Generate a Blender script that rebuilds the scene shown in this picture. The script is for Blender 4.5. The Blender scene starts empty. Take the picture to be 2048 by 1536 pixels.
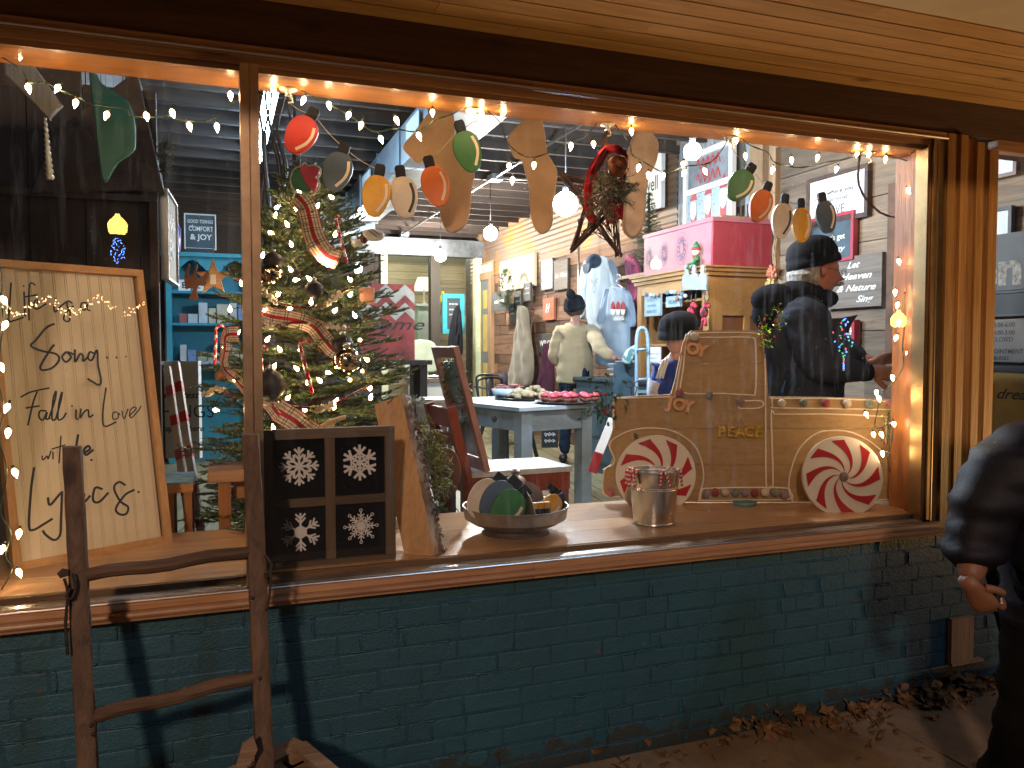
import bpy, math, random
from math import sin, cos, pi, radians as R
from mathutils import Vector as V, Matrix, noise
random.seed(7)
S = bpy.context.scene
COL = S.collection
# ---------------- camera ----------------
F = 1590.0; YAW = R(20.2); PIT = R(2.45); CAM = V((0, -2.67, 1.55))
cd = bpy.data.cameras.new('camera'); cam = bpy.data.objects.new('camera', cd); COL.objects.link(cam)
cd.sensor_width = 36; cd.lens = F/2048*36; cd.clip_start = .05; cd.clip_end = 400
cam.location = CAM; cam.rotation_euler = (pi/2-PIT, 0, -YAW); S.camera = cam
# ---------------- world, exposure ----------------
W = bpy.data.worlds.new('World'); S.world = W; W.use_nodes = True
bg = W.node_tree.nodes['Background']; bg.inputs[0].default_value = (.05, .07, .14, 1); bg.inputs[1].default_value = .12
S.view_settings.view_transform = 'Standard'; S.view_settings.look = 'None'; S.view_settings.exposure = 0; S.view_settings.gamma = 1
S.render.engine = 'CYCLES'
cy = S.cycles
cy.use_denoising = True; cy.max_bounces = 7; cy.diffuse_bounces = 3; cy.glossy_bounces = 3; cy.transparent_max_bounces = 12
cy.sample_clamp_indirect = 3; cy.sample_clamp_direct = 0; cy.caustics_reflective = False; cy.caustics_refractive = False
cy.use_light_tree = True
# ---------------- pixel geometry of the 2048 x 1536 photograph ----------------
FW = V((sin(YAW)*cos(PIT), cos(YAW)*cos(PIT), -sin(PIT))); RT = V((cos(YAW), -sin(YAW), 0)); UP = RT.cross(FW)
FH = V((sin(YAW), cos(YAW), 0))
def ray(px, py): return FW + RT*((px-1024)/F) + UP*((768-py)/F)
def onY(px, py, y):
    d = ray(px, py); return CAM + d*((y-CAM.y)/d.y)
def onX(px, py, x):
    d = ray(px, py); return CAM + d*((x-CAM.x)/d.x)
def onZ(px, py, z):
    d = ray(px, py); return CAM + d*((z-CAM.z)/d.z)
def at(px, py, d): return CAM + ray(px, py)*d
def vat(px, py, d):
    r = ray(px, py); return CAM + r*(d/r.dot(FH))       # on the vertical plane at horizontal distance d
class Fr:
    """local frame: origin, u right, v up, n toward viewer"""
    def __init__(s, o, u, v, n=None):
        s.o = V(o); s.u = V(u).normalized(); s.v = V(v).normalized(); s.n = V(n).normalized() if n is not None else s.u.cross(s.v).normalized()
    def __call__(s, a, b, c=0): return s.o + s.u*a + s.v*b + s.n*c
Z = V((0, 0, 1))
def lerp(a, b, t): return a+(b-a)*t
def uni(a, b): return random.uniform(a, b)
# ---------------- materials ----------------
_M = {}
def nodes(m):
    m.use_nodes = True; return m.node_tree.nodes, m.node_tree.links
def principled(m):
    n, l = nodes(m); return n['Principled BSDF']
def mix(n, l, f, a, b, mode='MIX'):
    x = n.new('ShaderNodeMix'); x.data_type = 'RGBA'; x.blend_type = mode
    for s, v in ((x.inputs[0], f), (x.inputs[6], a), (x.inputs[7], b)):
        if hasattr(v, 'links') or isinstance(v, bpy.types.NodeSocket): l.new(v, s)
        elif isinstance(v, (int, float)): s.default_value = v
        else: s.default_value = (*v[:3], 1)
    return x.outputs[2]
def ramp(n, l, src, p0, p1, c0=(0, 0, 0), c1=(1, 1, 1)):
    r = n.new('ShaderNodeValToRGB'); e = r.color_ramp.elements
    e[0].position = p0; e[1].position = p1; e[0].color = (*c0, 1); e[1].color = (*c1, 1)
    l.new(src, r.inputs[0]); return r.outputs[0]
def coords(n, l, scale=(1, 1, 1), rnd=True, rot=(0, 0, 0)):
    t = n.new('ShaderNodeTexCoord'); mp = n.new('ShaderNodeMapping'); mp.inputs['Scale'].default_value = scale; mp.inputs['Rotation'].default_value = rot
    out = t.outputs['Object']
    if rnd:
        a = n.new('ShaderNodeAttribute'); a.attribute_name = 'rnd'
        vm = n.new('ShaderNodeVectorMath'); vm.operation = 'SCALE'; vm.inputs[0].default_value = (7.1, 3.3, 5.7); l.new(a.outputs['Fac'], vm.inputs['Scale'])
        ad = n.new('ShaderNodeVectorMath'); l.new(out, ad.inputs[0]); l.new(vm.outputs[0], ad.inputs[1]); out = ad.outputs[0]
    l.new(out, mp.inputs[0]); return mp.outputs[0]
def tex(n, l, vec, sc, det=4, rough=.6, dist=0):
    x = n.new('ShaderNodeTexNoise'); x.inputs['Scale'].default_value = sc; x.inputs['Detail'].default_value = det
    x.inputs['Roughness'].default_value = rough; x.inputs['Distortion'].default_value = dist; l.new(vec, x.inputs['Vector']); return x.outputs['Fac']
def bump(n, l, p, h, st=.3, d=.01):
    b = n.new('ShaderNodeBump'); b.inputs['Strength'].default_value = st; b.inputs['Distance'].default_value = d
    l.new(h, b.inputs['Height']); l.new(b.outputs[0], p.inputs['Normal'])
def wood(key, c, dark=None, axis='x', rough=.6, grain=1.0, var=.5, knots=.4, spec=.4):
    if key in _M: return _M[key]
    m = _M[key] = bpy.data.materials.new(key); p = principled(m); n, l = nodes(m)
    dark = dark or tuple(x*.4 for x in c)
    st = {'x': (.8, 14, 14), 'y': (14, .8, 14), 'z': (14, 14, .8)}[axis]
    v = coords(n, l, st); g = tex(n, l, v, 1.6*grain, 6, .65, .6)
    v2 = coords(n, l, tuple(a*4 for a in st)); g2 = tex(n, l, v2, 2.2*grain, 3, .6)
    f = ramp(n, l, g, .35, .68); c1 = mix(n, l, f, dark, c)
    f2 = ramp(n, l, g2, .3, .6); c2 = mix(n, l, .35, c1, mix(n, l, f2, tuple(x*.5 for x in c), c), 'MIX')
    a = n.new('ShaderNodeAttribute'); a.attribute_name = 'rnd'
    hs = n.new('ShaderNodeHueSaturation'); mm = n.new('ShaderNodeMapRange'); mm.inputs['To Min'].default_value = 1-var; mm.inputs['To Max'].default_value = 1+var*.6
    l.new(a.outputs['Fac'], mm.inputs[0]); l.new(mm.outputs[0], hs.inputs['Value']); l.new(c2, hs.inputs['Color'])
    out = hs.outputs[0]
    if knots:
        v3 = coords(n, l, {'x': (2.2, 6, 6), 'y': (6, 2.2, 6), 'z': (6, 6, 2.2)}[axis]); k = n.new('ShaderNodeTexVoronoi'); k.inputs['Scale'].default_value = 1.1; l.new(v3, k.inputs['Vector'])
        kf = ramp(n, l, k.outputs['Distance'], .06, .16, (knots,)*3, (0, 0, 0)); out = mix(n, l, kf, out, tuple(x*.4 for x in dark))
    l.new(out, p.inputs['Base Color']); p.inputs['Roughness'].default_value = rough; p.inputs['Specular IOR Level'].default_value = spec
    bump(n, l, p, g2, .35, .004); return m
def paint(key, c, rough=.55, var=.12, sc=6, bmp=.15, metal=0, c2=None, spec=.5, emit=None, p0=.35, p1=.65, sheen=0, bsc=None):
    if key in _M: return _M[key]
    m = _M[key] = bpy.data.materials.new(key); p = principled(m); n, l = nodes(m)
    v = coords(n, l); g = tex(n, l, v, sc, 5, .65)
    f = ramp(n, l, g, p0, p1); c2 = c2 or tuple(x*(1-var*2) for x in c)
    l.new(mix(n, l, f, c2, c), p.inputs['Base Color'])
    p.inputs['Roughness'].default_value = rough; p.inputs['Metallic'].default_value = metal; p.inputs['Specular IOR Level'].default_value = spec
    if sheen: p.inputs['Sheen Weight'].default_value = sheen
    if bmp: bump(n, l, p, tex(n, l, v, bsc or sc*9, 3, .6), bmp, .004)
    if emit: p.inputs['Emission Color'].default_value = (*emit[:3], 1); p.inputs['Emission Strength'].default_value = emit[3]
    return m
def metal(key, c, rough=.3, sc=8): return paint(key, c, rough, .15, sc, .05, 1)
def fabric(key, c, sc=260, var=.1): return paint(key, c, .95, var, 5, .5, spec=.15 if max(c) > .12 else .05, sheen=.25 if max(c) > .12 else 0, bsc=sc)
def glow(key, c, s):
    if key in _M: return _M[key]
    m = _M[key] = bpy.data.materials.new(key); n, l = nodes(m); n.clear()
    e = n.new('ShaderNodeEmission'); e.inputs[0].default_value = (*c, 1); e.inputs[1].default_value = s
    o = n.new('ShaderNodeOutputMaterial'); l.new(e.outputs[0], o.inputs[0]); return m
# ---------------- mesh builder ----------------
class MB:
    def __init__(s): s.v = []; s.f = []; s.m = []; s.r = []; s.mi = 0; s.rv = None; s.uv = None
    def add(s, vs, fs, mi=None):
        k = len(s.v); s.v += [V(x) for x in vs]; r = random.random() if s.rv is None else s.rv
        for f in fs: s.f.append([k+i for i in f]); s.m.append(s.mi if mi is None else mi); s.r.append(r)
        return s
    def box(s, c, sz, rot=None, mi=None):
        x, y, z = [a/2 for a in sz]; c = V(c)
        vs = [V((a*x, b*y, e*z)) for a in (-1, 1) for b in (-1, 1) for e in (-1, 1)]
        if rot is not None: vs = [rot @ q for q in vs]
        return s.add([c+q for q in vs], [(0, 1, 3, 2), (4, 6, 7, 5), (0, 4, 5, 1), (2, 3, 7, 6), (0, 2, 6, 4), (1, 5, 7, 3)], mi)
    def b2(s, a, b, mi=None):
        return s.box([(a[i]+b[i])/2 for i in range(3)], [abs(a[i]-b[i]) for i in range(3)], None, mi)
    def fbox(s, fr, a0, a1, b0, b1, c0, c1, mi=None):
        vs = [fr(a, b, c) for a in (a0, a1) for b in (b0, b1) for c in (c0, c1)]
        return s.add(vs, [(0, 1, 3, 2), (4, 6, 7, 5), (0, 4, 5, 1), (2, 3, 7, 6), (0, 2, 6, 4), (1, 5, 7, 3)], mi)
    def bar(s, p, q, w, h, up=Z, mi=None):
        p = V(p); q = V(q); d = (q-p).normalized(); a = d.cross(V(up))
        if a.length < 1e-4: a = d.cross(V((0, 1, 0)))
        a.normalize(); b = a.cross(d)
        vs = [e+a*(i*w/2)+b*(j*h/2) for e in (p, q) for i, j in ((-1, -1), (1, -1), (1, 1), (-1, 1))]
        return s.add(vs, [(0, 1, 2, 3), (7, 6, 5, 4), (0, 4, 5, 1), (1, 5, 6, 2), (2, 6, 7, 3), (3, 7, 4, 0)], mi)
    def tube(s, pts, r, n=8, mi=None, cap=True, flat=None, up=None):
        pts = [V(p) for p in pts]; N = len(pts); rs = r if isinstance(r, (list, tuple)) else [r]*N
        vs = []; a0 = None
        for i, p in enumerate(pts):
            d = (pts[min(i+1, N-1)]-pts[max(i-1, 0)]).normalized()
            if a0 is None:
                a = d.cross(V(up) if up else (Z if abs(d.z) < .9 else V((1, 0, 0)))).normalized()
            else:
                a = (a0 - d*a0.dot(d)); a = a.normalized() if a.length > 1e-6 else a0
            a0 = a; b = a.cross(d)
            ri = rs[i]; fx, fy = (ri, ri) if not isinstance(ri, (tuple, list)) else ri
            vs += [p + a*(cos(2*pi*k/n)*fx) + b*(sin(2*pi*k/n)*fy) for k in range(n)]
        fs = [(i*n+k, i*n+(k+1) % n, (i+1)*n+(k+1) % n, (i+1)*n+k) for i in range(N-1) for k in range(n)]
        if cap: fs += [tuple(range(n-1, -1, -1)), tuple(range((N-1)*n, N*n))]
        return s.add(vs, fs, mi)
    def lathe(s, o, prof, n=24, axis=Z, mi=None, cap=True):
        o = V(o); ax = V(axis).normalized(); a = ax.cross(V((1, 0, 0)) if abs(ax.x) < .9 else V((0, 1, 0))).normalized(); b = ax.cross(a)
        vs = [o+ax*h+(a*cos(2*pi*k/n)+b*sin(2*pi*k/n))*r for r, h in prof for k in range(n)]
        N = len(prof); fs = [(i*n+k, i*n+(k+1) % n, (i+1)*n+(k+1) % n, (i+1)*n+k) for i in range(N-1) for k in range(n)]
        if cap: fs += [tuple(range(n-1, -1, -1)), tuple(range((N-1)*n, N*n))]
        return s.add(vs, fs, mi)
    def ball(s, c, r, n=10, mi=None, sc=(1, 1, 1)):
        c = V(c); vs = []; fs = []
        m = max(4, n//2+1)
        for i in range(m+1):
            t = pi*i/m
            for k in range(n): vs.append(c+V((sin(t)*cos(2*pi*k/n)*r*sc[0], sin(t)*sin(2*pi*k/n)*r*sc[1], cos(t)*r*sc[2])))
        for i in range(m):
            for k in range(n): fs.append((i*n+k, (i+1)*n+k, (i+1)*n+(k+1) % n, i*n+(k+1) % n))
        return s.add(vs, fs, mi)
    def prism(s, pts, fr, c0, c1, mi=None, bev=0):
        """outline (a,b) pairs in frame fr, extruded from c0 (back) to c1 (front, toward n)"""
        n = len(pts); ar = sum(pts[i][0]*pts[(i+1) % n][1]-pts[(i+1) % n][0]*pts[i][1] for i in range(n))
        if ar < 0: pts = pts[::-1]
        if bev:
            inn = inset(pts, bev)
            vs = [fr(a, b, c0) for a, b in pts]+[fr(a, b, c1-bev) for a, b in pts]+[fr(a, b, c1) for a, b in inn]; L = 3
        else:
            vs = [fr(a, b, c0) for a, b in pts]+[fr(a, b, c1) for a, b in pts]; L = 2
        fs = [tuple(range(n-1, -1, -1)), tuple(range((L-1)*n, L*n))]
        fs += [(j*n+i, j*n+(i+1) % n, (j+1)*n+(i+1) % n, (j+1)*n+i) for j in range(L-1) for i in range(n)]
        return s.add(vs, fs, mi)
    def build(s, name, mats, parent=None, smooth=False, org=None):
        if not s.v: s.v = [V((0, 0, 0))]
        mats = mats if isinstance(mats, (list, tuple)) else [mats]
        if org is None:
            lo = [min(v[i] for v in s.v) for i in range(3)]; hi = [max(v[i] for v in s.v) for i in range(3)]
            org = V(((lo[0]+hi[0])/2, (lo[1]+hi[1])/2, lo[2]))
        me = bpy.data.meshes.new(name); me.from_pydata([tuple(v-org) for v in s.v], [], s.f)
        for m in mats: me.materials.append(m)
        me.polygons.foreach_set('material_index', s.m)
        at_ = me.attributes.new('rnd', 'FLOAT', 'FACE'); at_.data.foreach_set('value', s.r)
        if smooth: me.polygons.foreach_set('use_smooth', [True]*len(s.f))
        if smooth == 'auto':
            me.polygons.foreach_set('use_smooth', [True]*len(s.f)); me.set_sharp_from_angle(angle=R(40))
        me.update(); o = bpy.data.objects.new(name, me); COL.objects.link(o)
        if parent is not None:
            o.parent = parent; base = wloc(parent); o.location = org-base
        else: o.location = org
        return o
def wloc(o):
    p = V(o.location)
    while o.parent is not None: o = o.parent; p = p+V(o.location)
    return p
def inset(pts, d):
    n = len(pts); out = []
    for i in range(n):
        a = V(pts[i-1]+(0,)) if isinstance(pts[i-1], tuple) else V((*pts[i-1], 0)); b = V((*pts[i], 0)); c = V((*pts[(i+1) % n], 0))
        e1 = (b-a); e2 = (c-b); e1 = e1.normalized() if e1.length > 1e-9 else e2.normalized(); e2 = e2.normalized() if e2.length > 1e-9 else e1
        n1 = V((-e1.y, e1.x, 0)); n2 = V((-e2.y, e2.x, 0)); k = n1+n2
        k = k/max(k.length_squared, .4)*2 if k.length > 1e-6 else n1
        q = b+k*d; out.append((q.x, q.y))
    return out
def tag(o, label=None, cat=None, group=None, kind=None):
    if label: o['label'] = label
    if cat: o['category'] = cat
    if group: o['group'] = group
    if kind: o['kind'] = kind
    return o
def thing(name, label, cat, loc, group=None):
    o = bpy.data.objects.new(name, None); o.empty_display_size = .1; COL.objects.link(o); o.location = V(loc); return tag(o, label, cat, group)
def struct(o): o['kind'] = 'structure'; return o
def copy_tree(o, loc=None, rot=None, parent=None, label=None, scale=None):
    c = o.copy(); COL.objects.link(c)
    if parent is not None: c.parent = parent
    if loc is not None: c.location = V(loc)
    if rot is not None: c.rotation_euler = rot
    if scale is not None: c.scale = scale
    if label: c['label'] = label
    for ch in list(o.children): copy_tree(ch, parent=c)
    return c
def smoothpath(pts, k=6, closed=False):
    P = [V(p) if len(p) == 3 else V((*p, 0)) for p in pts]; n = len(P); out = []
    rng = range(n) if closed else range(n-1)
    for i in rng:
        if closed: a, b, c, d = P[i-1], P[i], P[(i+1) % n], P[(i+2) % n]
        else: a, b, c, d = P[max(i-1, 0)], P[i], P[i+1], P[min(i+2, n-1)]
        for j in range(k):
            t = j/k; out.append(.5*((2*b)+(c-a)*t+(2*a-5*b+4*c-d)*t*t+(3*b-a-3*c+d)*t**3))
    if not closed: out.append(P[-1])
    return out
def sp2(pts, k=5, closed=True): return [(q.x, q.y) for q in smoothpath(pts, k, closed)]
def text_mb(mb, txt, fr, h, a=0, b=0, c=.002, th=.001, shear=0, bold=0, align='CENTER', sx=1, mi=None, sp=1):
    """letters from Blender's built-in font laid in frame fr; h = capital height"""
    cu = bpy.data.curves.new('lettering_source', 'FONT'); cu.body = txt; cu.align_x = align; cu.size = h/.69; cu.shear = shear; cu.offset = bold*h; cu.resolution_u = 3; cu.space_character = sp
    ob = bpy.data.objects.new('lettering_source', cu); COL.objects.link(ob)
    me = bpy.data.meshes.new_from_object(ob)
    bpy.data.objects.remove(ob); bpy.data.curves.remove(cu)
    k = [fr(a+v.co.x*sx, b+v.co.y, c) for v in me.vertices]
    mb.add(k, [tuple(p.vertices) for p in me.polygons], mi); bpy.data.meshes.remove(me); return mb
def stroke(mb, pts, fr, w, c=.002, k=5, mi=None):
    """pen stroke: ribbon of width w along 2-D points in frame fr"""
    P = smoothpath([(x, y, 0) for x, y in pts], k) if len(pts) > 2 else [V((x, y, 0)) for x, y in pts]
    vs = []
    for i, p in enumerate(P):
        d = (P[min(i+1, len(P)-1)]-P[max(i-1, 0)]); d = d.normalized() if d.length > 1e-9 else V((1, 0, 0)); q = V((-d.y, d.x, 0))*w/2
        if i == 0: p = p-d*w*.3
        if i == len(P)-1: p = p+d*w*.3
        vs += [fr(p.x+q.x, p.y+q.y, c), fr(p.x-q.x, p.y-q.y, c)]
    return mb.add(vs, [(2*i, 2*i+1, 2*i+3, 2*i+2) for i in range(len(P)-1)], mi)
def bez(p0, p1, sag, n=12):
    p0 = V(p0); p1 = V(p1); return [p0.lerp(p1, t/n)-Z*(4*sag*(t/n)*(1-t/n)) for t in range(n+1)]
# ================= LIGHTS OUTSIDE (street lamps on the far side of the street) =================
RED = (.42, .012, .012)
m_trim = wood('trim_wood', (.50, .27, .14), (.24, .12, .06), 'x', .38, 1, .25, .3)
m_trimz = wood('trim_wood_upright', (.50, .25, .065), (.20, .085, .022), 'z', .5, 1, .3, .6)
m_beam = wood('header_wood', (.11, .05, .025), (.04, .018, .01), 'x', .8, .8, .3, .5)
m_porch = wood('porch_pine', (.60, .35, .13), (.36, .18, .06), 'x', .55, .8, .14, .9)
m_porch2 = paint('porch_fascia_paint', (.62, .50, .34), .5, .06)
m_pine = wood('pine_orange', (.60, .26, .075), (.36, .14, .04), 'x', .42, .8, .12, .5)
m_pinez = wood('pine_orange_upright', (.40, .16, .045), (.20, .075, .02), 'z', .5, .8, .2, .5)
m_pinew = wood('pine_worn', (.64, .40, .22), (.38, .19, .08), 'x', .28, 1.3, .2, .5, spec=.7)
m_alu = metal('window_metal', (.72, .66, .6), .32)
m_mortar = paint('painted_mortar', (.015, .07, .11), .55, .2, 9, .8)
def brick_paint():
    m = bpy.data.materials.new('painted_brick'); p = principled(m); n, l = nodes(m)
    v = coords(n, l); v0 = coords(n, l, rnd=False)
    g = ramp(n, l, tex(n, l, v0, 2.2, 4, .6), .35, .7); c = mix(n, l, g, (.017, .066, .092), (.023, .086, .118))
    g2 = ramp(n, l, tex(n, l, v, 30, 3, .6), .68, .74); c = mix(n, l, g2, c, (.03, .115, .17))
    sz = n.new('ShaderNodeSeparateXYZ'); l.new(v0, sz.inputs[0]); dz = n.new('ShaderNodeMath'); dz.operation = 'MULTIPLY_ADD'; l.new(tex(n, l, v0, 9, 5, .7), dz.inputs[0]); dz.inputs[1].default_value = -.34; l.new(sz.outputs[2], dz.inputs[2])
    c = mix(n, l, ramp(n, l, dz.outputs[0], -.16, .02, (.75,)*3, (0,)*3), c, (.035, .03, .022))      # splashed dirt at the foot
    vo = n.new('ShaderNodeTexVoronoi'); vo.inputs['Scale'].default_value = 5; l.new(v0, vo.inputs['Vector']); c = mix(n, l, ramp(n, l, vo.outputs['Distance'], .03, .045, (.9,)*3, (0,)*3), c, (.16, .045, .03))
    vo = n.new('ShaderNodeTexNoise'); vo.inputs['Scale'].default_value = 1.3; l.new(v0, vo.inputs['Vector']); c = mix(n, l, ramp(n, l, vo.outputs['Fac'], .5, .7, (0,)*3, (.35,)*3), c, (.012, .045, .06))
    l.new(c, p.inputs['Base Color']); p.inputs['Roughness'].default_value = .5
    b = n.new('ShaderNodeMath'); b.operation = 'ADD'; l.new(tex(n, l, v, 28, 4, .6), b.inputs[0]); l.new(tex(n, l, v, 130, 3, .6), b.inputs[1])
    bump(n, l, p, b.outputs[0], .5, .006); return m
m_brick = brick_paint()
X0, X1 = -2.6, 6.6
# ---- brick wall ----
root = thing('brick_wall', 'low brick wall painted dark teal running under the shop window', 'wall', (2, 0, 0))
b = MB(); b.b2((X0, -.0006, -.05), (X1, .25, .735)); b.build('mortar_bed', m_mortar, root)
b = MB(); H = .0689
for r in range(12):
    z0 = .732-(r+1)*H; x = X0+(.105 if r % 2 else 0)+uni(-.02, .02)
    while x < X1:
        w = .212*(uni(.97, 1.03) if random.random() < .93 else .55)
        j = [uni(-.0035, .0035) for _ in range(8)]; d = uni(-.0006, .0006); gp = .003
        xa, xb, za, zb = x+gp, x+w-gp, z0+gp*.8, z0+H-gp*.8
        # rounded face: outer ring at the mortar plane, inner ring proud
        ring = [(xa+j[0], za+j[1]), (xb+j[2], za+j[3]), (xb+j[4], zb+j[5]), (xa+j[6], zb+j[7])]
        k = .005
        inn = [(xa+k+j[0], za+k+j[1]), (xb-k+j[2], za+k+j[3]), (xb-k+j[4], zb-k+j[5]), (xa+k+j[6], zb-k+j[7])]
        vs = [(p[0], .02, p[1]) for p in ring]+[(p[0], .0006, p[1]) for p in ring]+[(p[0], -.0018+d, p[1]) for p in inn]
        b.add(vs, [(0, 1, 5, 4), (1, 2, 6, 5), (2, 3, 7, 6), (3, 0, 4, 7), (4, 5, 9, 8), (5, 6, 10, 9), (6, 7, 11, 10), (7, 4, 8, 11), (8, 9, 10, 11)])
        x += w
b.build('bricks', m_brick, root)
# mortar squeezed out of the joints under the paint
b = MB()
for i in range(150):
    r = random.randrange(11); z = .732-(r+1)*H+uni(-.003, .003); x = uni(-.9, 3.4); L = uni(.02, .13)
    pts = [(x+L*t/6, -.004+uni(-.002, .002), z+uni(-.003, .003)) for t in range(7)]
    b.tube(pts, [.001]+[uni(.0025, .0045) for _ in range(5)]+[.001], 5)
for i in range(60):
    r = random.randrange(10); z = .732-(r+1)*H; x = uni(-.9, 3.4)
    b.tube([(x+uni(-.004, .004), -.005, z+H*t/4) for t in range(5)], [.001, .003, .004, .003, .001], 5)
b.build('mortar_ridges', m_brick, root, smooth=True)
# ---- window: frame, sill, header, mullion ----
root = thing('shop_window', 'wide shop window in stained wood and metal frame above the teal wall', 'window', (1.3, 0, .73))
b = MB()
def seg(b, y0, y1, z0, z1, xs=(X0, -.9, 1.05, 2.2, 3.0), xend=3.0):
    for a, c in zip(xs[:-1], xs[1:]): b.b2((a, y0, z0), (c-.001, y1, z1))
seg(b, -.042, .03, .762, .788)
seg(b, -.056, .02, .7405, .7615); seg(b, -.05, .02, .731, .740)
b.tube([(X0, -.056, .751), (3.02, -.056, .751)], .009, 8)
b.build('sill', m_trim, root)
b = MB(); seg(b, -.028, .03, 2.466, 2.497); b.b2((X0, -.012, 2.442), (3.0, .028, 2.4655)); b.b2((X0, .004, 2.425), (3.0, .027, 2.4415)); b.build('head_trim', m_trim, root)
b = MB(); b.tube([(X0, -.031, 2.472), (3.0, -.031, 2.472)], .0045, 6); b.tube([(X0, -.0435, .7885), (2.98, -.0435, .7885)], .0035, 6)
b.b2((X0, -.03, .789), (2.9, .026, .797)); b.build('metal_strip', m_alu, root)
b = MB(); b.b2((.072, -.03, .789), (.098, .06, 2.441)); b.b2((.1025, -.03, .789), (.128, .06, 2.441)); b.b2((.0985, -.022, .789), (.102, .055, 2.4405)); b.build('mullion', metal('mullion_metal', (.62, .44, .30), .35), root)
b = MB(); b.b2((2.905, -.014, .798), (2.925, .05, 2.441)); b.b2((2.928, -.026, .798), (2.945, .05, 2.466)); b.tube([(2.952, -.022, .79), (2.952, -.022, 2.49)], .006, 8); b.b2((2.96, -.018, .79), (3.0, .05, 2.466)); b.build('jamb_frame', metal('jamb_bronze', (.42, .28, .14), .42), root)
b = MB(); b.b2((X0, .05, 2.432), (3.02, .205, 2.4495)); b.build('head_lining', m_pine, root)
b = MB(); b.b2((2.955, .052, .816), (2.985, .21, 2.431)); b.b2((2.93, .06, .816), (2.9545, .1, 2.431)); b.b2((2.986, .17, .816), (3.03, .24, 2.431)); b.build('jamb_lining', m_pinez, root)
b = MB(); b.b2((-.93, .05, .816), (-.72, .24, 2.431)); b.build('jamb_lining', m_pinez, root)
def glass_mat():
    m = bpy.data.materials.new('window_glass'); n, l = nodes(m); n.clear()
    tr = n.new('ShaderNodeBsdfTransparent'); tr.inputs[0].default_value = (.95, .97, .98, 1)
    gl = n.new('ShaderNodeBsdfGlossy'); gl.inputs['Roughness'].default_value = .0; gl.inputs[0].default_value = (1, 1, 1, 1)
    fr = n.new('ShaderNodeFresnel'); fr.inputs[0].default_value = 1.5
    mu = n.new('ShaderNodeMath'); mu.operation = 'MULTIPLY'; mu.inputs[1].default_value = 1.5; l.new(fr.outputs[0], mu.inputs[0])
    a = n.new('ShaderNodeMixShader'); l.new(mu.outputs[0], a.inputs[0]); l.new(tr.outputs[0], a.inputs[1]); l.new(gl.outputs[0], a.inputs[2])
    # dust and dried streaks on the pane
    t = n.new('ShaderNodeTexCoord'); mp = n.new('ShaderNodeMapping'); mp.inputs['Scale'].default_value = (9, 1, 1.1); l.new(t.outputs['Object'], mp.inputs[0])
    s1 = tex(n, l, mp.outputs[0], 3, 5, .65); s1 = ramp(n, l, s1, .52, .8, (.0015,)*3, (.05,)*3)
    vo = n.new('ShaderNodeTexVoronoi'); vo.inputs['Scale'].default_value = 42; l.new(t.outputs['Object'], vo.inputs['Vector'])
    s2 = ramp(n, l, vo.outputs['Distance'], .03, .075, (.5,)*3, (0,)*3)
    s3 = ramp(n, l, tex(n, l, t.outputs['Object'], 5, 3), .42, .6)
    s2 = mix(n, l, 1, s2, s3, 'MULTIPLY'); s = mix(n, l, 1, s1, s2, 'ADD')
    df = n.new('ShaderNodeBsdfTranslucent'); df.inputs[0].default_value = (.8, .85, .9, 1)
    c = n.new('ShaderNodeMixShader'); l.new(s, c.inputs[0]); l.new(a.outputs[0], c.inputs[1]); l.new(df.outputs[0], c.inputs[2])
    o = n.new('ShaderNodeOutputMaterial'); l.new(c.outputs[0], o.inputs[0]); return m
m_glass = glass_mat()
def pane(x0, x1, parent, z0=.79, z1=2.45, y=.035):
    b = MB(); b.add([(x0, y, z0), (x1, y, z0), (x1, y, z1), (x0, y, z1)], [(0, 1, 2, 3)]); return b.build('glass_pane', m_glass, parent)
pane(-2.4, .08, root); pane(.12, 2.93, root)
# ---- display ledge ----
root = thing('display_ledge', 'wide worn pine ledge inside the window carrying the display', 'ledge', (1.2, .4, .7))
b = MB(); ys = [.048, .235, .42, .60, .772]
for i in range(4):
    x = X0+uni(0, .3)
    while x < 3.2:
        L = uni(.75, 1.5); b.b2((x, ys[i]+.0008, .79), (min(x+L, 3.25), ys[i+1]-.0008, .815+uni(-.0006, .0006))); x += L+.0015
b.build('planks', m_pinew, root)
b = MB(); b.b2((X0, .031, .789), (2.95, .0475, .813)); b.build('front_edge', wood('ledge_edge', (.20, .11, .05), (.07, .04, .02), 'x', .8, 1.4, .2, .8), root)
b = MB(); b.b2((X0, .26, .735), (3.25, .76, .787)); b.build('support', m_beam, root)
# ---- door-side fluted post between the two windows ----
root = thing('fluted_post', 'post of rough upright boards between main window and the dark one', 'post', (3.15, 0, .75))
xs = [3.003, 3.05, 3.075, 3.12, 3.17, 3.215, 3.255, 3.31]; dy = [-.03, -.02, -.034, -.023, -.035, -.021, -.029]
for i in range(7):
    b = MB(); b.b2((xs[i], dy[i], .74), (xs[i+1]-.002, .2, 2.52-.012*i if i else 2.497)); b.build('board', m_trimz, root)
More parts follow.
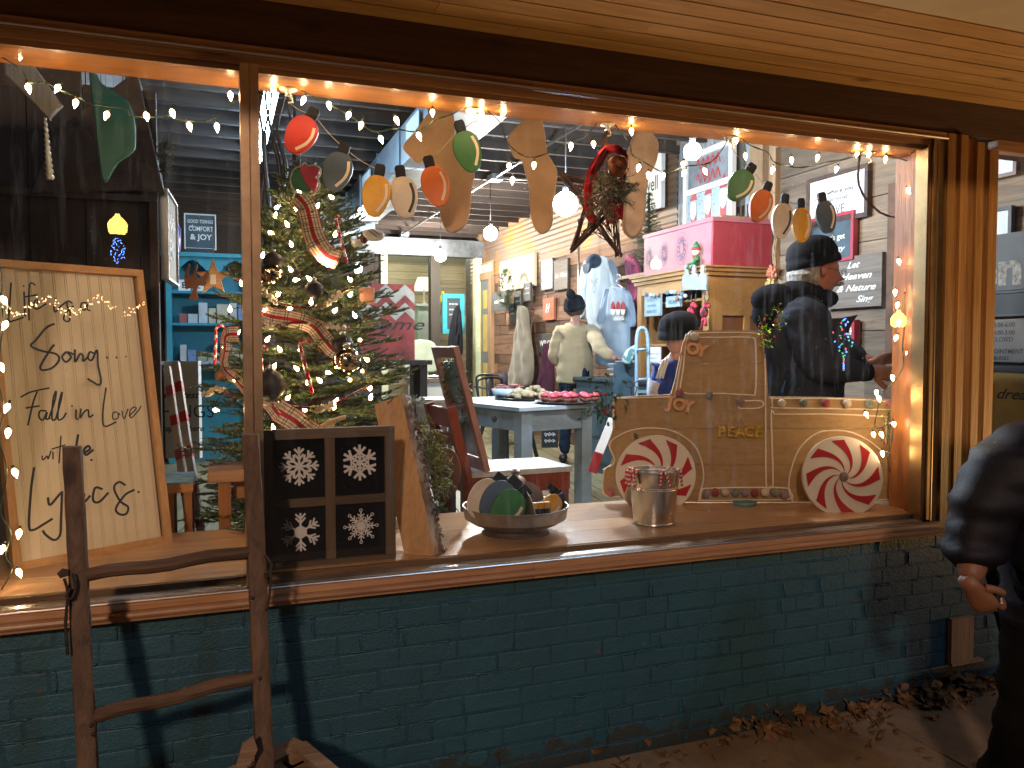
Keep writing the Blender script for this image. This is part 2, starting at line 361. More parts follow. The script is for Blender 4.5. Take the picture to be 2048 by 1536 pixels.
# ---- header beam, porch roof ----
root = thing('header_beam', 'dark stained beam between the window head and porch ceiling', 'beam', (1.5, 0, 2.5))
b = MB(); b.b2((X0, -.02, 2.498), (X1, .25, 2.66)); b.build('beam_face', m_beam, root)
root = thing('porch_ceiling', 'knotty pine tongue and groove boards roofing the porch', 'ceiling', (1.5, -.4, 2.64)); root['kind'] = 'structure'
b = MB(); y = -.0205; i = 0
while y > -.70:
    x = X0-uni(0, 1.5)
    while x < X1:
        L = uni(1.6, 3.2); b.b2((x, y-.0835, 2.644+uni(-.0008, .0008)), (x+L-.0015, y, 2.662)); x += L
    y -= .091
b.build('boards', m_porch, root)
b = MB(); b.b2((X0, -.75, 2.6625), (X1, -.02, 2.70)); b.build('groove_backing', m_beam, root)
b = MB(); b.b2((X0, -1.02, 2.618), (X1, -.71, 2.95)); b.b2((X0, -.73, 2.632), (X1, -.709, 2.65)); b.build('fascia_board', m_porch2, root)
# ---- side window, upper wall ----
root = thing('side_window', 'narrow second shop window in shadow beyond the fluted post', 'window', (4, 0, .73))
pane(3.312, 5.2, root, .75, 2.48)
b = MB(); b.b2((3.312, -.04, .735), (5.25, .03, .775)); b.b2((3.312, -.02, 2.45), (5.25, .03, 2.497)); b.b2((5.2, -.03, .7755), (5.3, .03, 2.449)); b.build('window_frame', m_trim, root)
# board scrap fixed to the wall
p = onY(1893, 1235, 0); q = onY(1935, 1315, 0)
b = MB(); b.b2((p.x, -.03, q.z), (q.x, -.006, p.z)); b.b2((p.x+.003, -.034, q.z-.012), (q.x+.06, -.006, q.z-.001)); tag(b.build('wooden_board', wood('raw_cedar', (.45, .27, .15), (.22, .12, .06), 'z', .8)), 'small pale cedar board fixed low on the teal brick wall', 'board')
# ---- pavement ----
def concrete():
    m = bpy.data.materials.new('pavement_concrete'); p = principled(m); n, l = nodes(m); v = coords(n, l, rnd=False)
    c = mix(n, l, ramp(n, l, tex(n, l, v, 3, 5, .7), .35, .7), (.13, .09, .055), (.27, .19, .12))
    c = mix(n, l, ramp(n, l, tex(n, l, v, 60, 3, .7), .55, .7, (0,)*3, (.5,)*3), c, (.10, .08, .06))
    l.new(c, p.inputs['Base Color']); p.inputs['Roughness'].default_value = .8; bump(n, l, p, tex(n, l, v, 120, 3), .4, .004); return m
m_conc = concrete()
b = MB()
for i in range(-3, 7):
    for j in range(3):
        b.b2((i*1.18+.23, -.01-(j+1)*1.15, -.12), (i*1.18+1.18+.218, -.022-j*1.15, uni(-.002, .001)))
struct(b.build('pavement', m_conc))
b = MB(); b.b2((-60, -60, -.3), (60, 40, -.125)); b.b2((-9, -3.47, -.124), (-2.95, .02, -.015)); b.b2((7.3, -3.47, -.124), (14, .02, -.015)); struct(b.build('ground', paint('road_asphalt', (.045, .043, .04), .85, .2, 3, .5)))
# ---- fallen leaves ----
b = MB()
def leaf(c, s, tilt):
    import mathutils
    rot = mathutils.Euler((uni(-tilt, tilt), uni(-tilt, tilt), uni(0, 6.28))).to_matrix(); pts = []
    n = 9
    for k in range(n):
        a = 2*pi*k/n; r = s*(1 if k % 2 == 0 else .72)*uni(.6, 1.15)
        pts.append(c+rot @ V((cos(a)*r, sin(a)*r*.8, s*.35*(uni(-.6, 1))*(k % 2))))
    k = c+rot @ V((0, 0, s*.15)); b.add([k]+pts, [(0, i+1, (i+1) % n+1) for i in range(n)])
for i in range(620):
    x = 1.3+3.3*math.sqrt(random.random()); dens = .05+.10*(.5+.5*sin(x*5.1+1))*(.6+.4*sin(x*11)); y = -.02-abs(random.gauss(0, dens)); 
    z = .008+max(0, (.085+.03*sin(x*7))*(1-abs(y)/.16))*uni(0, 1); leaf(V((x, min(y, -.03), z)), uni(.012, .046), .9)
for i in range(46): leaf(V((uni(1.5, 4.5), uni(-.9, -.2), .008)), uni(.015, .035), .35)
tag(b.build('fallen_leaves', paint('dry_leaf', (.20, .10, .035), .75, .3, 22, .3, c2=(.06, .03, .014))), 'brown dry leaves drifted against the foot of the brick wall', 'leaves', kind='stuff')
# ---- street lanterns across the road (seen mirrored in the pane) ----
m_lan = glow('lantern_glow', (1, .60, .12), 34); m_iron = paint('black_iron', (.02, .02, .022), .4, .1)
def mirror(px, py, d):
    p = at(px, py, d); p.y = .07-p.y; return p
def lantern(px, py, d, s, lab):
    p = mirror(px, py, d); p.z = p.z
    root = thing('street_lantern', lab, 'street lamp', (p.x, p.y, -.12), 'lanterns across the street')
    b = MB(); b.lathe(p-Z*.16*s, [(.10*s, 0), (.15*s, .05*s), (.17*s, .18*s), (.13*s, .26*s), (.05*s, .33*s), (.03*s, .38*s)], 12); b.build('lamp_globe', m_lan, root, True)
    b = MB(); b.tube([(p.x, p.y, -.12), (p.x, p.y, .6), (p.x, p.y, p.z-.16*s)], [.11, .06, .045], 10); b.lathe(p-Z*.22*s, [(.06*s, 0), (.12*s, .03*s), (.12*s, .06*s)], 12); b.build('pole', m_iron, root, True)
    return p
lp = lantern(235, 452, 15, 1.05, 'yellow street lantern with a blue icicle light hung below it')
lantern(1312, 528, 21, .9, 'yellow street lantern farther along the road')
lantern(1797, 640, 19, 1.1, 'yellow street lantern at the far corner of the road')
b = MB()
for i in range(95):
    t = i/94; b.ball(mirror(4+284*t+uni(-3, 3), 612+14*sin(t*16)+uni(-9, 9), 17), .017, 5)
pts_ = [mirror(4+284*i/40, 606+14*sin(i/40*16), 17) for i in range(41)]; b.tube(pts_, .006, 4, 1)
tag(b.build('street_lights_string', [glow('street_mini', (1, .62, .3), 45), m_iron]), 'swag of tiny warm lights across the street mirrored over the lettered sign', 'string lights')
# glitter icicles under the lanterns
for (q, n_, sc, lab) in ((mirror(235, 512, 15), 90, 1, 'blue lit icicle ornament hanging below the lantern'), (mirror(1688, 690, 13), 46, 1.2, 'string of multicoloured lights seen mirrored in the glass')):
    b = MB(); b.mi = 0
    for i in range(n_):
        t = i/n_; a = i*2.4; r = .15*sc*sin(pi*min(1, t*1.25+.08))*(.3+.7*random.random()); b.ball(q+V((cos(a)*r, sin(a)*r, (.36-.72*t)*sc)), .013*sc, 5, random.randrange(3) if sc > 1 else 0)
    b.tube([q+Z*.4*sc, q-Z*.4*sc], .012, 5, 3)
    tag(b.build('light_icicle', [glow('blue_led', (.12, .3, 1), 40), glow('green_led', (.05, .8, .5), 14), glow('red_led', (1, .15, .2), 14), m_iron]), lab, 'light ornament')
# ================= SHOP INTERIOR =================
FZ = .40; CZ = 3.52; WX = 4.0; BY = 9.6
m_gb = wood('barn_board_grey', (.29, .22, .155), (.10, .07, .05), 'y', .8, 1, .45, .6)
m_bb = wood('barn_board_brown', (.22, .12, .07), (.08, .04, .024), 'y', .8, 1, .6, .6)
m_joist = wood('joist_wood', (.07, .05, .04), (.02, .014, .012), 'x', .8, 1, .4, .4)
m_deck = wood('ceiling_deck', (.13, .085, .06), (.035, .024, .018), 'y', .85, 1, .5, .4)
m_dark = wood('dark_board', (.03, .02, .014), (.01, .007, .005), 'z', .7, .7, .4, .5)
m_darkp = wood('dark_board_flat', (.05, .034, .026), (.018, .012, .01), 'y', .75, .7, .4, .3)
m_fir = wood('fir_post', (.42, .27, .15), (.2, .11, .055), 'z', .6, 1, .2, .6)
m_floor = wood('floor_board', (.30, .27, .16), (.13, .11, .06), 'y', .45, 1, .3, .4)
m_white = paint('white_paint', (.74, .74, .70), .5, .06); m_cream = paint('cream_paint', (.70, .62, .44), .55, .08)
m_black = paint('black_paint', (.018, .018, .02), .45, .2); m_ink = paint('ink_black', (.012, .011, .012), .6, .05, bmp=0)
m_chalk = paint('chalk_white', (.80, .79, .76), .8, .05, bmp=0); m_cboard = paint('chalkboard', (.035, .05, .065), .7, .25, 5, .05)
m_galv = paint('galvanised', (.52, .56, .60), .38, .12, 7, .05, 1)
m_teal = paint('teal_paint', (.03, .33, .42), .5, .15); m_green = paint('green_paint', (.025, .16, .05), .5, .1)
m_red = paint('red_paint', (.50, .02, .03), .45, .1); m_steel = metal('steel', (.6, .6, .62), .28)
def corrug(key, c1, c2, c3):
    m = bpy.data.materials.new(key); p = principled(m); n, l = nodes(m); v = coords(n, l, rnd=False)
    f = ramp(n, l, tex(n, l, v, 1.5, 5, .65), .45, .6); c = mix(n, l, f, c1, c2)
    f = ramp(n, l, tex(n, l, v, 2.6, 6, .7), .55, .62); c = mix(n, l, f, c, c3)
    l.new(c, p.inputs['Base Color']); p.inputs['Roughness'].default_value = .6; p.inputs['Metallic'].default_value = .25; bump(n, l, p, tex(n, l, v, 60), .3, .003); return m
m_rust = corrug('rusty_corrugated', (.20, .145, .11), (.28, .16, .09), (.48, .18, .045)); m_zinc = corrug('zinc_corrugated', (.36, .38, .40), (.22, .22, .22), (.42, .34, .28))
# floor of long boards
b = MB(); rt = Matrix.Rotation(-R(8.7), 3, 'Z'); c0 = V((2, 5, 0))
for i in range(-42, 43):
    y = -4.68-i*.14*math.tan(R(8.7))*-1+uni(.0, .02) if False else (.3-5)/cos(R(8.7))+i*.14*math.tan(R(8.7))
    while y < 9.5:
        L = uni(1.2, 4); b.box(c0+rt @ V((i*.14, y+L/2, FZ-.012)), (.132, L-.004, .024+uni(-.0008, .0008)), rt); y += L
struct(b.build('floor', m_floor))
b = MB(); b.b2((-4, .25, FZ-.1), (8, 15, FZ-.03)); struct(b.build('subfloor', paint('gap_dust', (.62, .60, .42), .8)))
# ceiling: deck boards and joists
b = MB(); x = -3.0
while x < 7: b.b2((x, .25, CZ), (x+.138, 14.5, CZ+.03)); x += .14
struct(b.build('ceiling', m_deck))
root = thing('ceiling_joists', 'row of dark timber joists crossing under the shop ceiling', 'joists', (1, .4, CZ-.2)); y = .35
while y < 14: b = MB(); b.b2((-3, y, CZ-.17), (7, y+.05, CZ-.001)); b.build('joist', m_joist, root); y += .42
# right wall
root = thing('right_wall', 'right shop wall of grey barn boards and corrugated metal', 'wall', (WX, 4, FZ))
def boards(b, y0, y1, z0, z1, h=.2, lo=.8, hi=2.0, x=WX):
    z = z0
    while z < z1-.01:
        hh = min(h*uni(.85, 1.15), z1-z); y = y0-uni(0, .5)
        while y < y1:
            L = uni(lo, hi); t = uni(0, .012); b.b2((x-t, max(y, y0), z+.003), (x+.05, min(y+L, y1)-.002, z+hh-.003)); y += L
        z += hh
b = MB(); boards(b, .3, 2.52, FZ, CZ, .27, 1.2, 2.5); b.build('grey_boards', m_gb, root)
b = MB(); boards(b, 2.52, BY+.6, FZ, 2.72, .16, .25, .9); b.build('brown_boards', m_bb, root)
b = MB(); b.b2((WX+.03, .3, FZ), (WX+.08, BY+1, CZ)); b.build('backing', m_darkp, root)
def corr(b, u0, u1, w0, w1, vert, p=.066, a=.012, x=WX):
    n = int((w1-w0)/p*6); vs = []
    for i in range(n+1):
        w = w0+(w1-w0)*i/n; dx = x-.004-a*(1+cos(2*pi*(w-w0)/p))/2
        vs += [(dx, w, u0), (dx, w, u1)] if vert else [(dx, u0, w), (dx, u1, w)]
    b.add(vs, [(2*i, 2*i+1, 2*i+3, 2*i+2) for i in range(n)])
b = MB(); b.rv = .5; corr(b, 2.62, CZ, 3.55, BY+.6, False) if False else corr(b, 3.75, BY+.6, 2.66, 3.44, False); b.build('rusty_sheet', m_rust, root, True)
b = MB(); b.rv = .5; corr(b, FZ, CZ-.02, 2.53, 3.75, True); b.build('zinc_sheet', m_zinc, root, True)
b = MB(); b.b2((WX-.05, 3.7, 3.42), (WX+.02, BY+.6, 3.52)); b.build('top_rail', wood('pale_rail', (.6, .45, .3), None, 'y'), root)
b = MB(); b.b2((WX-.06, 2.46, FZ), (WX+.0, 2.62, CZ)); b.b2((WX-.05, 2.32, FZ), (WX+.0, 2.40, CZ)); b.build('corner_post', m_fir, root)
b = MB(); b.b2((WX-.07, BY-.05, FZ), (WX+.0, BY+.12, CZ)); b.b2((WX-.03, BY-.4, FZ), (WX, BY-.32, 2.8)); b.build('door_post', m_fir, root)
# left wall: dark boards, front partition
root = thing('left_wall', 'left wall of the shop in nearly black boards', 'wall', (-.56, 3, FZ))
b = MB(); y = 1.34
while y < 6.2: b.b2((-.62, y, FZ), (-.56-uni(0, .006), y+.175, CZ)); y += .18
b.build('boards', m_dark, root)
b = MB(); b.b2((-.6, 6.2, FZ), (-.52, 6.3, CZ)); b.build('end_trim', m_darkp, root)
b = MB(); x = -2.7; PYY = .98
while x < -.235:
    t_ = 2.62 if x > -.62 else CZ
    b.b2((x, PYY, FZ), (min(x+.196, -.232), PYY+.05, t_)); x += .2
b.build('front_partition', m_dark, root)
b = MB(); b.b2((-2.7, PYY-.035, 2.16), (-.232, PYY-.001, 2.185)); b.b2((-.86, PYY-.025, FZ), (-.84, PYY-.001, 2.15)); b.b2((-.262, PYY-.03, FZ), (-.232, PYY-.001, 2.159)); b.build('batten', m_darkp, root)
# back wall and kitchen alcove beyond the opening
root = thing('back_partition', 'dark partition across the back with a wide opening to the lit room', 'wall', (1.5, BY, FZ))
b = MB(); x = -3.0
while x < 2.35: b.b2((x, BY, FZ), (x+.19, BY+.06-uni(0, .01), CZ)); x += .195
b.build('boards', m_darkp, root)
b = MB(); b.b2((1.5, BY-.12, 3.02), (WX, BY+.1, 3.28)); b.build('steel_beam', paint('beam_steel', (.26, .29, .32), .5, .3, 4, .2, .6), root)
b = MB(); b.b2((3.12, BY-.12, FZ), (3.27, BY+.05, 3.02)); b.build('post', wood('dark_post', (.09, .07, .05), None, 'z'), root)
b = MB(); b.b2((2.35, BY-.06, FZ), (2.45, BY+.05, 3.02)); b.b2((3.86, BY-.09, FZ), (3.97, BY+.05, 3.02)); b.build('jamb', paint('pale_green_paint', (.58, .64, .42), .6), root)
KY = 12.9
root = thing('kitchen_walls', 'pale plank walls of the bright room behind the shop', 'wall', (3, KY, FZ))
b = MB(); z = FZ
while z < CZ: b.b2((1.0, KY-uni(0, .01), z), (6.2, KY+.05, z+.145)); z += .15
b.build('plank_wall', wood('pale_plank', (.62, .50, .32), (.42, .30, .18), 'x', .6, 1, .25, .5), root)
b = MB(); b.b2((5.6, BY+.2, FZ), (5.66, KY, CZ)); b.b2((2.0, BY+.2, FZ), (2.05, KY, CZ)); b.b2((1.0, KY-.05, 2.1), (6.2, KY-.02, 2.25)); b.build('side_walls', paint('kitchen_cream', (.60, .62, .42), .7), root)
b = MB(); b.b2((2.05, BY+.2, 3.28), (5.6, KY, 3.33)); b.build('low_ceiling', m_white, root)
# ---- duct, conduits ----
root = thing('air_duct', 'square galvanised air duct slung beneath the ceiling joists', 'duct', (1.55, 4, 3.0))
b = MB(); y = .9
while y < 6.6: b.b2((1.40, y, 3.03), (1.74, y+.93, 3.345)); b.b2((1.385, y+.93, 3.015), (1.755, y+.955, 3.36)); y += .955
b.b2((1.05, 6.6, 2.9), (1.72, 7.1, 3.3))
b.build('duct_body', m_galv, root)
for y in (3.0, 5.0):
    b = MB(); b.b2((1.372, y, 3.1), (1.384, y+.42, 3.28)); b.build('vent_grille', m_white, root)
root = thing('conduit', 'thin steel conduit with junction boxes running under the ceiling', 'pipe', (2.65, 4, 3.3))
b = MB(); b.tube([(2.68, .5, 3.3), (2.62, 9.4, 3.3)], .013, 8); p = onX(990, 355, 2.65); b.tube([(2.65, p.y, 3.3), (3.95, p.y, 3.3)], .012, 8); b.build('pipe', m_steel, root, True)
for q in (1190, 990, 808):
    p = onX(q, 235 if q == 1190 else 355 if q == 990 else 466, 2.66); b = MB(); b.box((2.66, p.y, 3.3), (.12, .16, .06)); b.build('junction_box', m_galv, root)
root = thing('conduit', 'grey conduit bending down the barn board wall by the corner post', 'pipe', (3.95, 2.2, 1.5))
a = [onX(px, py, 3.965) for px, py in ((1573, 278), (1560, 285), (1550, 305), (1544, 340), (1543, 450), (1543, 600), (1541, 700))]
b = MB(); b.tube(smoothpath(a, 4), .012, 8); b.build('pipe', m_galv, root, True)
# ---- hanging bulbs ----
m_bulb = glow('white_bulb', (1, .93, .82), 1150); m_bulbc = glow('cool_bulb', (.62, .8, 1), 1000)
def pend(px, py, d, r, mat, lab):
    p = at(px, py, d); root = thing('pendant_bulb', lab, 'light bulb', p, 'bare bulbs hanging in the shop')
    b = MB(); b.ball(p, r, 14); b.build('bulb', mat, root, True)
    b = MB(); b.tube([p+Z*r*.9, (p.x, p.y, CZ-.02)], .004, 6); b.lathe(p+Z*r*.85, [(.018, 0), (.02, .04), (.012, .06)], 10); b.build('cord', m_black, root, True)
pend(1131, 408, 5.2, .08, m_bulbc, 'blue white bare bulb glowing between two stockings')
pend(1385, 303, 4.6, .05, m_bulb, 'bare bulb glowing highest, beside the painted window frame')
pend(981, 467, 8.6, .075, m_bulb, 'bare bulb glowing in front of the rusty corrugated sheet')
pend(881, 511, 11.2, .085, m_bulb, 'bare bulb glowing at the back by the dark post')
pend(716, 537, 9.5, .05, m_bulb, 'bare bulb shining through the right edge of the tree')
root = thing('tube_light', 'cool fluorescent tube high behind the christmas tree', 'light', (.36, 3.4, 3.25))
b = MB(); b.b2((.31, 2.7, 3.31), (.41, 5.2, 3.345)); b.build('housing', m_white, root)
for y in (2.75, 4.0):
    b = MB(); b.tube([(.36, y, 3.285), (.36, y+1.15, 3.285)], .02, 10); b.build('tube', glow('fluoro', (.5, .75, 1), 160), root, True)
root = thing('tube_light', 'white tube light on the low ceiling of the back room', 'light', (3.4, 11, 3.2))
b = MB(); b.b2((2.7, 11, 3.262), (3.9, 11.12, 3.279)); b.build('housing', m_white, root)
b = MB(); b.tube([(2.72, 11.06, 3.24), (3.88, 11.06, 3.24)], .02, 10); b.build('tube', glow('fluoro_green', (.85, 1, .8), 130), root, True)
# lamp shade glow in the alcove, left blue side stays dark
# ================= WINDOW DISPLAY =================
def pxfr(px, py, y):
    """frame at the pixel on plane y (facing the street), plus metres per pixel of the photograph"""
    p = onY(px, py, y); q = onY(px+10, py, y); return p
def facefr(px, py, d):
    """upright frame facing the photographer's direction at depth d; unit = metres; returns frame, m per px"""
    p = at(px, py, d); return Fr(p, RT, Z, -FH), d/F
def trace(pts, px0, py0, sc, cx, cy): 
    """crop coordinates -> metres relative to the centre"""
    return pts
# ---- painted wooden light-bulb ornaments ----
WHT = paint('bulb_highlight', (.74, .62, .50), .5, .05)
m_cap = paint('bulb_cap_black', (.012, .012, .016), .75, .25, 10, spec=.25)
BODY = [(-.08, .50), (.08, .50), (.30, .44), (.47, .25), (.50, .02), (.42, -.22), (.27, -.42), (.10, -.50), (-.10, -.50), (-.27, -.42), (-.42, -.22), (-.50, .02), (-.47, .25), (-.30, .44)]
def wbulb(px, py, w, h, tilt, col, key, lab, y=.3, inv=False, group='painted wooden light bulbs'):
    d = (onY(px, py, y)-CAM).dot(FW); s = d/F; p = onY(px, py, y)
    a = R(tilt); u0 = V((cos(R(14)), -sin(R(14)), 0)); n = V((-sin(R(14)), -cos(R(14)), 0))
    u = u0*cos(a)-Z*sin(a); v = Z*cos(a)+u0*sin(a); fr = Fr(p, u, v, n)
    root = thing('wooden_bulb', lab, 'ornament', p, group)
    W_, H_ = w*s, h*s; b = MB(); b.prism(sp2([(x*W_, z*H_) for x, z in BODY], 4), fr, -.011, .007, bev=.002)
    b.build('body', paint('bulb_'+key, col, .5, .12, 12, .1), root, 'auto')
    c = [(-.15*W_*1.2, .49*H_), (.15*W_*1.2, .49*H_), (.19*W_, .56*H_), (.19*W_, .72*H_), (.13*W_, .78*H_), (-.13*W_, .78*H_), (-.19*W_, .72*H_), (-.19*W_, .56*H_)]
    b = MB(); b.prism(c, fr, -.0112, .0072, bev=.002); b.build('cap', m_cap, root, 'auto')
    b = MB(); sg = 1 if tilt >= 0 else 1
    stroke(b, [(.30*W_*sg, .30*H_), (.36*W_*sg, .08*H_), (.30*W_*sg, -.14*H_), (.12*W_*sg, -.36*H_)], fr, .10*W_, .0082)
    b.build('highlight', m_ink if inv else WHT, root)
    return fr, W_, H_, p, v
GB = 'painted wooden light bulbs'
CR = dict(red=(.62, .03, .015), slate=(.05, .085, .13), yellow=(.72, .36, .015), white=(.72, .62, .52), orange=(.68, .15, .02), green=(.025, .14, .03))
bl = [(601, 270, 60, 79, 30, 'red', 'large red wooden bulb hanging just right of the mullion'), (674, 343, 58, 78, 17, 'slate', 'slate blue wooden bulb hanging above the tree top'),
 (752, 392, 56, 82, 9, 'yellow', 'yellow wooden bulb hanging beside the white one near the tree'), (808, 395, 55, 82, -8, 'white', 'cream wooden bulb with a black stripe in front of the duct'),
 (871, 373, 55, 80, -15, 'orange', 'orange wooden bulb in front of the largest stocking'), (936, 303, 55, 82, -18, 'green', 'dark green wooden bulb overlapping the largest stocking'),
 (1480, 371, 50, 66, 33, 'green', 'green wooden bulb in front of the corrugated metal'), (1521, 412, 45, 66, 20, 'orange', 'orange wooden bulb in front of the corner post'),
 (1564, 442, 42, 70, 7, 'white', 'cream wooden bulb with a black stripe beside the twig wreath'), (1603, 450, 40, 68, -3, 'yellow', 'yellow wooden bulb just above the man in the knit cap'),
 (1652, 434, 42, 64, -13, 'slate', 'slate blue wooden bulb over the red chalkboard sign')]
tw = []
for q in bl:
    px, py, w, h, t, k, lab = q; tw.append(wbulb(px, py, w, h, t, CR[k], k, lab, .30 if px < 1200 else .36, k == 'white'))
m_twine = paint('twine', (.50, .40, .28), .9, .2)
m_gold = paint('cup_hook_plastic', (.75, .68, .5), .4)
# twine runs of each garland
for side, hooks, lab in ((range(0, 6), [(578, 165), (945, 212)], 'left'), (range(6, 11), [(1465, 265), (1740, 300)], 'right')):
    b = MB(); tops = [tw[i][3]+tw[i][4]*tw[i][2]*.64 for i in side]
    A = onY(*hooks[0], .30); B = onY(*hooks[1], .30); A.z = B.z = 2.43
    pts = [A]+tops+[B]
    for i in range(len(pts)-1): b.tube(bez(pts[i], pts[i+1], .01, 6), .0016, 5)
    tag(b.build('twine', m_twine), 'thin twine carrying the '+('six' if lab == 'left' else 'five')+' wooden bulbs at the '+lab+' of the window', 'twine')
# ---- canvas stockings ----
m_canvas = fabric('canvas_tan', (.62, .40, .25), 400, .12); m_canvas2 = fabric('fleece_back', (.66, .50, .42), 90, .2); m_edge = fabric('canvas_edge', (.72, .62, .5), 200)
def outline_thing(name, lab, cat, crop, pts, y, mat, emat, th=.014, yaw=14, group=None, k=4, bev=.003):
    ox, oy, sc = crop; P = [(ox+a*sc, oy+b_*sc) for a, b_ in pts]; cx = sum(p[0] for p in P)/len(P); cy_ = sum(p[1] for p in P)/len(P)
    o = onY(cx, cy_, y); a = R(yaw); fr = Fr(o, (cos(a), -sin(a), 0), Z, (-sin(a), -cos(a), 0))
    uv = []
    for px, py in P:
        d = ray(px, py); t = (o-CAM).dot(fr.n)/d.dot(fr.n); q = CAM+d*t-o; uv.append((q.dot(fr.u), q.z))
    root = thing(name, lab, cat, o, group); pts2 = sp2(uv, k)
    b = MB(); b.prism(pts2, fr, 0, th, bev=bev); b.build('front_panel', mat, root, 'auto')
    b = MB(); L = [fr(x, z, th*.5) for x, z in pts2]; b.tube(L+[L[0]], .0022, 5); b.build('seam_edge', emat, root, True)
    return root, fr, uv
c2 = (500, 100, .293)
outline_thing('stocking', 'largest tan canvas stocking hanging in front of the air duct', 'stocking', c2, [(1290, 350), (1335, 352), (1385, 430), (1400, 590), (1470, 730), (1530, 830), (1512, 950), (1500, 1090), (1470, 1190), (1400, 1245), (1345, 1232), (1305, 1150), (1297, 1050), (1285, 980), (1240, 870), (1190, 760), (1150, 775), (1105, 740), (1045, 665), (1120, 570), (1210, 450)], .46, m_canvas, m_edge, group='canvas stockings')
c3 = (1000, 150, .293)
outline_thing('stocking', 'narrow tan canvas stocking hanging in the middle of the window', 'stocking', c3, [(210, 262), (262, 262), (285, 320), (300, 390), (318, 530), (350, 590), (385, 660), (378, 760), (358, 880), (356, 990), (335, 1055), (290, 1085), (245, 1060), (215, 990), (205, 900), (198, 780), (180, 700), (160, 620), (140, 580), (95, 560), (60, 470), (58, 420), (130, 340)], .46, m_canvas, m_edge, group='canvas stockings')
outline_thing('stocking', 'pale fleecy stocking turned edge-on behind the twig star', 'stocking', c3, [(950, 335), (1000, 340), (1035, 410), (1072, 470), (1060, 590), (1010, 700), (988, 800), (985, 900), (965, 1040), (930, 1100), (895, 1118), (850, 1085), (832, 1030), (838, 900), (858, 780), (868, 680), (862, 560), (890, 460)], .46, m_canvas2, m_edge, .03, group='canvas stockings', bev=.008)
# ---- twig star with scarf, sprig and rusty bell ----
m_twig = paint('twig_bark', (.10, .045, .025), .8, .3, 20, .6)
root = thing('twig_star', 'large star woven from dark twigs hanging near the window head', 'star', at(1215, 400, 3.15))
tips = [(1128, 352), (1268, 372), (1146, 497), (1214, 270), (1237, 508)]
tp = [at(*t, 3.15) for t in tips]; order = [0, 1, 2, 3, 4]
for i in range(5):
    b = MB(); a = tp[order[i]]; c = tp[order[(i+1) % 5]]
    for k in range(9):
        o1 = V((uni(-.008, .008), uni(-.015, .015), uni(-.008, .008))); o2 = V((uni(-.008, .008), uni(-.015, .015), uni(-.008, .008))); md = (a+c)/2+V((uni(-.012, .012), uni(-.01, .01), uni(-.012, .012)))
        b.tube(smoothpath([a+o1-(c-a)*uni(0, .04), md, c+o2+(c-a)*uni(0, .04)], 4), uni(.0016, .0045), 5)
    b.build('twig_bundle', m_twig, root, True)
b = MB(); cc = at(1205, 415, 3.15)
for i in range(95):
    a = tp[random.randrange(5)].lerp(cc, uni(.1, .8)); c = tp[random.randrange(5)].lerp(cc, uni(.2, .9))
    if (a-c).length < .2: b.tube([a, (a+c)/2+V((uni(-.02, .02), 0, uni(-.02, .02))), c], .0017, 4)
b.build('twig_mesh', m_twig, root)
b = MB(); h = at(1217, 262, 3.15); top = onY(1215, 235, .4); top.z = 2.43
b.tube(smoothpath([h+V((0, 0, -.03)), h+V((-.02, 0, .01)), h+V((.01, 0, .04)), h+V((.03, 0, .01)), h+V((.005, 0, -.01)), h+V((-.03, 0, .03)), top], 5), .0022, 5); b.build('wire_hanger', m_twig, root, True)
# scarf: gathered red fleece draped from the top
m_redc = fabric('red_fleece', (.55, .012, .02), 150, .3)
b = MB()
def drape(b, path, w, d=3.1, k=6, ruff=.006, seed=0, mi=0, th=0):
    P = smoothpath([at(x, y, d+z) for x, y, z in path], k); vs = []; m = 9
    for i, p in enumerate(P):
        t = (P[min(i+1, len(P)-1)]-P[max(i-1, 0)]).normalized(); s = t.cross(-FH).normalized(); ww = w[min(int(i/len(P)*len(w)), len(w)-1)] if isinstance(w, list) else w
        for j in range(m):
            q = (j/(m-1)-.5)*2; vs.append(p+s*q*ww/2-FH*(ruff*sin(q*9+seed+i*.35)+.35*ww*(1-q*q)))
    return b.add(vs, [(i*m+j, (i+1)*m+j, (i+1)*m+j+1, i*m+j+1) for i in range(len(P)-1) for j in range(m-1)], mi)
drape(b, [(1240, 298, 0), (1215, 300, -.02), (1198, 320, -.02), (1182, 350, 0), (1176, 390, 0), (1180, 430, 0), (1190, 440, 0)], .036); drape(b, [(1208, 296, -.02), (1235, 300, -.04), (1250, 318, -.02), (1246, 350, 0), (1240, 400, 0), (1238, 440, 0)], .03, seed=2); drape(b, [(1215, 400, .02), (1222, 425, .02), (1226, 448, .02)], .05, seed=4)
tag(b.build('scarf', m_redc, None, True), 'crimson fleece scarf draped over the twig star', 'scarf')
m_fir1 = paint('fir_needle', (.05, .105, .03), .55, .3, 8, 0, c2=(.02, .055, .02)); m_fir2 = paint('fir_needle_frosted', (.42, .38, .24), .6, .3, 8, 0, c2=(.11, .11, .06))
def sprig(b, p, d, L, nl, nn, spread=.9, mi=0, w=.0013):
    """twig with needles all round"""
    d = V(d).normalized(); a = d.cross(Z if abs(d.z) < .9 else V((1, 0, 0))).normalized(); c = a.cross(d)
    b.tube([p, p+d*L], [.0015, .0006], 4, 1 if mi < 2 else mi, cap=False)
    for i in range(nn):
        t = (i+random.random())/nn; q = p+d*L*t; an = uni(0, 6.28); o = a*cos(an)+c*sin(an)
        e = q+(d*uni(.5, .9)+o*spread).normalized()*nl*uni(.7, 1.1)*(1-.3*t); s = (e-q).cross(V((uni(-1, 1), uni(-1, 1), uni(-1, 1)))).normalized()*w
        b.add([q+s, q-s, e], [(0, 1, 2)], mi)
b = MB()
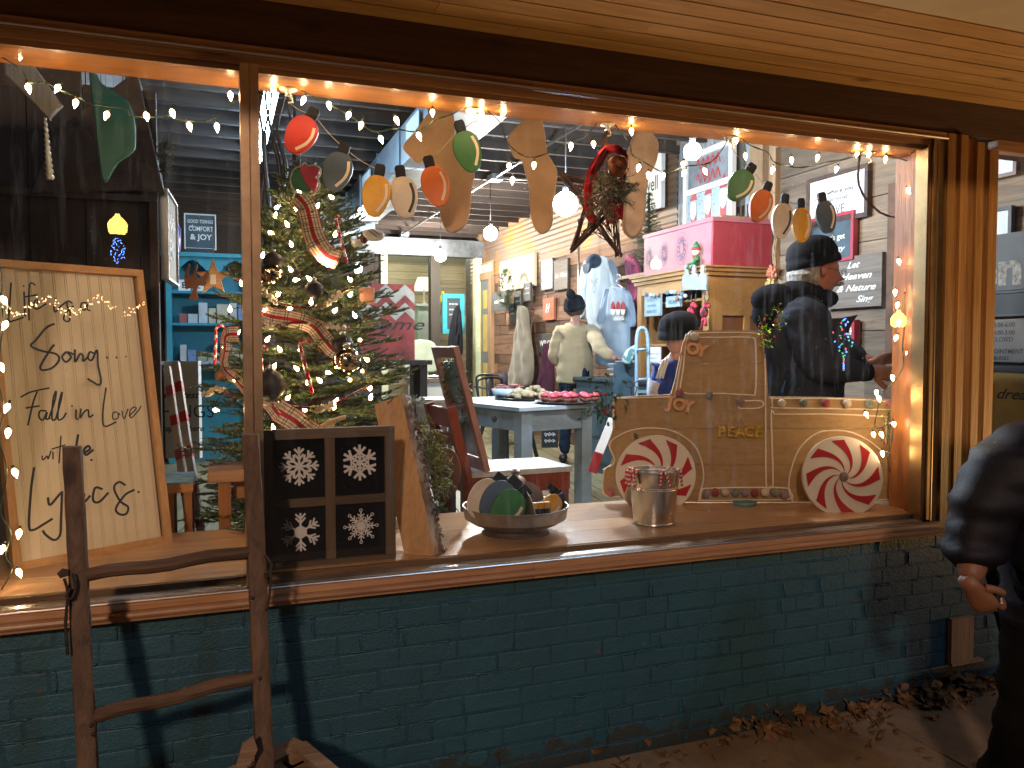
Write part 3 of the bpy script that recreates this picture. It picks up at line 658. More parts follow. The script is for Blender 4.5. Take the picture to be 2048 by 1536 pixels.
for i in range(95):
    p = at(1207+uni(-20, 20), 345+uni(0, 75), 3.05+uni(-.03, .03)); sprig(b, p, V((uni(-.7, .7), uni(-.5, .2), uni(-1, .1))), uni(.05, .1), .022, 26, .8, 0)
for i in range(16): sprig(b, at(1230+uni(-5, 8), 370+uni(-10, 30), 3.04), V((uni(.3, 1), uni(-.3, .3), uni(-.5, .3))), uni(.06, .1), .02, 26, .8, 2)
tag(b.build('pine_sprig', [m_fir2, m_twig, m_fir1]), 'frosted pine sprig tied over the red scarf on the star', 'sprig')
root = thing('jingle_bell', 'round rusty jingle bell on the red scarf', 'bell', at(1236, 332, 3.0)); p = at(1236, 332, 2.98)
b = MB(); b.ball(p, .041, 20); b.lathe(p-Z*.003, [(.0405, 0), (.0435, .002), (.0435, .006), (.0405, .008)], 24, axis=Z+V((.3, -.2, 0)), cap=False); b.build('shell', paint('rusty_bell', (.22, .07, .025), .45, .4, 14, .4, .5), root, True)
b = MB(); b.tube([p+V((.012, -.037, .014)), p+V((.018, -.0385, -.006)), p+V((.012, -.034, -.022))], .003, 6); b.tube([p+V((-.028, -.031, -.006)), p+V((-.015, -.037, -.014)), p+V((0, -.036, -.02))], .003, 6); b.build('slot', m_ink, root)
b = MB()
for x in (-.012, .004):
    b.add([p+V((x+.008*cos(2*pi*k/10)*(1 if k % 2 else .4), -.037, .02+.008*sin(2*pi*k/10)*(1 if k % 2 else .4))) for k in range(10)], [tuple(range(10))])
b.build('star_cutout', m_ink, root)
# ---- peppermint discs and the wooden gingerbread truck ----
D = 3.78
def vfr(px, py, d): return Fr(vat(px, py, d), RT, Z, -FH)
TO = vat(1500, 850, D); tf = Fr(TO, RT, Z, -FH)
def tuv(px, py, f=tf):
    d = ray(px, py); t = (f.o-CAM).dot(f.n)/d.dot(f.n); q = CAM+d*t-f.o; return (q.dot(f.u), q.dot(f.v))
truck = thing('wooden_truck', 'brown gingerbread pickup truck cut from boards with white icing lines', 'truck', vat(1500, 1003, D))
out = [(1226, 795), (1290, 791), (1342, 789), (1350, 762), (1360, 715), (1372, 670), (1384, 661), (1450, 660), (1516, 661), (1528, 672), (1532, 720), (1537, 793), (1700, 795), (1790, 799), (1788, 815), (1779, 829), (1776, 882), (1786, 897), (1797, 915), (1803, 935), (1812, 945), (1815, 988), (1806, 999), (1753, 1001), (1583, 1004), (1398, 1004), (1290, 1002), (1206, 991), (1206, 940), (1222, 930), (1226, 917), (1216, 890), (1222, 872), (1226, 860)]
m_ginger = wood('gingerbread_board', (.42, .27, .12), (.33, .20, .085), 'x', .65, .5, .12, .15)
# planks stacked: outline cut into horizontal boards by half-plane clipping
def clip(poly, k, lo):
    o = []
    for i in range(len(poly)):
        a, c = poly[i-1], poly[i]; ia = (a[1] >= k) if lo else (a[1] <= k); ic = (c[1] >= k) if lo else (c[1] <= k)
        if ia != ic: t = (k-a[1])/(c[1]-a[1]); o.append((a[0]+(c[0]-a[0])*t, k))
        if ic: o.append(c)
    return o
poly = [tuv(*p) for p in out]; cuts = [tuv(1500, y)[1] for y in (1010, 930, 857, 795, 727, 650)]
b = MB()
for i in range(5):
    q = clip(clip(poly, cuts[i]+.0009, True), cuts[i+1]-.0009, False); b.prism(q, tf, -.02, 0)
b.build('body', m_ginger, truck)
m_icing = paint('icing_white', (.86, .76, .64), .6, .05, bmp=0)
def icing(b, pts, closed=False, w=.0038, k=4):
    P = [tf(*tuv(*p), .0015) for p in pts]; P = smoothpath(P, k, closed) if k > 1 else P
    if closed: P.append(P[0])
    b.tube(P, w, 6)
b = MB()
icing(b, [(1228, 857), (1228, 802), (1236, 797), (1340, 794), (1350, 790), (1362, 720), (1376, 672), (1386, 667), (1448, 665), (1516, 667), (1524, 676), (1530, 740), (1532, 968), (1540, 972), (1546, 965), (1542, 830), (1548, 828)], k=3)
icing(b, [(1548, 829), (1650, 828), (1764, 833), (1772, 840), (1771, 888)], k=3)
icing(b, [(1544, 796), (1548, 797), (1660, 797), (1788, 804), (1790, 815), (1780, 819), (1660, 817), (1550, 816), (1545, 812)], True, k=2)
icing(b, [(1372, 686), (1382, 676), (1440, 675), (1500, 675), (1510, 684), (1512, 735), (1510, 785), (1500, 790), (1440, 787), (1382, 788), (1362, 782), (1360, 774), (1366, 740)], True, k=3)
icing(b, [(1479, 803), (1520, 802), (1526, 809), (1518, 816), (1482, 817), (1476, 812)], True, k=3)
icing(b, [(1397, 1003), (1400, 985), (1407, 955), (1401, 915), (1382, 884), (1345, 862), (1304, 856), (1264, 860), (1230, 876), (1219, 892), (1229, 917), (1224, 931), (1209, 941), (1208, 988), (1240, 993)], k=4)
icing(b, [(1585, 1003), (1577, 975), (1583, 935), (1600, 895), (1630, 868), (1660, 861), (1700, 864), (1735, 880), (1762, 900), (1785, 908), (1796, 925), (1801, 939), (1811, 948), (1812, 990), (1800, 997), (1750, 1000)], k=4)
icing(b, [(1400, 1000), (1404, 982), (1410, 977), (1490, 975), (1570, 976), (1580, 984), (1578, 998), (1490, 1000), (1404, 1001)], True, k=3)
b.build('icing_lines', m_icing, truck, True)
m_mintw = paint('mint_white', (.80, .72, .62), .3, .04, bmp=0); m_mintr = paint('mint_red', (.46, .02, .025), .3, .06, bmp=0)
def mint(px, py, r, d, lab, parent=None, lean=8, ph=0, swirl=.62):
    o = vat(px, py, d); a = R(lean); v = Z*cos(a)+FH*sin(a); n = (-FH*cos(a)+Z*sin(a)); fr = Fr(o, RT, v, n)
    root = parent or thing('peppermint_wheel', lab, 'peppermint disc', o)
    wp = thing('wheel', None, None, o) if parent else root
    if parent: wp.parent = parent; wp.location = o-wloc(parent)
    N = 64; pts = [(cos(2*pi*i/N)*r, sin(2*pi*i/N)*r) for i in range(N)]
    b = MB(); b.prism(pts, fr, -.018, 0, bev=.002); b.build('disc', m_mintw, wp, 'auto')
    b = MB()
    for k in range(8):
        a0 = 2*pi*k/8+ph; L = []; Rr = []
        for j in range(13):
            t = j/12; rr = r*(.06+.86*t); w = .045+.135*t**.9; an = a0+swirl*(1-t)**1.3*-2.1
            L.append(fr(cos(an+w)*rr, sin(an+w)*rr, .0015)); Rr.append(fr(cos(an-w)*rr, sin(an-w)*rr, .0015))
        vs = [x for p in zip(L, Rr) for x in p]; b.add(vs, [(2*i, 2*i+2, 2*i+3, 2*i+1) for i in range(12)])
    b.build('red_swirl', m_mintr, wp); return fr, wp
mint(1312, 950, .078*D/1.585*1.02, D-.03, None, truck, 0, .35)
f2, w2 = mint(1686, 953, .1835, 3.60, 'large red and white peppermint wheel leaning on the truck at right', None, 9, .1)
m_pom = {k: fabric('pompom_'+k, c, 120, .25) for k, c in dict(pink=(.50, .16, .17), cream=(.72, .62, .52), sage=(.26, .30, .24), mauve=(.33, .24, .26), rose=(.42, .08, .08)).items()}
b = MB(); b.ball(f2(0, 0, .012), .021, 12); b.build('hub', m_pom['mauve'], w2, True)
poms = [(1387, 674, 19, 'cream'), (1358, 785, 17, 'pink'), (1417, 790, 16, 'sage'), (1479, 803, 17, 'mauve'), (1561, 806, 17, 'cream'), (1605, 805, 17, 'sage'), (1649, 806, 18, 'rose'), (1691, 807, 18, 'cream'), (1736, 808, 18, 'sage'), (1777, 807, 17, 'pink'), (1220, 984, 17, 'pink'),
 (1410, 987, 17, 'mauve'), (1429, 983, 17, 'rose'), (1448, 983, 17, 'cream'), (1469, 984, 17, 'sage'), (1488, 984, 17, 'mauve'), (1508, 984, 17, 'rose'), (1528, 984, 17, 'cream'), (1548, 984, 17, 'sage'), (1567, 989, 18, 'mauve')]
for px, py, dd, k in poms:
    u, v = tuv(px, py); b = MB(); r = dd/2*D/F; b.ball(tf(u, v, r*.8), r, 12); b.build('pompom', m_pom[k], truck, True)
m_raw = wood('cut_wood_letters', (.80, .42, .20), (.62, .30, .13), 'x', .5, 1.4, .2, .1)
def letters(txt, px, py, h, rot, sp, lab, mat):
    u, v = tuv(px, py); a = R(rot); root = thing('wooden_word', lab, 'letters', tf(u, v, .01), 'small wooden words hung on the truck')
    for i, ch in enumerate(txt):
        x = (i-(len(txt)-1)/2)*sp; f3 = Fr(tf(u+x*cos(a), v+x*sin(a), .010), tf.u*cos(a)+Z*sin(a), Z*cos(a)-tf.u*sin(a), tf.n)
        b = MB(); cu = bpy.data.curves.new('letter_source', 'FONT'); cu.body = ch; cu.size = h/.69; cu.align_x = 'CENTER'; cu.offset = h*.07; cu.extrude = .005; cu.resolution_u = 3
        ob = bpy.data.objects.new('letter_source', cu); COL.objects.link(ob); me = bpy.data.meshes.new_from_object(ob); bpy.data.objects.remove(ob); bpy.data.curves.remove(cu)
        b.add([f3(q.co.x, q.co.y-h/2, q.co.z+.004) for q in me.vertices], [tuple(q.vertices) for q in me.polygons])
        for zz in ((-h/2, h/2-.006) if ch in 'PE' else ()):      # slab serifs
            if ch in 'JYPEI': b.fbox(f3, -h*.26, h*.26 if ch != 'P' or zz > 0 else h*.05, zz, zz+.006, .001, .007) if not (ch == 'J' and zz < 0) and not (ch == 'Y' and zz > 0) else None
        b.build('letter', mat, root)
    b = MB(); top = tf(u, v+h*1.3, .012)
    for s in (-1, 1): b.tube([tf(u+s*sp*.8*cos(a), v+s*sp*.8*sin(a)+h*.5, .006), top], .0008, 4)
    b.build('thread', m_twine, root)
letters('JOY', 1384, 697, .052, -12, .044, 'raw wooden word JOY hung at the truck windscreen', m_raw)
letters('JOY', 1357, 808, .052, -12, .044, 'raw wooden word JOY hung on the truck bonnet', m_raw)
letters('PEACE', 1478, 862, .047, 0, .044, 'golden wooden word PEACE fixed on the truck door', paint('gold_letters', (.95, .58, .10), .2, .3, 40, .2, .25))
root = thing('small_bell', 'tiny dark bell hanging at the back of the truck', 'bell', tf(*tuv(1786, 975), .01)); b = MB(); b.lathe(tf(*tuv(1786, 972), .012)-Z*.02, [(.012, 0), (.011, .006), (.008, .02), (.004, .028), (.002, .034)], 12); b.build('bell', paint('dark_brass', (.06, .05, .04), .4, .2, 10, .1, .8), root, True)
b = MB(); b.tube([tf(*tuv(1786, 965), .012), tf(*tuv(1785, 940), .008)], .001, 4); b.build('string', m_twine, root)
b = MB(); b.lathe(vat(1489, 1016, D-.03), [(.035, 0), (.05, .006), (.056, .03), (.05, .033)], 24); tag(b.build('support_cup', paint('teal_cup', (.10, .22, .2), .4), None, True), 'shallow teal dish propping up the middle of the truck', 'dish')
# holly and tinsel picks on the truck
m_holly = paint('holly_leaf', (.02, .10, .03), .35, .3); m_berry = paint('berry_red', (.45, .01, .02), .2, .1); m_tinsel = metal('tinsel_green', (.30, .52, .05), .25)
def pick(px, py, d, n, r, lab, tins=False, hgt=.1):
    root = thing('holly_pick', lab, 'holly', vat(px, py, d)); b = MB(); c = vat(px, py, d)
    for i in range(n):
        p = c+RT*random.gauss(0, r*.45)+Z*random.gauss(0, hgt*.5)-FH*uni(0, .03); a = uni(0, 6.28); u = RT*cos(a)+Z*sin(a); v = (-RT*sin(a)+Z*cos(a)); f = Fr(p, u, v+FH*uni(-.6, .6))
        if tins:
            for k in range(7): e = p+V((uni(-1, 1), uni(-1, 1), uni(-1, 1))).normalized()*.016; s = (e-p).cross(FH).normalized()*.0012; b.add([p+s, p-s, e], [(0, 1, 2)])
        else:
            L = uni(.018, .03); pts = [(0, 0), (L*.3, L*.3), (L*.45, L*.16), (L*.7, L*.28), (L, 0), (L*.7, -L*.28), (L*.45, -L*.16), (L*.3, -L*.3)]; b.add([f(x, y) for x, y in pts], [tuple(range(8))])
    b.build('leaves', m_tinsel if tins else m_holly, root)
    for i in range(max(4, n//7)):
        b = MB(); b.ball(c+RT*random.gauss(0, r*.4)+Z*random.gauss(0, hgt*.4)-FH*.03, .0065, 8); b.build('berry', m_berry, root, True)
    b = MB(); b.tube([c-Z*hgt*1.2, c, c+Z*hgt], .002, 5); b.build('stem', m_twig, root)
pick(1212, 800, D-.02, 46, .09, 'holly sprig with red berries on the nose of the truck', False, .10)
pick(1195, 822, D-.01, 24, .10, 'trailing holly below the sprig at the front of the truck', False, .05)
pick(1530, 665, D-.04, 46, .05, 'glittery green tinsel pick on the back of the truck cab', True, .10); pick(1556, 640, D-.02, 26, .035, 'short gold green tinsel tuft beside the man in the cap', True, .07)
pick(1788, 855, D-.02, 80, .07, 'bright green tinsel pick with red berries at the tail of the truck', True, .10)
# ---- enamel bucket with candy canes ----
LZ = .8155
def candy(name_fr, L, r=.0032, hook=.018, lab=None, up=None, loc=None, root=None):
    pass
m_caner = paint('candy_red', (.62, .015, .02), .25, .05, bmp=0); m_canew = paint('candy_white', (.82, .76, .70), .25, .03, bmp=0)
def cane(p, fr, L, hook, r, lab, group=None):
    """candy cane hanging by its hook; stripes are alternate slanted rings"""
    pts = [fr(0, -L+L*i/14) for i in range(15)]+[fr(hook*(1-cos(pi*i/8)), hook*sin(pi*i/8)) for i in range(1, 10)]
    b = MB(); n = 8; K = len(pts); P = []
    b.tube(pts, r, n)
    for k in range(len(b.f)-2):
        i, j = divmod(k, n); b.m[k] = 1 if ((i*2+j) % 8) < 3 else 0
    o = b.build('candy_cane', [m_caner, m_canew], None, True); tag(o, lab, 'candy cane', group); return o
bk = onZ(1307, 1046, LZ); bk.z = LZ
root = thing('metal_bucket', 'shiny metal bucket holding small candy canes on the ledge', 'bucket', bk)
def steelbucket():
    m = bpy.data.materials.new('bucket_tin'); p = principled(m); n, l = nodes(m); v = coords(n, l, (1, 1, .6)); g = tex(n, l, v, 30, 4)
    p.inputs['Base Color'].default_value = (.66, .62, .56, 1); p.inputs['Metallic'].default_value = 1; r = n.new('ShaderNodeMapRange'); r.inputs['To Min'].default_value = .14; r.inputs['To Max'].default_value = .34; l.new(g, r.inputs[0]); l.new(r.outputs[0], p.inputs['Roughness']); return m
mb_ = steelbucket()
b = MB(); pr = [(.083, 0), (.088, .003), (.088, .008), (.085, .012), (.098, .148), (.101, .150), (.099, .154), (.102, .158), (.1, .162), (.102, .166), (.109, .222), (.113, .224), (.113, .229), (.108, .228), (.100, .165), (.084, .014)]
b.lathe(bk, pr, 48, cap=False); b.lathe(bk+Z*.013, [(.0001, 0), (.084, .001)], 48); b.build('body', mb_, root, 'auto')
b = MB(); b.tube([bk+V((cos(t)*.115, sin(t)*.09-.01, .215+.0*sin(t))) for t in [pi*i/16 for i in range(17)]], .0022, 6)
for s in (-1, 1): b.box(bk+V((s*.112, 0, .21)), (.01, .018, .022))
b.build('handle', m_steel, root, True)
hs = [(-88, 0), (-80, 1), (-70, 0), (-62, 1), (-52, 0), (2, 0), (12, 1), (58, 0)]
for i, (a, t) in enumerate(hs):
    an = R(-90+a*.95-YAW*57*0+(-18)); q = bk+V((cos(an)*.112, sin(an)*.112, .224)); rad = V((cos(an), sin(an), 0)); tang = V((-sin(an), cos(an), 0))
    fr = Fr(q+rad*.009+Z*.002, (-rad), Z*cos(R(uni(-20, 20)))+tang*uni(-.4, .4)); 
    cane(q, fr, uni(.05, .068), .011, .0052, 'small red and white candy cane hooked over the bucket rim', 'candy canes hooked on the bucket rim')
# ---- round tin caddy with spare wooden bulbs ----
cc = onZ(1031, 1064, LZ); cc.z = LZ
root = thing('round_caddy', 'round divided tin caddy on a turntable base filled with wooden bulbs', 'caddy', cc)
m_tin = paint('old_tin', (.40, .36, .32), .42, .25, 9, .1, .85, c2=(.25, .2, .17))
b = MB(); b.lathe(cc, [(.135, 0), (.137, .004), (.13, .007), (.118, .012), (.112, .022), (.122, .03)], 48); b.build('base', m_tin, root, 'auto')
b = MB(); b.lathe(cc, [(.0001, .031), (.13, .031), (.172, .042), (.205, .062), (.211, .105), (.2145, .108), (.2145, .112), (.208, .111), (.202, .064), (.168, .046), (.0001, .036)], 56, cap=False); b.build('tray', m_tin, root, 'auto')
b = MB(); b.tube([cc+Z*.036, cc+Z*.20], .026, 20); b.lathe(cc+Z*.20, [(.044, 0), (.044, .006), (.036, .02), (.018, .03), (.014, .034), (.018, .04), (.02, .048), (.012, .056), (.001, .058)], 24); b.build('finial', m_tin, root, 'auto')
for k in range(3):
    a = R(-88+k*120); u = V((cos(a), sin(a), 0)); fr = Fr(cc+Z*.04, u, Z); N = 14
    pts = [(.02, 0), (.19, .01), (.2, .05)]+[(.2*cos(t), .05+.115*sin(t)) for t in [pi/2*i/8 for i in range(1, 9)]]+[(.02, .165)]
    b = MB(); b.prism(pts, fr, -.0012, .0012); b.build('divider', m_tin, root)
def spare(c, yaw, roll, s, col, key, lab, tip=0, g='spare wooden bulbs in the caddy'):
    a = R(roll); y_ = R(yaw); u0 = V((cos(y_), sin(y_), 0)); n = V((sin(y_), -cos(y_), 0)); n = (n*cos(R(tip))+Z*sin(R(tip))); v0 = n.cross(u0); u = u0*cos(a)-v0*sin(a); v = v0*cos(a)+u0*sin(a)
    fr = Fr(c, u, v, n); root = thing('wooden_bulb', lab, 'ornament', c, g); b = MB(); b.prism(sp2([(x*s*.78, z*s) for x, z in BODY], 4), fr, -.008, .008, bev=.002); b.build('body', paint('bulb_'+key, col), root, 'auto')
    b = MB(); w = s*.78; b.prism([(-.2*w, .49*s), (.2*w, .49*s), (.2*w, .74*s), (-.2*w, .74*s)], fr, -.0085, .0085, bev=.002); b.build('cap', m_cap, root, 'auto')
    b = MB(); stroke(b, [(.30*w, .26*s), (.36*w, .05*s), (.28*w, -.2*s), (.12*w, -.36*s)], fr, .1*w, .0092); b.build('highlight', WHT, root)
spare(cc+V((-.075, -.115, .125)), 0, 52, .155, CR['green'], 'green', 'dark green wooden bulb lying foremost in the caddy', 12)
spare(cc+V((-.10, -.07, .145)), 0, 48, .17, CR['slate'], 'slate', 'slate wooden bulb behind the green one in the caddy', 18)
spare(cc+V((-.145, -.045, .15)), 0, 44, .17, CR['white'], 'white', 'cream wooden bulb leaning out at the left of the caddy', 20)
spare(cc+V((.12, -.08, .115)), 5, 62, .10, CR['yellow'], 'yellow', 'yellow wooden bulb lying on its side at the right of the caddy', 10)
for i in range(3):
    x = .032+i*.026; root = thing('wooden_bulb', ('first', 'second', 'third')[i]+' yellow and black wooden block bulb standing right of the caddy divider', 'ornament', cc+V((x, -.13, .05)), 'spare wooden bulbs in the caddy')
    b = MB(); b.box(cc+V((x, -.125, .085)), (.023, .018, .06)); b.build('cap', m_cap, root); b = MB(); b.box(cc+V((x, -.125, .128)), (.0225, .0185, .024)); b.build('body', paint('bulb_yellow', CR['yellow']), root)
for i, (dx, dz, r_) in enumerate(((.16, .165, -38), (.175, .14, -42), (.185, .115, -46), (.19, .095, -60))):
    q = cc+V((dx, -.03+.01*i, dz)); rt = Matrix.Rotation(R(-r_), 3, 'Y'); root = thing('wooden_bulb', ('topmost', 'second', 'third', 'lowest')[i]+' black cap end sticking out of the caddy at right', 'ornament', q, 'spare wooden bulbs in the caddy')
    b = MB(); b.box(q, (.075, .016, .022), rt); b.build('cap', m_cap, root)
# ---- bark slab leaning ----
root = thing('bark_slab', 'thick sawn slab with peeling white bark leaning in the window', 'wood slab', onZ(873, 1105, LZ))
P0 = onZ(873, 1110, LZ); P0.z = LZ; P1 = vat(805, 792, 3.05)
ax = (P1-P0); Ls = ax.length; ax.normalize(); wd = V((-.80, .6, 0)); wd = (wd-ax*wd.dot(ax)).normalized(); nn = ax.cross(wd)
if nn.y > 0: nn = -nn
fr = Fr(P0, wd, ax, nn)
m_sawn = wood('sawn_slab', (.60, .36, .17), (.42, .22, .09), 'z', .6, .8, .1, .4)
b = MB(); b.fbox(fr, .0, .115, 0, Ls, -.058, .012)
b.build('slab', m_sawn, root)
m_birch = corrug('birch_bark', (.10, .05, .03), (.52, .45, .38), (.2, .12, .08))
b = MB(); n = 60
vs = []
for i in range(n+1):
    t = i/n*Ls
    for j, (a, c) in enumerate(((-.001, .014), (-.014, .008), (-.02, -.016), (-.017, -.042), (-.002, -.06))):
        vs.append(fr(a-.006*noise.noise(V((t*30, j, 1))), t, c+.004*noise.noise(V((t*22, j, 7)))))
b.add(vs, [(i*5+j, i*5+j+1, (i+1)*5+j+1, (i+1)*5+j) for i in range(n) for j in range(4)]); b.rv = .3
for i in range(260):
    t = uni(0, .97)*Ls; a = uni(-.02, -.016); c = uni(-.05, .008); s = uni(.006, .02); b.add([fr(a-.003, t, c), fr(a-uni(.004, .012), t+s*.5, c+uni(-.004, .006)), fr(a-.003, t+s, c+.004), fr(a-.001, t+s*.5, c-.006)], [(0, 1, 2, 3)])
b.build('bark', m_birch, root)
b = MB(); b.tube([fr(.02, Ls-.01, -.062), fr(.02, Ls+.004, 0), fr(.03, Ls+.004, .01), fr(.06, Ls-.02, .018)], .002, 5); b.tube([fr(.05, Ls-.01, -.062), fr(.05, Ls+.006, 0), fr(.06, Ls-.01, .014)], .002, 5); b.build('wire_loop', m_black, root)
# ---- snowflake window frame ----
o = V((.128, .075, .7905)); q = onZ(802, 1135, .80)
sx = .445; sz = .493; fr = Fr(o+V((.001, 0, 0)), (1, 0, 0), (0, .02, 1), (0, -1, .02))
root = thing('snowflake_frame', 'four pane barn wood frame with white snowflakes on black glass', 'framed panel', o+V((sx/2, 0, 0)))
m_old = wood('weathered_frame', (.17, .11, .07), (.07, .047, .03), 'x', .8, 1.5, .25, .5); m_oldz = wood('weathered_frame_upright', (.17, .11, .07), (.07, .047, .03), 'z', .8, 1.5, .25, .5)
t = .045
b = MB(); b.fbox(fr, .035, sx, sz-.034, sz, -.04, 0); b.build('rail', m_old, root); b = MB(); b.fbox(fr, 0, sx+.0, 0, .042, -.04, 0); b.build('rail', m_old, root)
b = MB(); b.fbox(fr, 0, .034, .043, sz-.001, -.04, -.0); b.build('stile', m_oldz, root); b = MB(); b.fbox(fr, sx-.034, sx, .043, sz-.035, -.04, 0); b.build('stile', m_oldz, root)
b = MB(); b.fbox(fr, .205, .238, .043, sz-.035, -.04, -.003); b.build('mullion', m_oldz, root)
zc = .242
for xa, xb in ((.0345, .2045), (.2385, sx-.0345)):
    b = MB(); b.fbox(fr, xa, xb, zc-.014, zc+.014, -.03, -.006); b.build('glazing_bar', m_old, root)
m_bg = paint('black_panel', (.006, .006, .008), .12, .1, bmp=0)
b = MB(); b.fbox(fr, .02, sx-.02, .02, sz-.02, -.028, -.02); b.build('panel', m_bg, root)
m_flake = paint('flake_paint', (.80, .75, .74), .6, .06, bmp=0)
def flake(cx, cz, r, kind):
    b = MB(); cc_ = -.0185
    def S(x0, z0, x1, z1, w, a): 
        c, s = cos(a), sin(a); stroke(b, [(cx+x0*c-z0*s, cz+x0*s+z0*c), (cx+x1*c-z1*s, cz+x1*s+z1*c)], fr, w*r, cc_+uni(0, .0003))
    def disc(x, z, rad, a, hole=0):
        c, s = cos(a), sin(a); X = cx+x*c-z*s; Zc = cz+x*s+z*c; n = 14
        if hole: b.add([fr(X+cos(2*pi*k/n)*q, Zc+sin(2*pi*k/n)*q, cc_+.0004) for q in (rad, hole) for k in range(n)], [(k, (k+1) % n, n+(k+1) % n, n+k) for k in range(n)])
        else: b.add([fr(X+cos(2*pi*k/n)*rad, Zc+sin(2*pi*k/n)*rad, cc_+.0004) for k in range(n)], [tuple(range(n))])
    m = 8 if kind in (0, 3) else 6
    for k in range(m):
        a = 2*pi*k/m+pi/2
        if kind == 0:
            S(0, 0, r, 0, .13, a)
            for q in (.38, .68): 
                for s in (-1, 1): S(r*q, 0, r*(q+.24), s*r*.22, .12, a)
        elif kind == 1:
            S(0, 0, r, 0, .15, a)
            for s in (-1, 1): S(r*.55, 0, r*.86, s*r*.3, .15, a); S(r*.25, 0, r*.42, s*r*.24, .10, a); S(r*.42, s*r*.24, r*.6, 0, .10, a)
        elif kind == 2:
            S(r*.2, 0, r, 0, .11, a)
            for q in (.5, .72):
                for s in (-1, 1): S(r*q, 0, r*(q+.26), s*r*.24, .10, a)
        else:
            S(0, 0, r*.86, 0, .07, a); disc(r*.93, 0, r*.1, a, r*.055)
            for s in (-1, 1): S(r*.55, 0, r*.7, s*r*.17, .07, a); S(r*.38, 0, r*.53, s*r*.17, .06, a); S(r*.15, s*r*.05, r*.32, s*r*.14, .07, a); S(r*.32, s*r*.14, r*.45, 0, .07, a)
    if kind == 2: disc(0, 0, r*.34, 0)
    if kind == 3: disc(0, 0, r*.2, 0)
    b.build('snowflake', m_flake, root)
flake(.120, .365, .063, 0); flake(.325, .368, .06, 1); flake(.122, .140, .063, 2); flake(.327, .145, .060, 3)
# ---- big lettered sign ----
BL = onZ(28, 1143, LZ); BR = onZ(346, 1083, LZ); u = (BR-BL).normalized(); m = V((-u.y, u.x, 0)); best = None
for i in range(0, 60):
    be = R(i*.5); w = Z*cos(be)+m*sin(be)
    for j in range(60, 130):
        h = j*.01; p = BR+w*h-CAM; dz = p.dot(FW); X = 1024+F*p.dot(RT)/dz; Y = 768-F*p.dot(UP)/dz; e = (X-285)**2+(Y-540)**2
        if best is None or e < best[0]: best = (e, be, h)
_, be, SH = best; SWd = (BR-BL).length; vv = Z*cos(be)+m*sin(be); nn = u.cross(vv); sf = Fr(BL, u, vv, nn)
def suv(px, py, c=0):
    d = ray(px, py); t = (sf(0, 0, c)-CAM).dot(sf.n)/d.dot(sf.n); q = CAM+d*t-sf.o; return (q.dot(sf.u), q.dot(sf.v))
root = thing('lettered_sign', 'tall cream beadboard sign reading Life is a Song in a pine frame', 'sign', BL+(BR-BL)*.5)
m_sfr = wood('sign_frame_pine', (.60, .34, .15), (.46, .24, .10), 'x', .55, .8, .1, .3); m_sfz = wood('sign_frame_pine_upright', (.56, .32, .15), (.42, .23, .1), 'z', .55, .8, .1, .3)
fw_ = .026
b = MB(); b.fbox(sf, 0, SWd, 0, fw_, -.038, 0); b.build('frame_rail', m_sfr, root); b = MB(); b.fbox(sf, 0, SWd, SH-fw_, SH, -.038, 0); b.build('frame_rail', m_sfr, root)
b = MB(); b.fbox(sf, 0, fw_, fw_+.0005, SH-fw_-.0005, -.038, -.0005); b.build('frame_stile', m_sfz, root); b = MB(); b.fbox(sf, SWd-fw_, SWd, fw_+.0005, SH-fw_-.0005, -.038, -.0005); b.build('frame_stile', m_sfz, root)
b = MB(); b.rv = .5; x = fw_-.004; pitch = .0405; c0 = -.018; prof = []
while x < SWd-fw_+.004:
    prof += [(x, c0), (x+pitch-.0105, c0), (x+pitch-.0095, c0-.0025), (x+pitch-.0085, c0), (x+pitch-.006, c0+.0004), (x+pitch-.0035, c0), (x+pitch-.0025, c0-.0025), (x+pitch-.0015, c0)]; x += pitch
prof = [p for p in prof if p[0] < SWd-fw_+.003]
vs = [sf(a, z, c) for a, c in prof for z in (fw_-.003, SH-fw_+.003)]; b.add(vs, [(2*i, 2*i+2, 2*i+3, 2*i+1) for i in range(len(prof)-1)]); b.build('beadboard', paint('beadboard_cream', (.68, .59, .43), .55, .03, 3, .05), root)
INK = c0+.0014
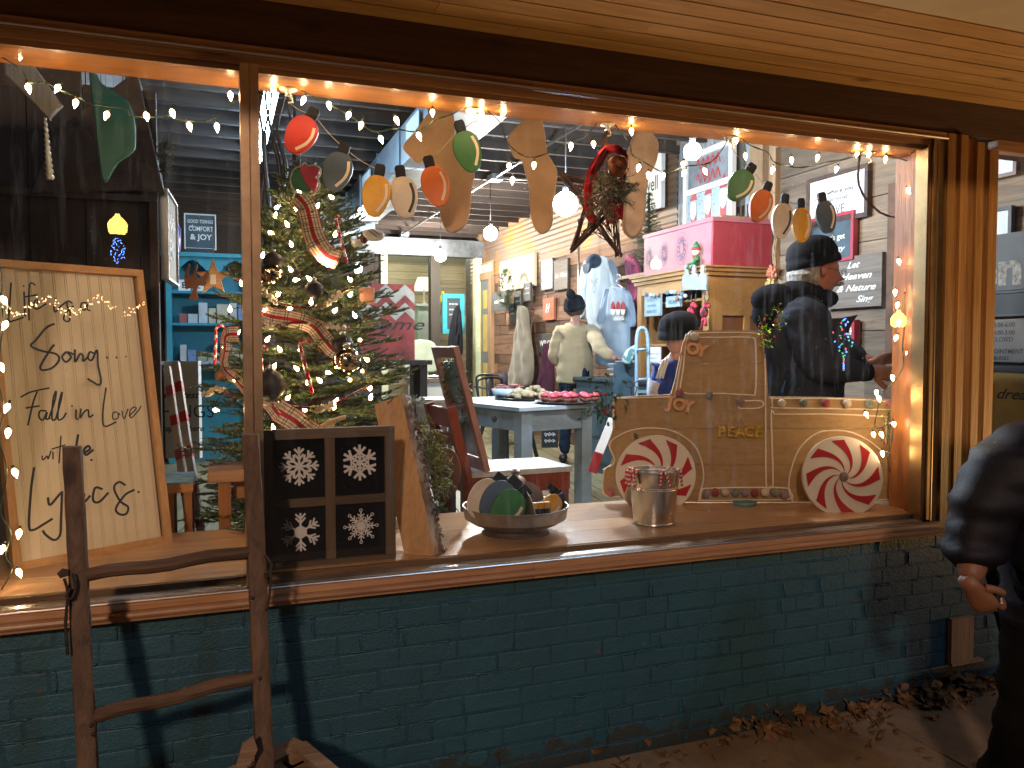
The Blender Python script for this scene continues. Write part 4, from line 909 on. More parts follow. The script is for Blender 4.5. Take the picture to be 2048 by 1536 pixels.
L = [ # pen strokes in photo pixels
 [(22, 566), (20, 600), (18, 640), (28, 641), (46, 635)], [(48, 584), (50, 632)], [(47, 572), (48, 574)], [(70, 570), (62, 566), (58, 580), (58, 640)], [(48, 594), (74, 590)], [(66, 612), (76, 604), (72, 600), (66, 612), (74, 618), (88, 610), (92, 608)],
 [(108, 610), (110, 624), (122, 612), (132, 604)], [(112, 598), (113, 600)], [(144, 606), (136, 602), (134, 612), (140, 624), (138, 642), (128, 640), (130, 628), (146, 612)],
 [(174, 606), (164, 606), (162, 616), (170, 620), (175, 608), (174, 618), (180, 621)],
 [(108, 648), (92, 656), (72, 680), (62, 692), (84, 702), (112, 708), (118, 720), (104, 736), (84, 740), (82, 730), (100, 700), (108, 690)],
 [(132, 704), (124, 714), (132, 724), (142, 714), (134, 704), (146, 708)], [(150, 700), (150, 724), (160, 708), (166, 712), (166, 722), (176, 714)], [(190, 708), (180, 704), (176, 716), (184, 720), (194, 700), (196, 730), (202, 760), (198, 770), (186, 764), (176, 758)],
 [(214, 715), (215, 716)], [(233, 715), (234, 716)], [(252, 713), (253, 714)],
 [(42, 794), (62, 784), (98, 776)], [(74, 784), (66, 806), (56, 850)], [(52, 816), (78, 812)], [(92, 822), (80, 822), (78, 834), (86, 840), (94, 824), (92, 838), (100, 836)], [(98, 836), (110, 800), (112, 782), (106, 800), (104, 838), (112, 838)], [(112, 836), (122, 800), (124, 784), (118, 806), (116, 838), (126, 836), (132, 826)],
 [(152, 820), (152, 836), (156, 838)], [(144, 812), (145, 813)], [(162, 818), (160, 836), (168, 824), (176, 820), (178, 834), (186, 830)],
 [(212, 776), (206, 820), (208, 852), (232, 844)], [(234, 824), (226, 826), (226, 838), (236, 836), (236, 826), (240, 830)], [(244, 822), (248, 838), (256, 818)], [(258, 832), (272, 818), (268, 814), (260, 822), (262, 836), (276, 822), (282, 812)],
 [(84, 912), (86, 920), (94, 912), (96, 918), (102, 902)], [(106, 904), (106, 918)], [(122, 872), (118, 926)], [(104, 898), (130, 890)], [(156, 870), (150, 912), (158, 898), (162, 912)], [(168, 906), (180, 898), (176, 892), (168, 900), (172, 910), (186, 900)], [(183, 920), (184, 921)],
 [(68, 936), (62, 980), (58, 1050), (66, 1060), (88, 1048), (104, 1038)], [(96, 996), (100, 1010), (118, 990), (124, 984)], [(124, 984), (122, 1040), (120, 1070), (108, 1080), (92, 1070), (86, 1062)],
 [(134, 1012), (138, 990), (150, 986), (152, 1006), (164, 992)], [(168, 988), (168, 1004), (180, 992)], [(204, 978), (190, 976), (186, 1000), (198, 1004), (216, 986)], [(250, 970), (238, 964), (228, 976), (240, 1002), (256, 1014), (252, 1028), (238, 1028), (232, 1016), (250, 990), (268, 980)], [(277, 984), (278, 986)]]
W_ = [.0045]*10+[.0055]*9+[.0048]*16+[.004]*8+[.007]*20
b = MB()
for i, s in enumerate(L):
    w = .0042 if i < 10 else .0056 if i < 16 else .0045 if i < 27 else .0035 if i < 34 else .0062
    if len(s) == 2 and abs(s[0][0]-s[1][0]) <= 2 and abs(s[0][1]-s[1][1]) <= 2:
        a = suv(*s[0], INK); n = 10; b.add([sf(a[0]+cos(2*pi*k/n)*w*.75, a[1]+sin(2*pi*k/n)*w*.75, INK) for k in range(n)], [tuple(range(n))]); continue
    stroke(b, [suv(*p, INK) for p in s], sf, w*1.35, INK+uni(0, .0003))
b.build('lettering', m_ink, root)
def fglow(key):
    """mini bulb: white-hot centre, orange halo painted into the emission towards the rim"""
    m = bpy.data.materials.new(key); n, l = nodes(m); n.clear(); lw = n.new('ShaderNodeLayerWeight'); lw.inputs[0].default_value = .42
    c = mix(n, l, ramp(n, l, lw.outputs['Facing'], .25, .75), (1, .70, .38), (1, .30, .04)); st = n.new('ShaderNodeMapRange'); l.new(lw.outputs['Facing'], st.inputs[0]); st.inputs['From Min'].default_value = .2; st.inputs['From Max'].default_value = .7  # orange rim imitates the halo around a lit bulb
    st.inputs['To Min'].default_value = 120; st.inputs['To Max'].default_value = 1.6; e = n.new('ShaderNodeEmission'); l.new(c, e.inputs[0]); l.new(st.outputs[0], e.inputs[1]); o = n.new('ShaderNodeOutputMaterial'); l.new(e.outputs[0], o.inputs[0]); return m
# ---- fairy-light strings ----
m_fairy = fglow('fairy_bulb'); m_wire = paint('green_wire', (.02, .045, .02), .4, .2)
def fstring(lab, wires, bulbs, ydep, root=None, mat=None, r=.0092):
    P0 = onY(*bulbs[0], ydep); root = thing('light_string', lab, 'fairy lights', P0)
    for w in wires:
        pts = smoothpath([onY(px, py, ydep+.006*sin(i*2.3)) for i, (px, py) in enumerate(w)], 5); b = MB()
        for ph in (0, pi):
            q = [p+V((0, .0018*cos(i*1.1+ph), .0018*sin(i*1.1+ph))) for i, p in enumerate(pts)]; b.tube(q, .0016, 5)
        b.build('wire', m_wire, root, True)
    for i, (px, py) in enumerate(bulbs):
        p = onY(px, py, ydep-.012); t = V((uni(-.5, .5), uni(-.3, .3), -1)).normalized(); s = root
        b = MB(); b.lathe(p-t*.010, [(.0042, -.012), (.0042, .0)], 8, t); b.build('socket', m_wire, root, True) if False else None
        b = MB(); b.lathe(p-t*.013, [(.003, 0), (r, .008), (r*.9, .016), (r*.4, .025), (.0006, .031)], 8, t); b.lathe(p-t*.024, [(.0036, 0), (.0042, .011)], 8, t, 1); b.build('bulb', [mat or m_fairy, m_wire], root, True)
    return root
fstring('string of warm fairy lights sagging across the top of the left pane', [[(-20, 100), (40, 138), (60, 165), (90, 165), (118, 180), (160, 196), (182, 208), (250, 218), (262, 232), (300, 235), (340, 232), (360, 240), (420, 240), (470, 205), (500, 196)]],
 [(42, 110), (57, 176), (115, 176), (151, 206), (213, 230), (293, 232), (345, 226), (379, 252), (434, 254), (461, 191)], .15)
fstring('string of warm fairy lights looped from hooks along the head of the main pane', [[(515, 192), (545, 182), (575, 166), (600, 180), (650, 205), (700, 232), (745, 262), (790, 258), (835, 263), (870, 240), (905, 228), (946, 206), (965, 215), (1000, 245), (1012, 280), (1035, 305), (1065, 315), (1110, 300), (1135, 285), (1165, 275), (1190, 252), (1196, 236), (1213, 232), (1240, 262), (1260, 290), (1265, 310), (1290, 325), (1330, 345), (1370, 333), (1420, 325), (1450, 290), (1460, 262), (1500, 290), (1535, 305), (1550, 325), (1600, 335), (1650, 325), (1700, 315), (1737, 296), (1775, 310), (1815, 322), (1842, 330)]],
 [(547, 180), (607, 200), (658, 210), (697, 230), (722, 250), (793, 240), (762, 278), (838, 272), (865, 225), (938, 224), (963, 226), (1007, 226), (1025, 360), (1068, 330), (1018, 332), (1142, 292), (1187, 288), (1195, 232), (1263, 262), (1277, 335), (1297, 350), (1326, 352), (1366, 328), (1368, 345), (1410, 342), (1458, 262), (1473, 280), (1491, 312), (1545, 340), (1583, 320), (1635, 315), (1673, 338), (1714, 308), (1738, 308), (1771, 318), (1826, 322)], .15)
fstring('string of warm fairy lights trailing down the right jamb to the truck', [[(1842, 330), (1840, 370), (1830, 400), (1834, 440), (1822, 480), (1818, 530), (1815, 570), (1805, 600), (1808, 650), (1805, 690), (1806, 730), (1790, 760), (1762, 790), (1755, 820), (1750, 850), (1760, 857), (1785, 846), (1782, 890), (1775, 910), (1780, 945)]],
 [(1840, 308), (1817, 381), (1846, 397), (1845, 433), (1823, 467), (1798, 523), (1826, 558), (1790, 584), (1795, 610), (1797, 645), (1792, 675), (1815, 706), (1785, 755), (1753, 785), (1758, 797), (1733, 829), (1788, 848), (1747, 869), (1763, 869), (1765, 907)], .14)
fstring('string of warm fairy lights climbing the left edge behind the lettered sign', [[(-20, 480), (2, 540), (4, 600), (6, 650), (0, 700), (-4, 760), (8, 815), (-2, 870), (14, 940), (6, 990), (2, 1030), (22, 1065), (12, 1110), (24, 1140), (2, 1180)]],
 [(8, 600), (10, 650), (2, 733), (14, 815), (16, 865), (30, 945), (38, 1067), (5, 1098), (38, 1145)], .13)
# screw hooks / plastic clips under the head lining
for i, (px, lab) in enumerate([(578, 'pale plastic clip holding the lights above the red wooden bulb'), (946, 'pale plastic clip holding the lights above the largest stocking'), (1215, 'pale plastic clip above the twig star'), (1462, 'pale plastic clip above the painted window frame'), (1738, 'pale plastic clip above the twig hoop')]):
    p = onY(px, 300, .15); c = V((p.x, .15, 2.431)); b = MB(); b.lathe(c, [(.03, 0), (.028, -.004), (.012, -.007), (.008, -.018), (.012, -.022)], 16); b.tube([c-Z*.02, c+V((.012, 0, -.03)), c+V((.014, 0, -.042)), c+V((0, 0, -.046))], .003, 6)
    tag(b.build('cup_hook', m_gold, None, True), lab, 'hook', 'plastic clips under the window head')
# twig hoop hanging at right
a = [(1723, 300), (1716, 345), (1720, 375), (1740, 408), (1775, 432), (1803, 434)]
b = MB(); P = smoothpath([onY(x, y, .5) for x, y in [(1740, 300)]+a], 5)
for k in range(3): b.tube([p+V((.004*sin(i*.7+k*2), .004*cos(i*.7+k*2), .003*sin(i+k))) for i, p in enumerate(P)], .0028, 5)
tag(b.build('twig_hoop', m_twig, None, True), 'thin hoop of bent twig hanging beside the right jamb', 'hoop')
# ================= CHRISTMAS TREE =================
TC = onY(628, 900, 1.12); TX, TY = TC.x, TC.y; TB = .45; TT = onY(610, 345, 1.12).z
def crown_r(z):
    t = (z-TB)/(TT-TB); return (.045+.64*(1-t)**.64) if t > .06 else .52
tree = thing('christmas_tree', 'tall lit fir tree standing behind the mullion hung with ribbon', 'christmas tree', (TX, TY, FZ))
b = MB(); b.tube([(TX, TY, FZ), (TX+.01, TY, 1.2), (TX-.01, TY, TT+.05)], [.045, .032, .006], 8); b.build('trunk', m_twig, tree, True)
m_ndl = paint('spruce_needle', (.12, .17, .045), .5, .3, 5, 0, c2=(.035, .065, .025)); m_lim = paint('limb_bark', (.16, .09, .05), .8, .3, 20)
def needles(b, p, d, L, nl, nn):
    d = V(d).normalized(); a = d.cross(Z if abs(d.z) < .9 else V((1, 0, 0))).normalized(); c = a.cross(d)
    for i in range(nn):
        t = (i+random.random())/nn; q = p+d*L*t; an = uni(-.4, pi+.4); o = a*cos(an)-c*sin(an)*.55*(-1)
        e = q+(d*.75+o).normalized()*nl*uni(.75, 1.1)*(1-.25*t); s = (e-q).cross(V((uni(-1, 1), uni(-1, 1), uni(-1, 1)))).normalized()*.0021
        b.add([q+s, q-s, e], [(0, 1, 2)])
b = MB(); lb = MB(); nb = 340; rs = random.Random(3)
for i in range(nb):
    t = (i/nb); z = TB+(TT-TB)*t; az = i*2.39996+uni(-.3, .3); Rr = crown_r(z)*uni(.78, 1.12)
    el = lerp(-.12, .55, t)+uni(-.12, .12); d = V((cos(az)*cos(el), sin(az)*cos(el), sin(el))); o = V((TX, TY, z)); L = Rr/cos(el)
    if sin(az) > .75 and t < .8: continue            # back side, never in view from the street
    pts = [o+d*L*k/5-Z*(.05*L*(k/5)**2) for k in range(6)]; lb.tube(pts, [.008*(1-t)+.004, .006*(1-t)+.003, .004, .003, .002, .001], 5, cap=False)
    needles(b, pts[3], pts[5]-pts[3], (pts[5]-pts[3]).length, .021, 44)
    m = max(5, int(L*34)); side = d.cross(Z).normalized()
    for k in range(m):
        f = .22+.78*k/m; q = o+d*L*f-Z*(.05*L*f*f); sg = 1 if k % 2 else -1; tl = (.05+.30*L*(1-f)**.6)*uni(.7, 1.15); tl = min(tl, .23)
        td = (d*uni(.6, .9)+side*sg*uni(.6, 1)+Z*uni(-.22, .25)).normalized(); lb.tube([q, q+td*tl], [.002, .0007], 3, cap=False)
        needles(b, q, td, tl, uni(.019, .027), int(tl*520)+8)
        if tl > .11:
            for s2 in (-1, 1): q2 = q+td*tl*.45; t2 = (td+td.cross(Z)*s2*.8).normalized(); needles(b, q2, t2, tl*.42, .019, int(tl*200)+6)
b.build('foliage', m_ndl, tree); lb.build('limbs', m_lim, tree)
print('needles', len(b.f))
# rough tree surface position for a pixel
def on_tree(px, py, off=0):
    d = ray(px, py); best = None
    for k in range(400):
        t = 2.8+k*.01; p = CAM+d*t; r = math.hypot(p.x-TX, p.y-TY)
        if TB < p.z < TT+.1 and r < crown_r(min(p.z, TT-.01))*.9+.02+off: return p
    return CAM+d*((TY-CAM.y)/d.y)
m_tfairy = fglow('tree_bulb')
TL = [(664, 395), (600, 385), (553, 415), (551, 432), (634, 413), (592, 418), (670, 470), (583, 490), (525, 512), (541, 465), (619, 558), (555, 590), (622, 605), (710, 632), (533, 620), (581, 616), (669, 622), (548, 734), (594, 738), (640, 762), (615, 765), (740, 777), (741, 796), (671, 804), (668, 815), (725, 742), (575, 797), (547, 857), (632, 875), (585, 890), (661, 860), (474, 667), (483, 568), (582, 540), (534, 680), (701, 560), (690, 700), (655, 530), (560, 640), (450, 700), (470, 760), (700, 590), (610, 470), (640, 520), (575, 450), (720, 680), (600, 700), (560, 700), (520, 830), (700, 760), (430, 820), (460, 620), (500, 760), (640, 690), (655, 745), (590, 560), (735, 720), (610, 820)]
root = thing('light_string', 'warm fairy lights wound through the christmas tree', 'fairy lights', (TX, TY, .9))
wp = sorted(TL, key=lambda q: (q[1]//60, q[0] if (q[1]//60) % 2 else -q[0])); b = MB(); b.tube(smoothpath([on_tree(*q, .0)+V((0, .05, 0)) for q in wp], 4), .0018, 5); b.build('wire', m_wire, root, True)
for px, py in TL:
    p = on_tree(px, py, .03); t = V((uni(-.6, .6), uni(-.6, .1), uni(-.2, 1))).normalized()
    b = MB(); b.lathe(p-t*.01, [(.003, 0), (.0088, .008), (.008, .016), (.002, .026), (.0006, .03)], 8, t); b.build('bulb', m_tfairy, root, True)
# plaid ribbon
def plaid():
    m = bpy.data.materials.new('plaid_ribbon'); p = principled(m); n, l = nodes(m); a = n.new('ShaderNodeUVMap'); sx = n.new('ShaderNodeSeparateXYZ'); l.new(a.outputs[0], sx.inputs[0])
    def band(src, per, lo, hi):
        q = n.new('ShaderNodeMath'); q.operation = 'MULTIPLY'; q.inputs[1].default_value = per; l.new(src, q.inputs[0]); f = n.new('ShaderNodeMath'); f.operation = 'FRACT'; l.new(q.outputs[0], f.inputs[0])
        g = n.new('ShaderNodeMath'); g.operation = 'GREATER_THAN'; g.inputs[1].default_value = lo; l.new(f.outputs[0], g.inputs[0]); h = n.new('ShaderNodeMath'); h.operation = 'LESS_THAN'; h.inputs[1].default_value = hi; l.new(f.outputs[0], h.inputs[0])
        k = n.new('ShaderNodeMath'); k.operation = 'MULTIPLY'; l.new(g.outputs[0], k.inputs[0]); l.new(h.outputs[0], k.inputs[1]); return k.outputs[0]
    U, W_ = sx.outputs[0], sx.outputs[1]; c = (.80, .70, .52); red = (.50, .02, .03); dk = (.08, .03, .03); half = n.new('ShaderNodeMath'); half.operation = 'MULTIPLY'; half.inputs[1].default_value = .5
    r1 = band(U, 1, .40, .60); r2 = band(W_, 16, .30, .62)
    l.new(r2, half.inputs[0]); cc = mix(n, l, r1, c, red); cc = mix(n, l, half.outputs[0], cc, mix(n, l, .5, cc, red))
    for s, per, lo, hi in ((U, 1, .10, .15), (U, 1, .85, .90), (U, 1, .26, .30), (U, 1, .70, .74), (W_, 16, .0, .07), (W_, 16, .82, .88)): cc = mix(n, l, band(s, per, lo, hi), cc, mix(n, l, .8, cc, dk))
    for s, per, lo, hi in ((U, 1, .97, 1.1), (U, 1, -.1, .03)): cc = mix(n, l, band(s, per, lo, hi), cc, red)
    l.new(cc, p.inputs['Base Color']); p.inputs['Roughness'].default_value = .8; bump(n, l, p, tex(n, l, a.outputs[0], 300), .3, .002); return m
m_plaid = plaid()
def ribbon(path, w, lab, off=.05):
    P = smoothpath([on_tree(x, y, off) for x, y in path], 8); m = 7; vs = []; L = 0; uv = []
    for i, p in enumerate(P):
        t = (P[min(i+1, len(P)-1)]-P[max(i-1, 0)]).normalized(); out = V((p.x-TX, p.y-TY, 0)).normalized(); s = t.cross(out).normalized(); L += (p-P[i-1]).length if i else 0
        tw_ = .35*sin(L*14); s = (s*cos(tw_)+out*sin(tw_)); wob = out*.008*sin(L*34)
        for j in range(m): q = (j/(m-1)-.5); vs.append(p+s*q*w+wob+out*.004*cos(q*7)); uv.append((j/(m-1), L))
    b = MB(); b.add(vs, [(i*m+j, (i+1)*m+j, (i+1)*m+j+1, i*m+j+1) for i in range(len(P)-1) for j in range(m-1)]); o = b.build('plaid_ribbon', m_plaid, None, True)
    me = o.data; ul = me.uv_layers.new(name='UVMap')
    for lp in me.loops: ul.data[lp.index].uv = uv[lp.vertex_index]
    tag(o, lab, 'ribbon', 'plaid ribbons on the christmas tree')
ribbon([(595, 392), (612, 412), (620, 440), (630, 478), (652, 508), (678, 520)], .088, 'plaid ribbon falling from the top of the christmas tree')
ribbon([(488, 598), (500, 616), (540, 632), (590, 640), (625, 652), (645, 675), (668, 700), (690, 706)], .072, 'plaid ribbon swagged across the middle of the tree')
ribbon([(478, 668), (455, 672), (447, 700), (452, 735), (480, 770), (530, 800), (560, 830)], .065, 'plaid ribbon looping down the left side of the tree')
ribbon([(552, 818), (585, 838), (615, 862), (650, 878), (690, 884)], .092, 'plaid ribbon crossing low on the tree behind the snowflake frame')
# popcorn and bead garlands
m_pop = paint('popcorn', (.72, .62, .44), .8, .2, 60, .6); m_bead = paint('dark_red_bead', (.14, .008, .012), .25, .2)
root = thing('popcorn_garland', 'popcorn and red bead garland swagged around the christmas tree', 'garland', on_tree(600, 690))
for path in ([(520, 570), (545, 600), (600, 615), (650, 608), (690, 580), (712, 575)], [(500, 610), (540, 650), (590, 645), (640, 648), (700, 658)], [(510, 800), (560, 812), (610, 815), (640, 818), (680, 802), (740, 770)], [(410, 790), (440, 780), (470, 800)], [(548, 560), (520, 545), (470, 560)]):
    P = smoothpath([on_tree(x, y, .045) for x, y in path], 7); b = MB(); c = MB()
    for i, p in enumerate(P):
        if (i//9) % 2 == 0:
            for k in range(4): b.ball(p+V((uni(-.01, .01), uni(-.01, .01), uni(-.01, .01))), uni(.006, .011), 5, sc=(uni(.7, 1.2), 1, uni(.7, 1.2)))
        else:
            for k in range(2): c.ball(p.lerp(P[min(i+1, len(P)-1)], k/2), .0062, 7)
    b.build('popcorn_strand', m_pop, root, True)
    if c.v: c.build('bead_strand', m_bead, root, True)
# glass and other ornaments
m_merc = paint('mercury_glass', (.75, .66, .45), .12, .4, 30, .1, 1); m_choc = paint('brown_glass_ball', (.02, .012, .011), .6, .2, 20, .05, spec=.3)
def ballorn(px, py, r, mat, lab, off=.07):
    p = on_tree(px, py, off); root = thing('ball_ornament', lab, 'ornament', p, 'ball ornaments on the christmas tree'); b = MB(); b.ball(p, r, 22); b.build('ball', mat, root, True)
    b = MB(); b.lathe(p+Z*r*.95, [(r*.28, 0), (r*.28, r*.3), (r*.1, r*.34)], 10); b.tube([p+Z*r*1.2, p+Z*(r*1.6)], .0012, 5); b.build('ornament_cap', m_steel, root, True)
ballorn(693, 721, .058, m_merc, 'large gold mercury glass ball low on the right of the tree'); ballorn(540, 770, .062, m_choc, 'large dark brown ball just right of the mullion', .08); ballorn(541, 548, .052, m_merc, 'speckled gold glass ball high by the mullion', .05)
ballorn(628, 580, .04, m_choc, 'dark brown ball in the middle of the tree', .03); ballorn(546, 524, .042, m_choc, 'frosted brown ball above the speckled gold one', .06); ballorn(685, 690, .045, m_choc, 'dark ball directly above the gold mercury ball', .05)
ballorn(440, 752, .022, paint('amber_ball', (.35, .15, .06), .3), 'little amber ball at the left of the tree', .05)
def tcane(px, py, L, ang, hook, lab, r=.0065):
    p = on_tree(px, py, .08); a = R(ang); fr = Fr(p, RT*cos(a)+Z*sin(a), Z*cos(a)-RT*sin(a)); cane(p, fr, L, hook, r, lab, 'candy canes on the christmas tree')
tcane(600, 692, .20, 14, .022, 'long candy cane hanging in the middle of the tree', .008); tcane(432, 660, .15, -3, .02, 'candy cane hanging at the far left of the tree'); tcane(672, 440, .19, 14, .012, 'slim twisted candy cane near the tree top')
tcane(520, 700, .10, 5, .014, 'candy cane half hidden by the mullion')
# wooden star, reindeer, house tile, snowman, cookie ornament
m_ply = wood('ply_pale', (.68, .42, .22), (.5, .28, .13), 'x', .5, 1, .1, .1); m_plyd = wood('ply_brown', (.22, .09, .045), (.12, .05, .02), 'x', .5, 1, .1, .1)
p = on_tree(427, 556, .10); fr = Fr(p, RT, Z); root = thing('wooden_star', 'pale wooden star ornament with stitched edge at the left of the tree', 'ornament', p); s = .085; pts = [(sin(2*pi*k/10)*s*(1 if k % 2 == 0 else .42), cos(2*pi*k/10)*s*(1 if k % 2 == 0 else .42)) for k in range(10)]
b = MB(); b.prism(pts, fr, 0, .005, bev=.001); b.build('star', m_ply, root); b = MB(); b.fbox(fr, -.013, .013, -.028, .015, .005, .007); b.build('photo_square', m_chalk, root); b = MB()
for k in range(10):
    a, c = pts[k], pts[(k+1) % 10]
    for t in (.2, .45, .7): stroke(b, [(lerp(a[0], c[0], t)*.86, lerp(a[1], c[1], t)*.86), (lerp(a[0], c[0], t+.12)*.86, lerp(a[1], c[1], t+.12)*.86)], fr, .0022, .0055)
b.build('stitching', m_ink, root); b = MB(); b.tube([fr(0, s*.9, .003), fr(.004, s*1.6, .0), fr(-.002, s*2.6, 0)], .0015, 5); b.build('cord', m_twine, root)
p = on_tree(392, 560, .08); fr = Fr(p, RT, Z); pts = [(-.04, -.03), (-.045, .01), (-.03, .05), (-.022, .05), (-.03, .02), (-.012, .018), (0, .05), (.008, .048), (.002, .02), (.012, .0), (.03, .012), (.045, .03), (.052, .024), (.04, -.005), (.03, -.02), (.01, -.02), (.002, -.05), (.012, -.06), (-.01, -.07), (-.028, -.062), (-.02, -.05), (-.012, -.03), (-.028, -.028)]
b = MB(); b.prism(sp2([(x*1.1, z*1.3) for x, z in pts], 3), fr, 0, .005); tag(b.build('reindeer_cutout', m_plyd), 'brown wooden reindeer cutout beside the wooden star', 'ornament')
p = on_tree(612, 362, .10)-FH*.02; o = 0; root = thing('cookie_ornament', 'red and green mitten shaped ornament with white edging at the tree top', 'ornament', p); fr = Fr(p, RT*cos(.3)-Z*sin(.3), Z*cos(.3)+RT*sin(.3))
g = [(-.055, .005), (-.05, .03), (-.02, .035), (0, .02), (.03, -.01), (.045, -.03), (.03, -.05), (0, -.052), (-.03, -.045), (-.05, -.02)]; r_ = [(-.03, .04), (-.018, .06), (0, .055), (.02, .065), (.045, .06), (.052, .04), (.045, .025), (.058, .005), (.06, -.02), (.045, -.035), (.02, -.02), (-.01, .01)]
b = MB(); b.prism(sp2(g, 4), fr, 0, .012, bev=.003); b.build('green_half', m_green, root, 'auto'); b = MB(); b.prism(sp2(r_, 4), fr, .002, .016, bev=.003); b.build('red_half', paint('cookie_red', (.50, .02, .05), .4), root, 'auto')
b = MB(); E_ = sp2([(-.058, .01), (-.05, .036), (-.03, .05), (-.02, .068), (0, .062), (.02, .072), (.05, .066), (.058, .04), (.052, .022), (.068, 0), (.064, -.03), (.045, -.055), (0, -.062), (-.036, -.052), (-.056, -.02)], 4); b.tube([fr(x, z, .006) for x, z in E_+[E_[0]]], .004, 6); b.build('piped_edge', m_pop, root, True)
p = on_tree(738, 478, .06)-FH*.05; root = thing('snowman_ornament', 'white snowman with brown mitten tilted at the right of the tree top', 'ornament', p); fr = Fr(p, RT*cos(.35)+Z*sin(.35), Z*cos(.35)-RT*sin(.35))
b = MB(); b.ball(fr(.03, 0), .036, 14, sc=(1.4, .5, .75)); b.ball(fr(-.05, -.012), .028, 12, sc=(1, .5, .7)); b.build('body', fabric('felt_white', (.75, .75, .76)), root, True)
b = MB(); b.ball(fr(-.012, .0, .01), .026, 12, sc=(.7, .5, 1)); b.build('band', fabric('felt_brown', (.14, .06, .04)), root, True); b = MB(); stroke(b, [(.02, .022), (.045, -.018)], fr, .003, .02); stroke(b, [(.035, .024), (.06, -.014)], fr, .003, .02); b.build('stripes', m_ink, root)
p = on_tree(735, 592, .04); fr = Fr(p, RT, Z); b = MB(); b.fbox(fr, -.032, .03, -.036, .036, 0, .012); o = b.build('tile_ornament', paint('copper_tile', (.40, .17, .10), .4)); tag(o, 'small coppery house tile ornament at the right edge of the tree', 'ornament')
p = on_tree(665, 845, .07); b = MB(); b.tube(smoothpath([p+RT*x*.001+Z*z*.001 for x, z in ((-55, -28), (-30, -10), (0, 6), (30, 18), (52, 22))], 4), [.012]*8+[.008]*9, 7); b.tube(smoothpath([p+RT*x*.001+Z*z*.001 for x, z in ((-40, -22), (-20, -20), (10, 2))], 4), .007, 6)
tag(b.build('burlap_bow', fabric('burlap', (.50, .36, .2)), None, True), 'curl of tan burlap low on the right of the tree', 'bow')
# a dark trunk-like twist of branches rising behind the red bulb
root = thing('bare_branches', 'cluster of dark bare branches standing behind the top of the tree', 'branches', (.33, 1.75, 2.0)); rb = random.Random(5)
for i in range(7):
    b = MB(); x = .33+rb.uniform(-.10, .13); y = 1.7+rb.uniform(-.05, .08); pts = [V((x+rb.uniform(-.03, .03)+.06*(k-2.5)*rb.uniform(-.2, .3), y, 1.9+k*.2)) for k in range(7)]; b.tube(smoothpath(pts, 3), [.018]*6+[.013]*6+[.007]*7, 6); b.build('branch', paint('wet_dark_bark', (.035, .032, .04), .35, .3, 14, .5), root, True)
# ================= THINGS INSIDE THE SHOP =================
def pxpoly(fr, P, org=None):
    out = []
    for px, py in P:
        d = ray(px, py); t = (fr.o-CAM).dot(fr.n)/d.dot(fr.n); q = CAM+d*t-fr.o; out.append((q.dot(fr.u), q.dot(fr.v)))
    return out
def wallfr(px, py, off=.0, x=WX): p = onX(px, py, x-.013-off); return Fr(p, (0, -1, 0), Z, (-1, 0, 0))
def backfr(px, py, y): p = onY(px, py, y); return Fr(p, (1, 0, 0), Z, (0, -1, 0))
def span(fr, px0, py0, px1, py1):
    """width and height in metres of the pixel box centred in fr"""
    cx, cy_ = (px0+px1)/2, (py0+py1)/2; a = pxpoly(fr, [(px0, cy_), (px1, cy_), (cx, py0), (cx, py1)]); return a[0][0], a[1][0], a[3][1], a[2][1]
def sign(lab, fr, box, panel, frame=None, fwid=.02, texts=(), th=.018, name='wall_sign', cat='sign', group=None, tcol=None, noise_=None):
    x0, x1, z0, z1 = box; root = thing(name, lab, cat, fr((x0+x1)/2, z0), group)
    b = MB(); b.fbox(fr, x0, x1, z0, z1, -.012 if frame else -.012, th*(.5 if frame else 1)); b.build('panel', panel, root)
    if frame:
        b = MB(); f = fwid; b.fbox(fr, x0-f, x1+f, z1, z1+f, -.012, th); b.fbox(fr, x0-f, x1+f, z0-f, z0, -.012, th); b.fbox(fr, x0-f, x0-.0003, z0+.0003, z1-.0003, -.012, th-.0005); b.fbox(fr, x1+.0003, x1+f, z0+.0003, z1-.0003, -.012, th-.0005); b.build('frame', frame, root)
    w, h = x1-x0, z1-z0; c = th*(.5 if frame else 1)+.0015
    if texts:
        b = MB()
        for t in texts:
            if t[0] == '~':      # illegible script in the photograph: one looping pen line
                L_ = t[3]*1.0; N_ = 34; stroke(b, [(x0+w*(t[1]-.32+.64*i/N_)+w*.03*sin(i*1.9), z0+h*(t[2]+L_*.35+L_*.5*sin(i*1.25)*(.6+.4*sin(i*.5)))) for i in range(N_+1)], fr, h*L_*.11, c, 2); continue
            tx, ty, hh = t[1], t[2], t[3]; kw = t[4] if len(t) > 4 else {}
            text_mb(b, t[0], fr, hh*h, x0+tx*w, z0+ty*h, c, shear=kw.get('sh', 0), bold=kw.get('b', .02), sx=kw.get('sx', 1), sp=kw.get('sp', 1))
        b.build('lettering', tcol or m_ink, root)
    return root
m_print = paint('print_paper', (.55, .62, .68), .6, .25, 7, 0, c2=(.72, .74, .74)); m_brownf = paint('dark_frame', (.07, .035, .022), .5, .3, 20)
m_redf = paint('red_frame', (.40, .03, .05), .45, .1); m_slate = paint('slate_board', (.05, .085, .11), .6, .2, 6, .05)
m_greyb = wood('grey_sign_board', (.20, .17, .145), (.10, .08, .065), 'y', .7, 1, .2, .3); m_dsign = paint('dark_sign', (.06, .06, .058), .6, .2)
f = wallfr(1676, 390, .02); sign('framed floral print reading go where you feel most alive', f, span(f, 1622, 352, 1732, 436), m_print, m_brownf, .03, [('go where you', .5, .60, .10, dict(sx=1.35)), ('feel most', .5, .42, .10, dict(sx=1.35)), ('ALIVE', .46, .10, .22, dict(sx=.9, b=-.005))])
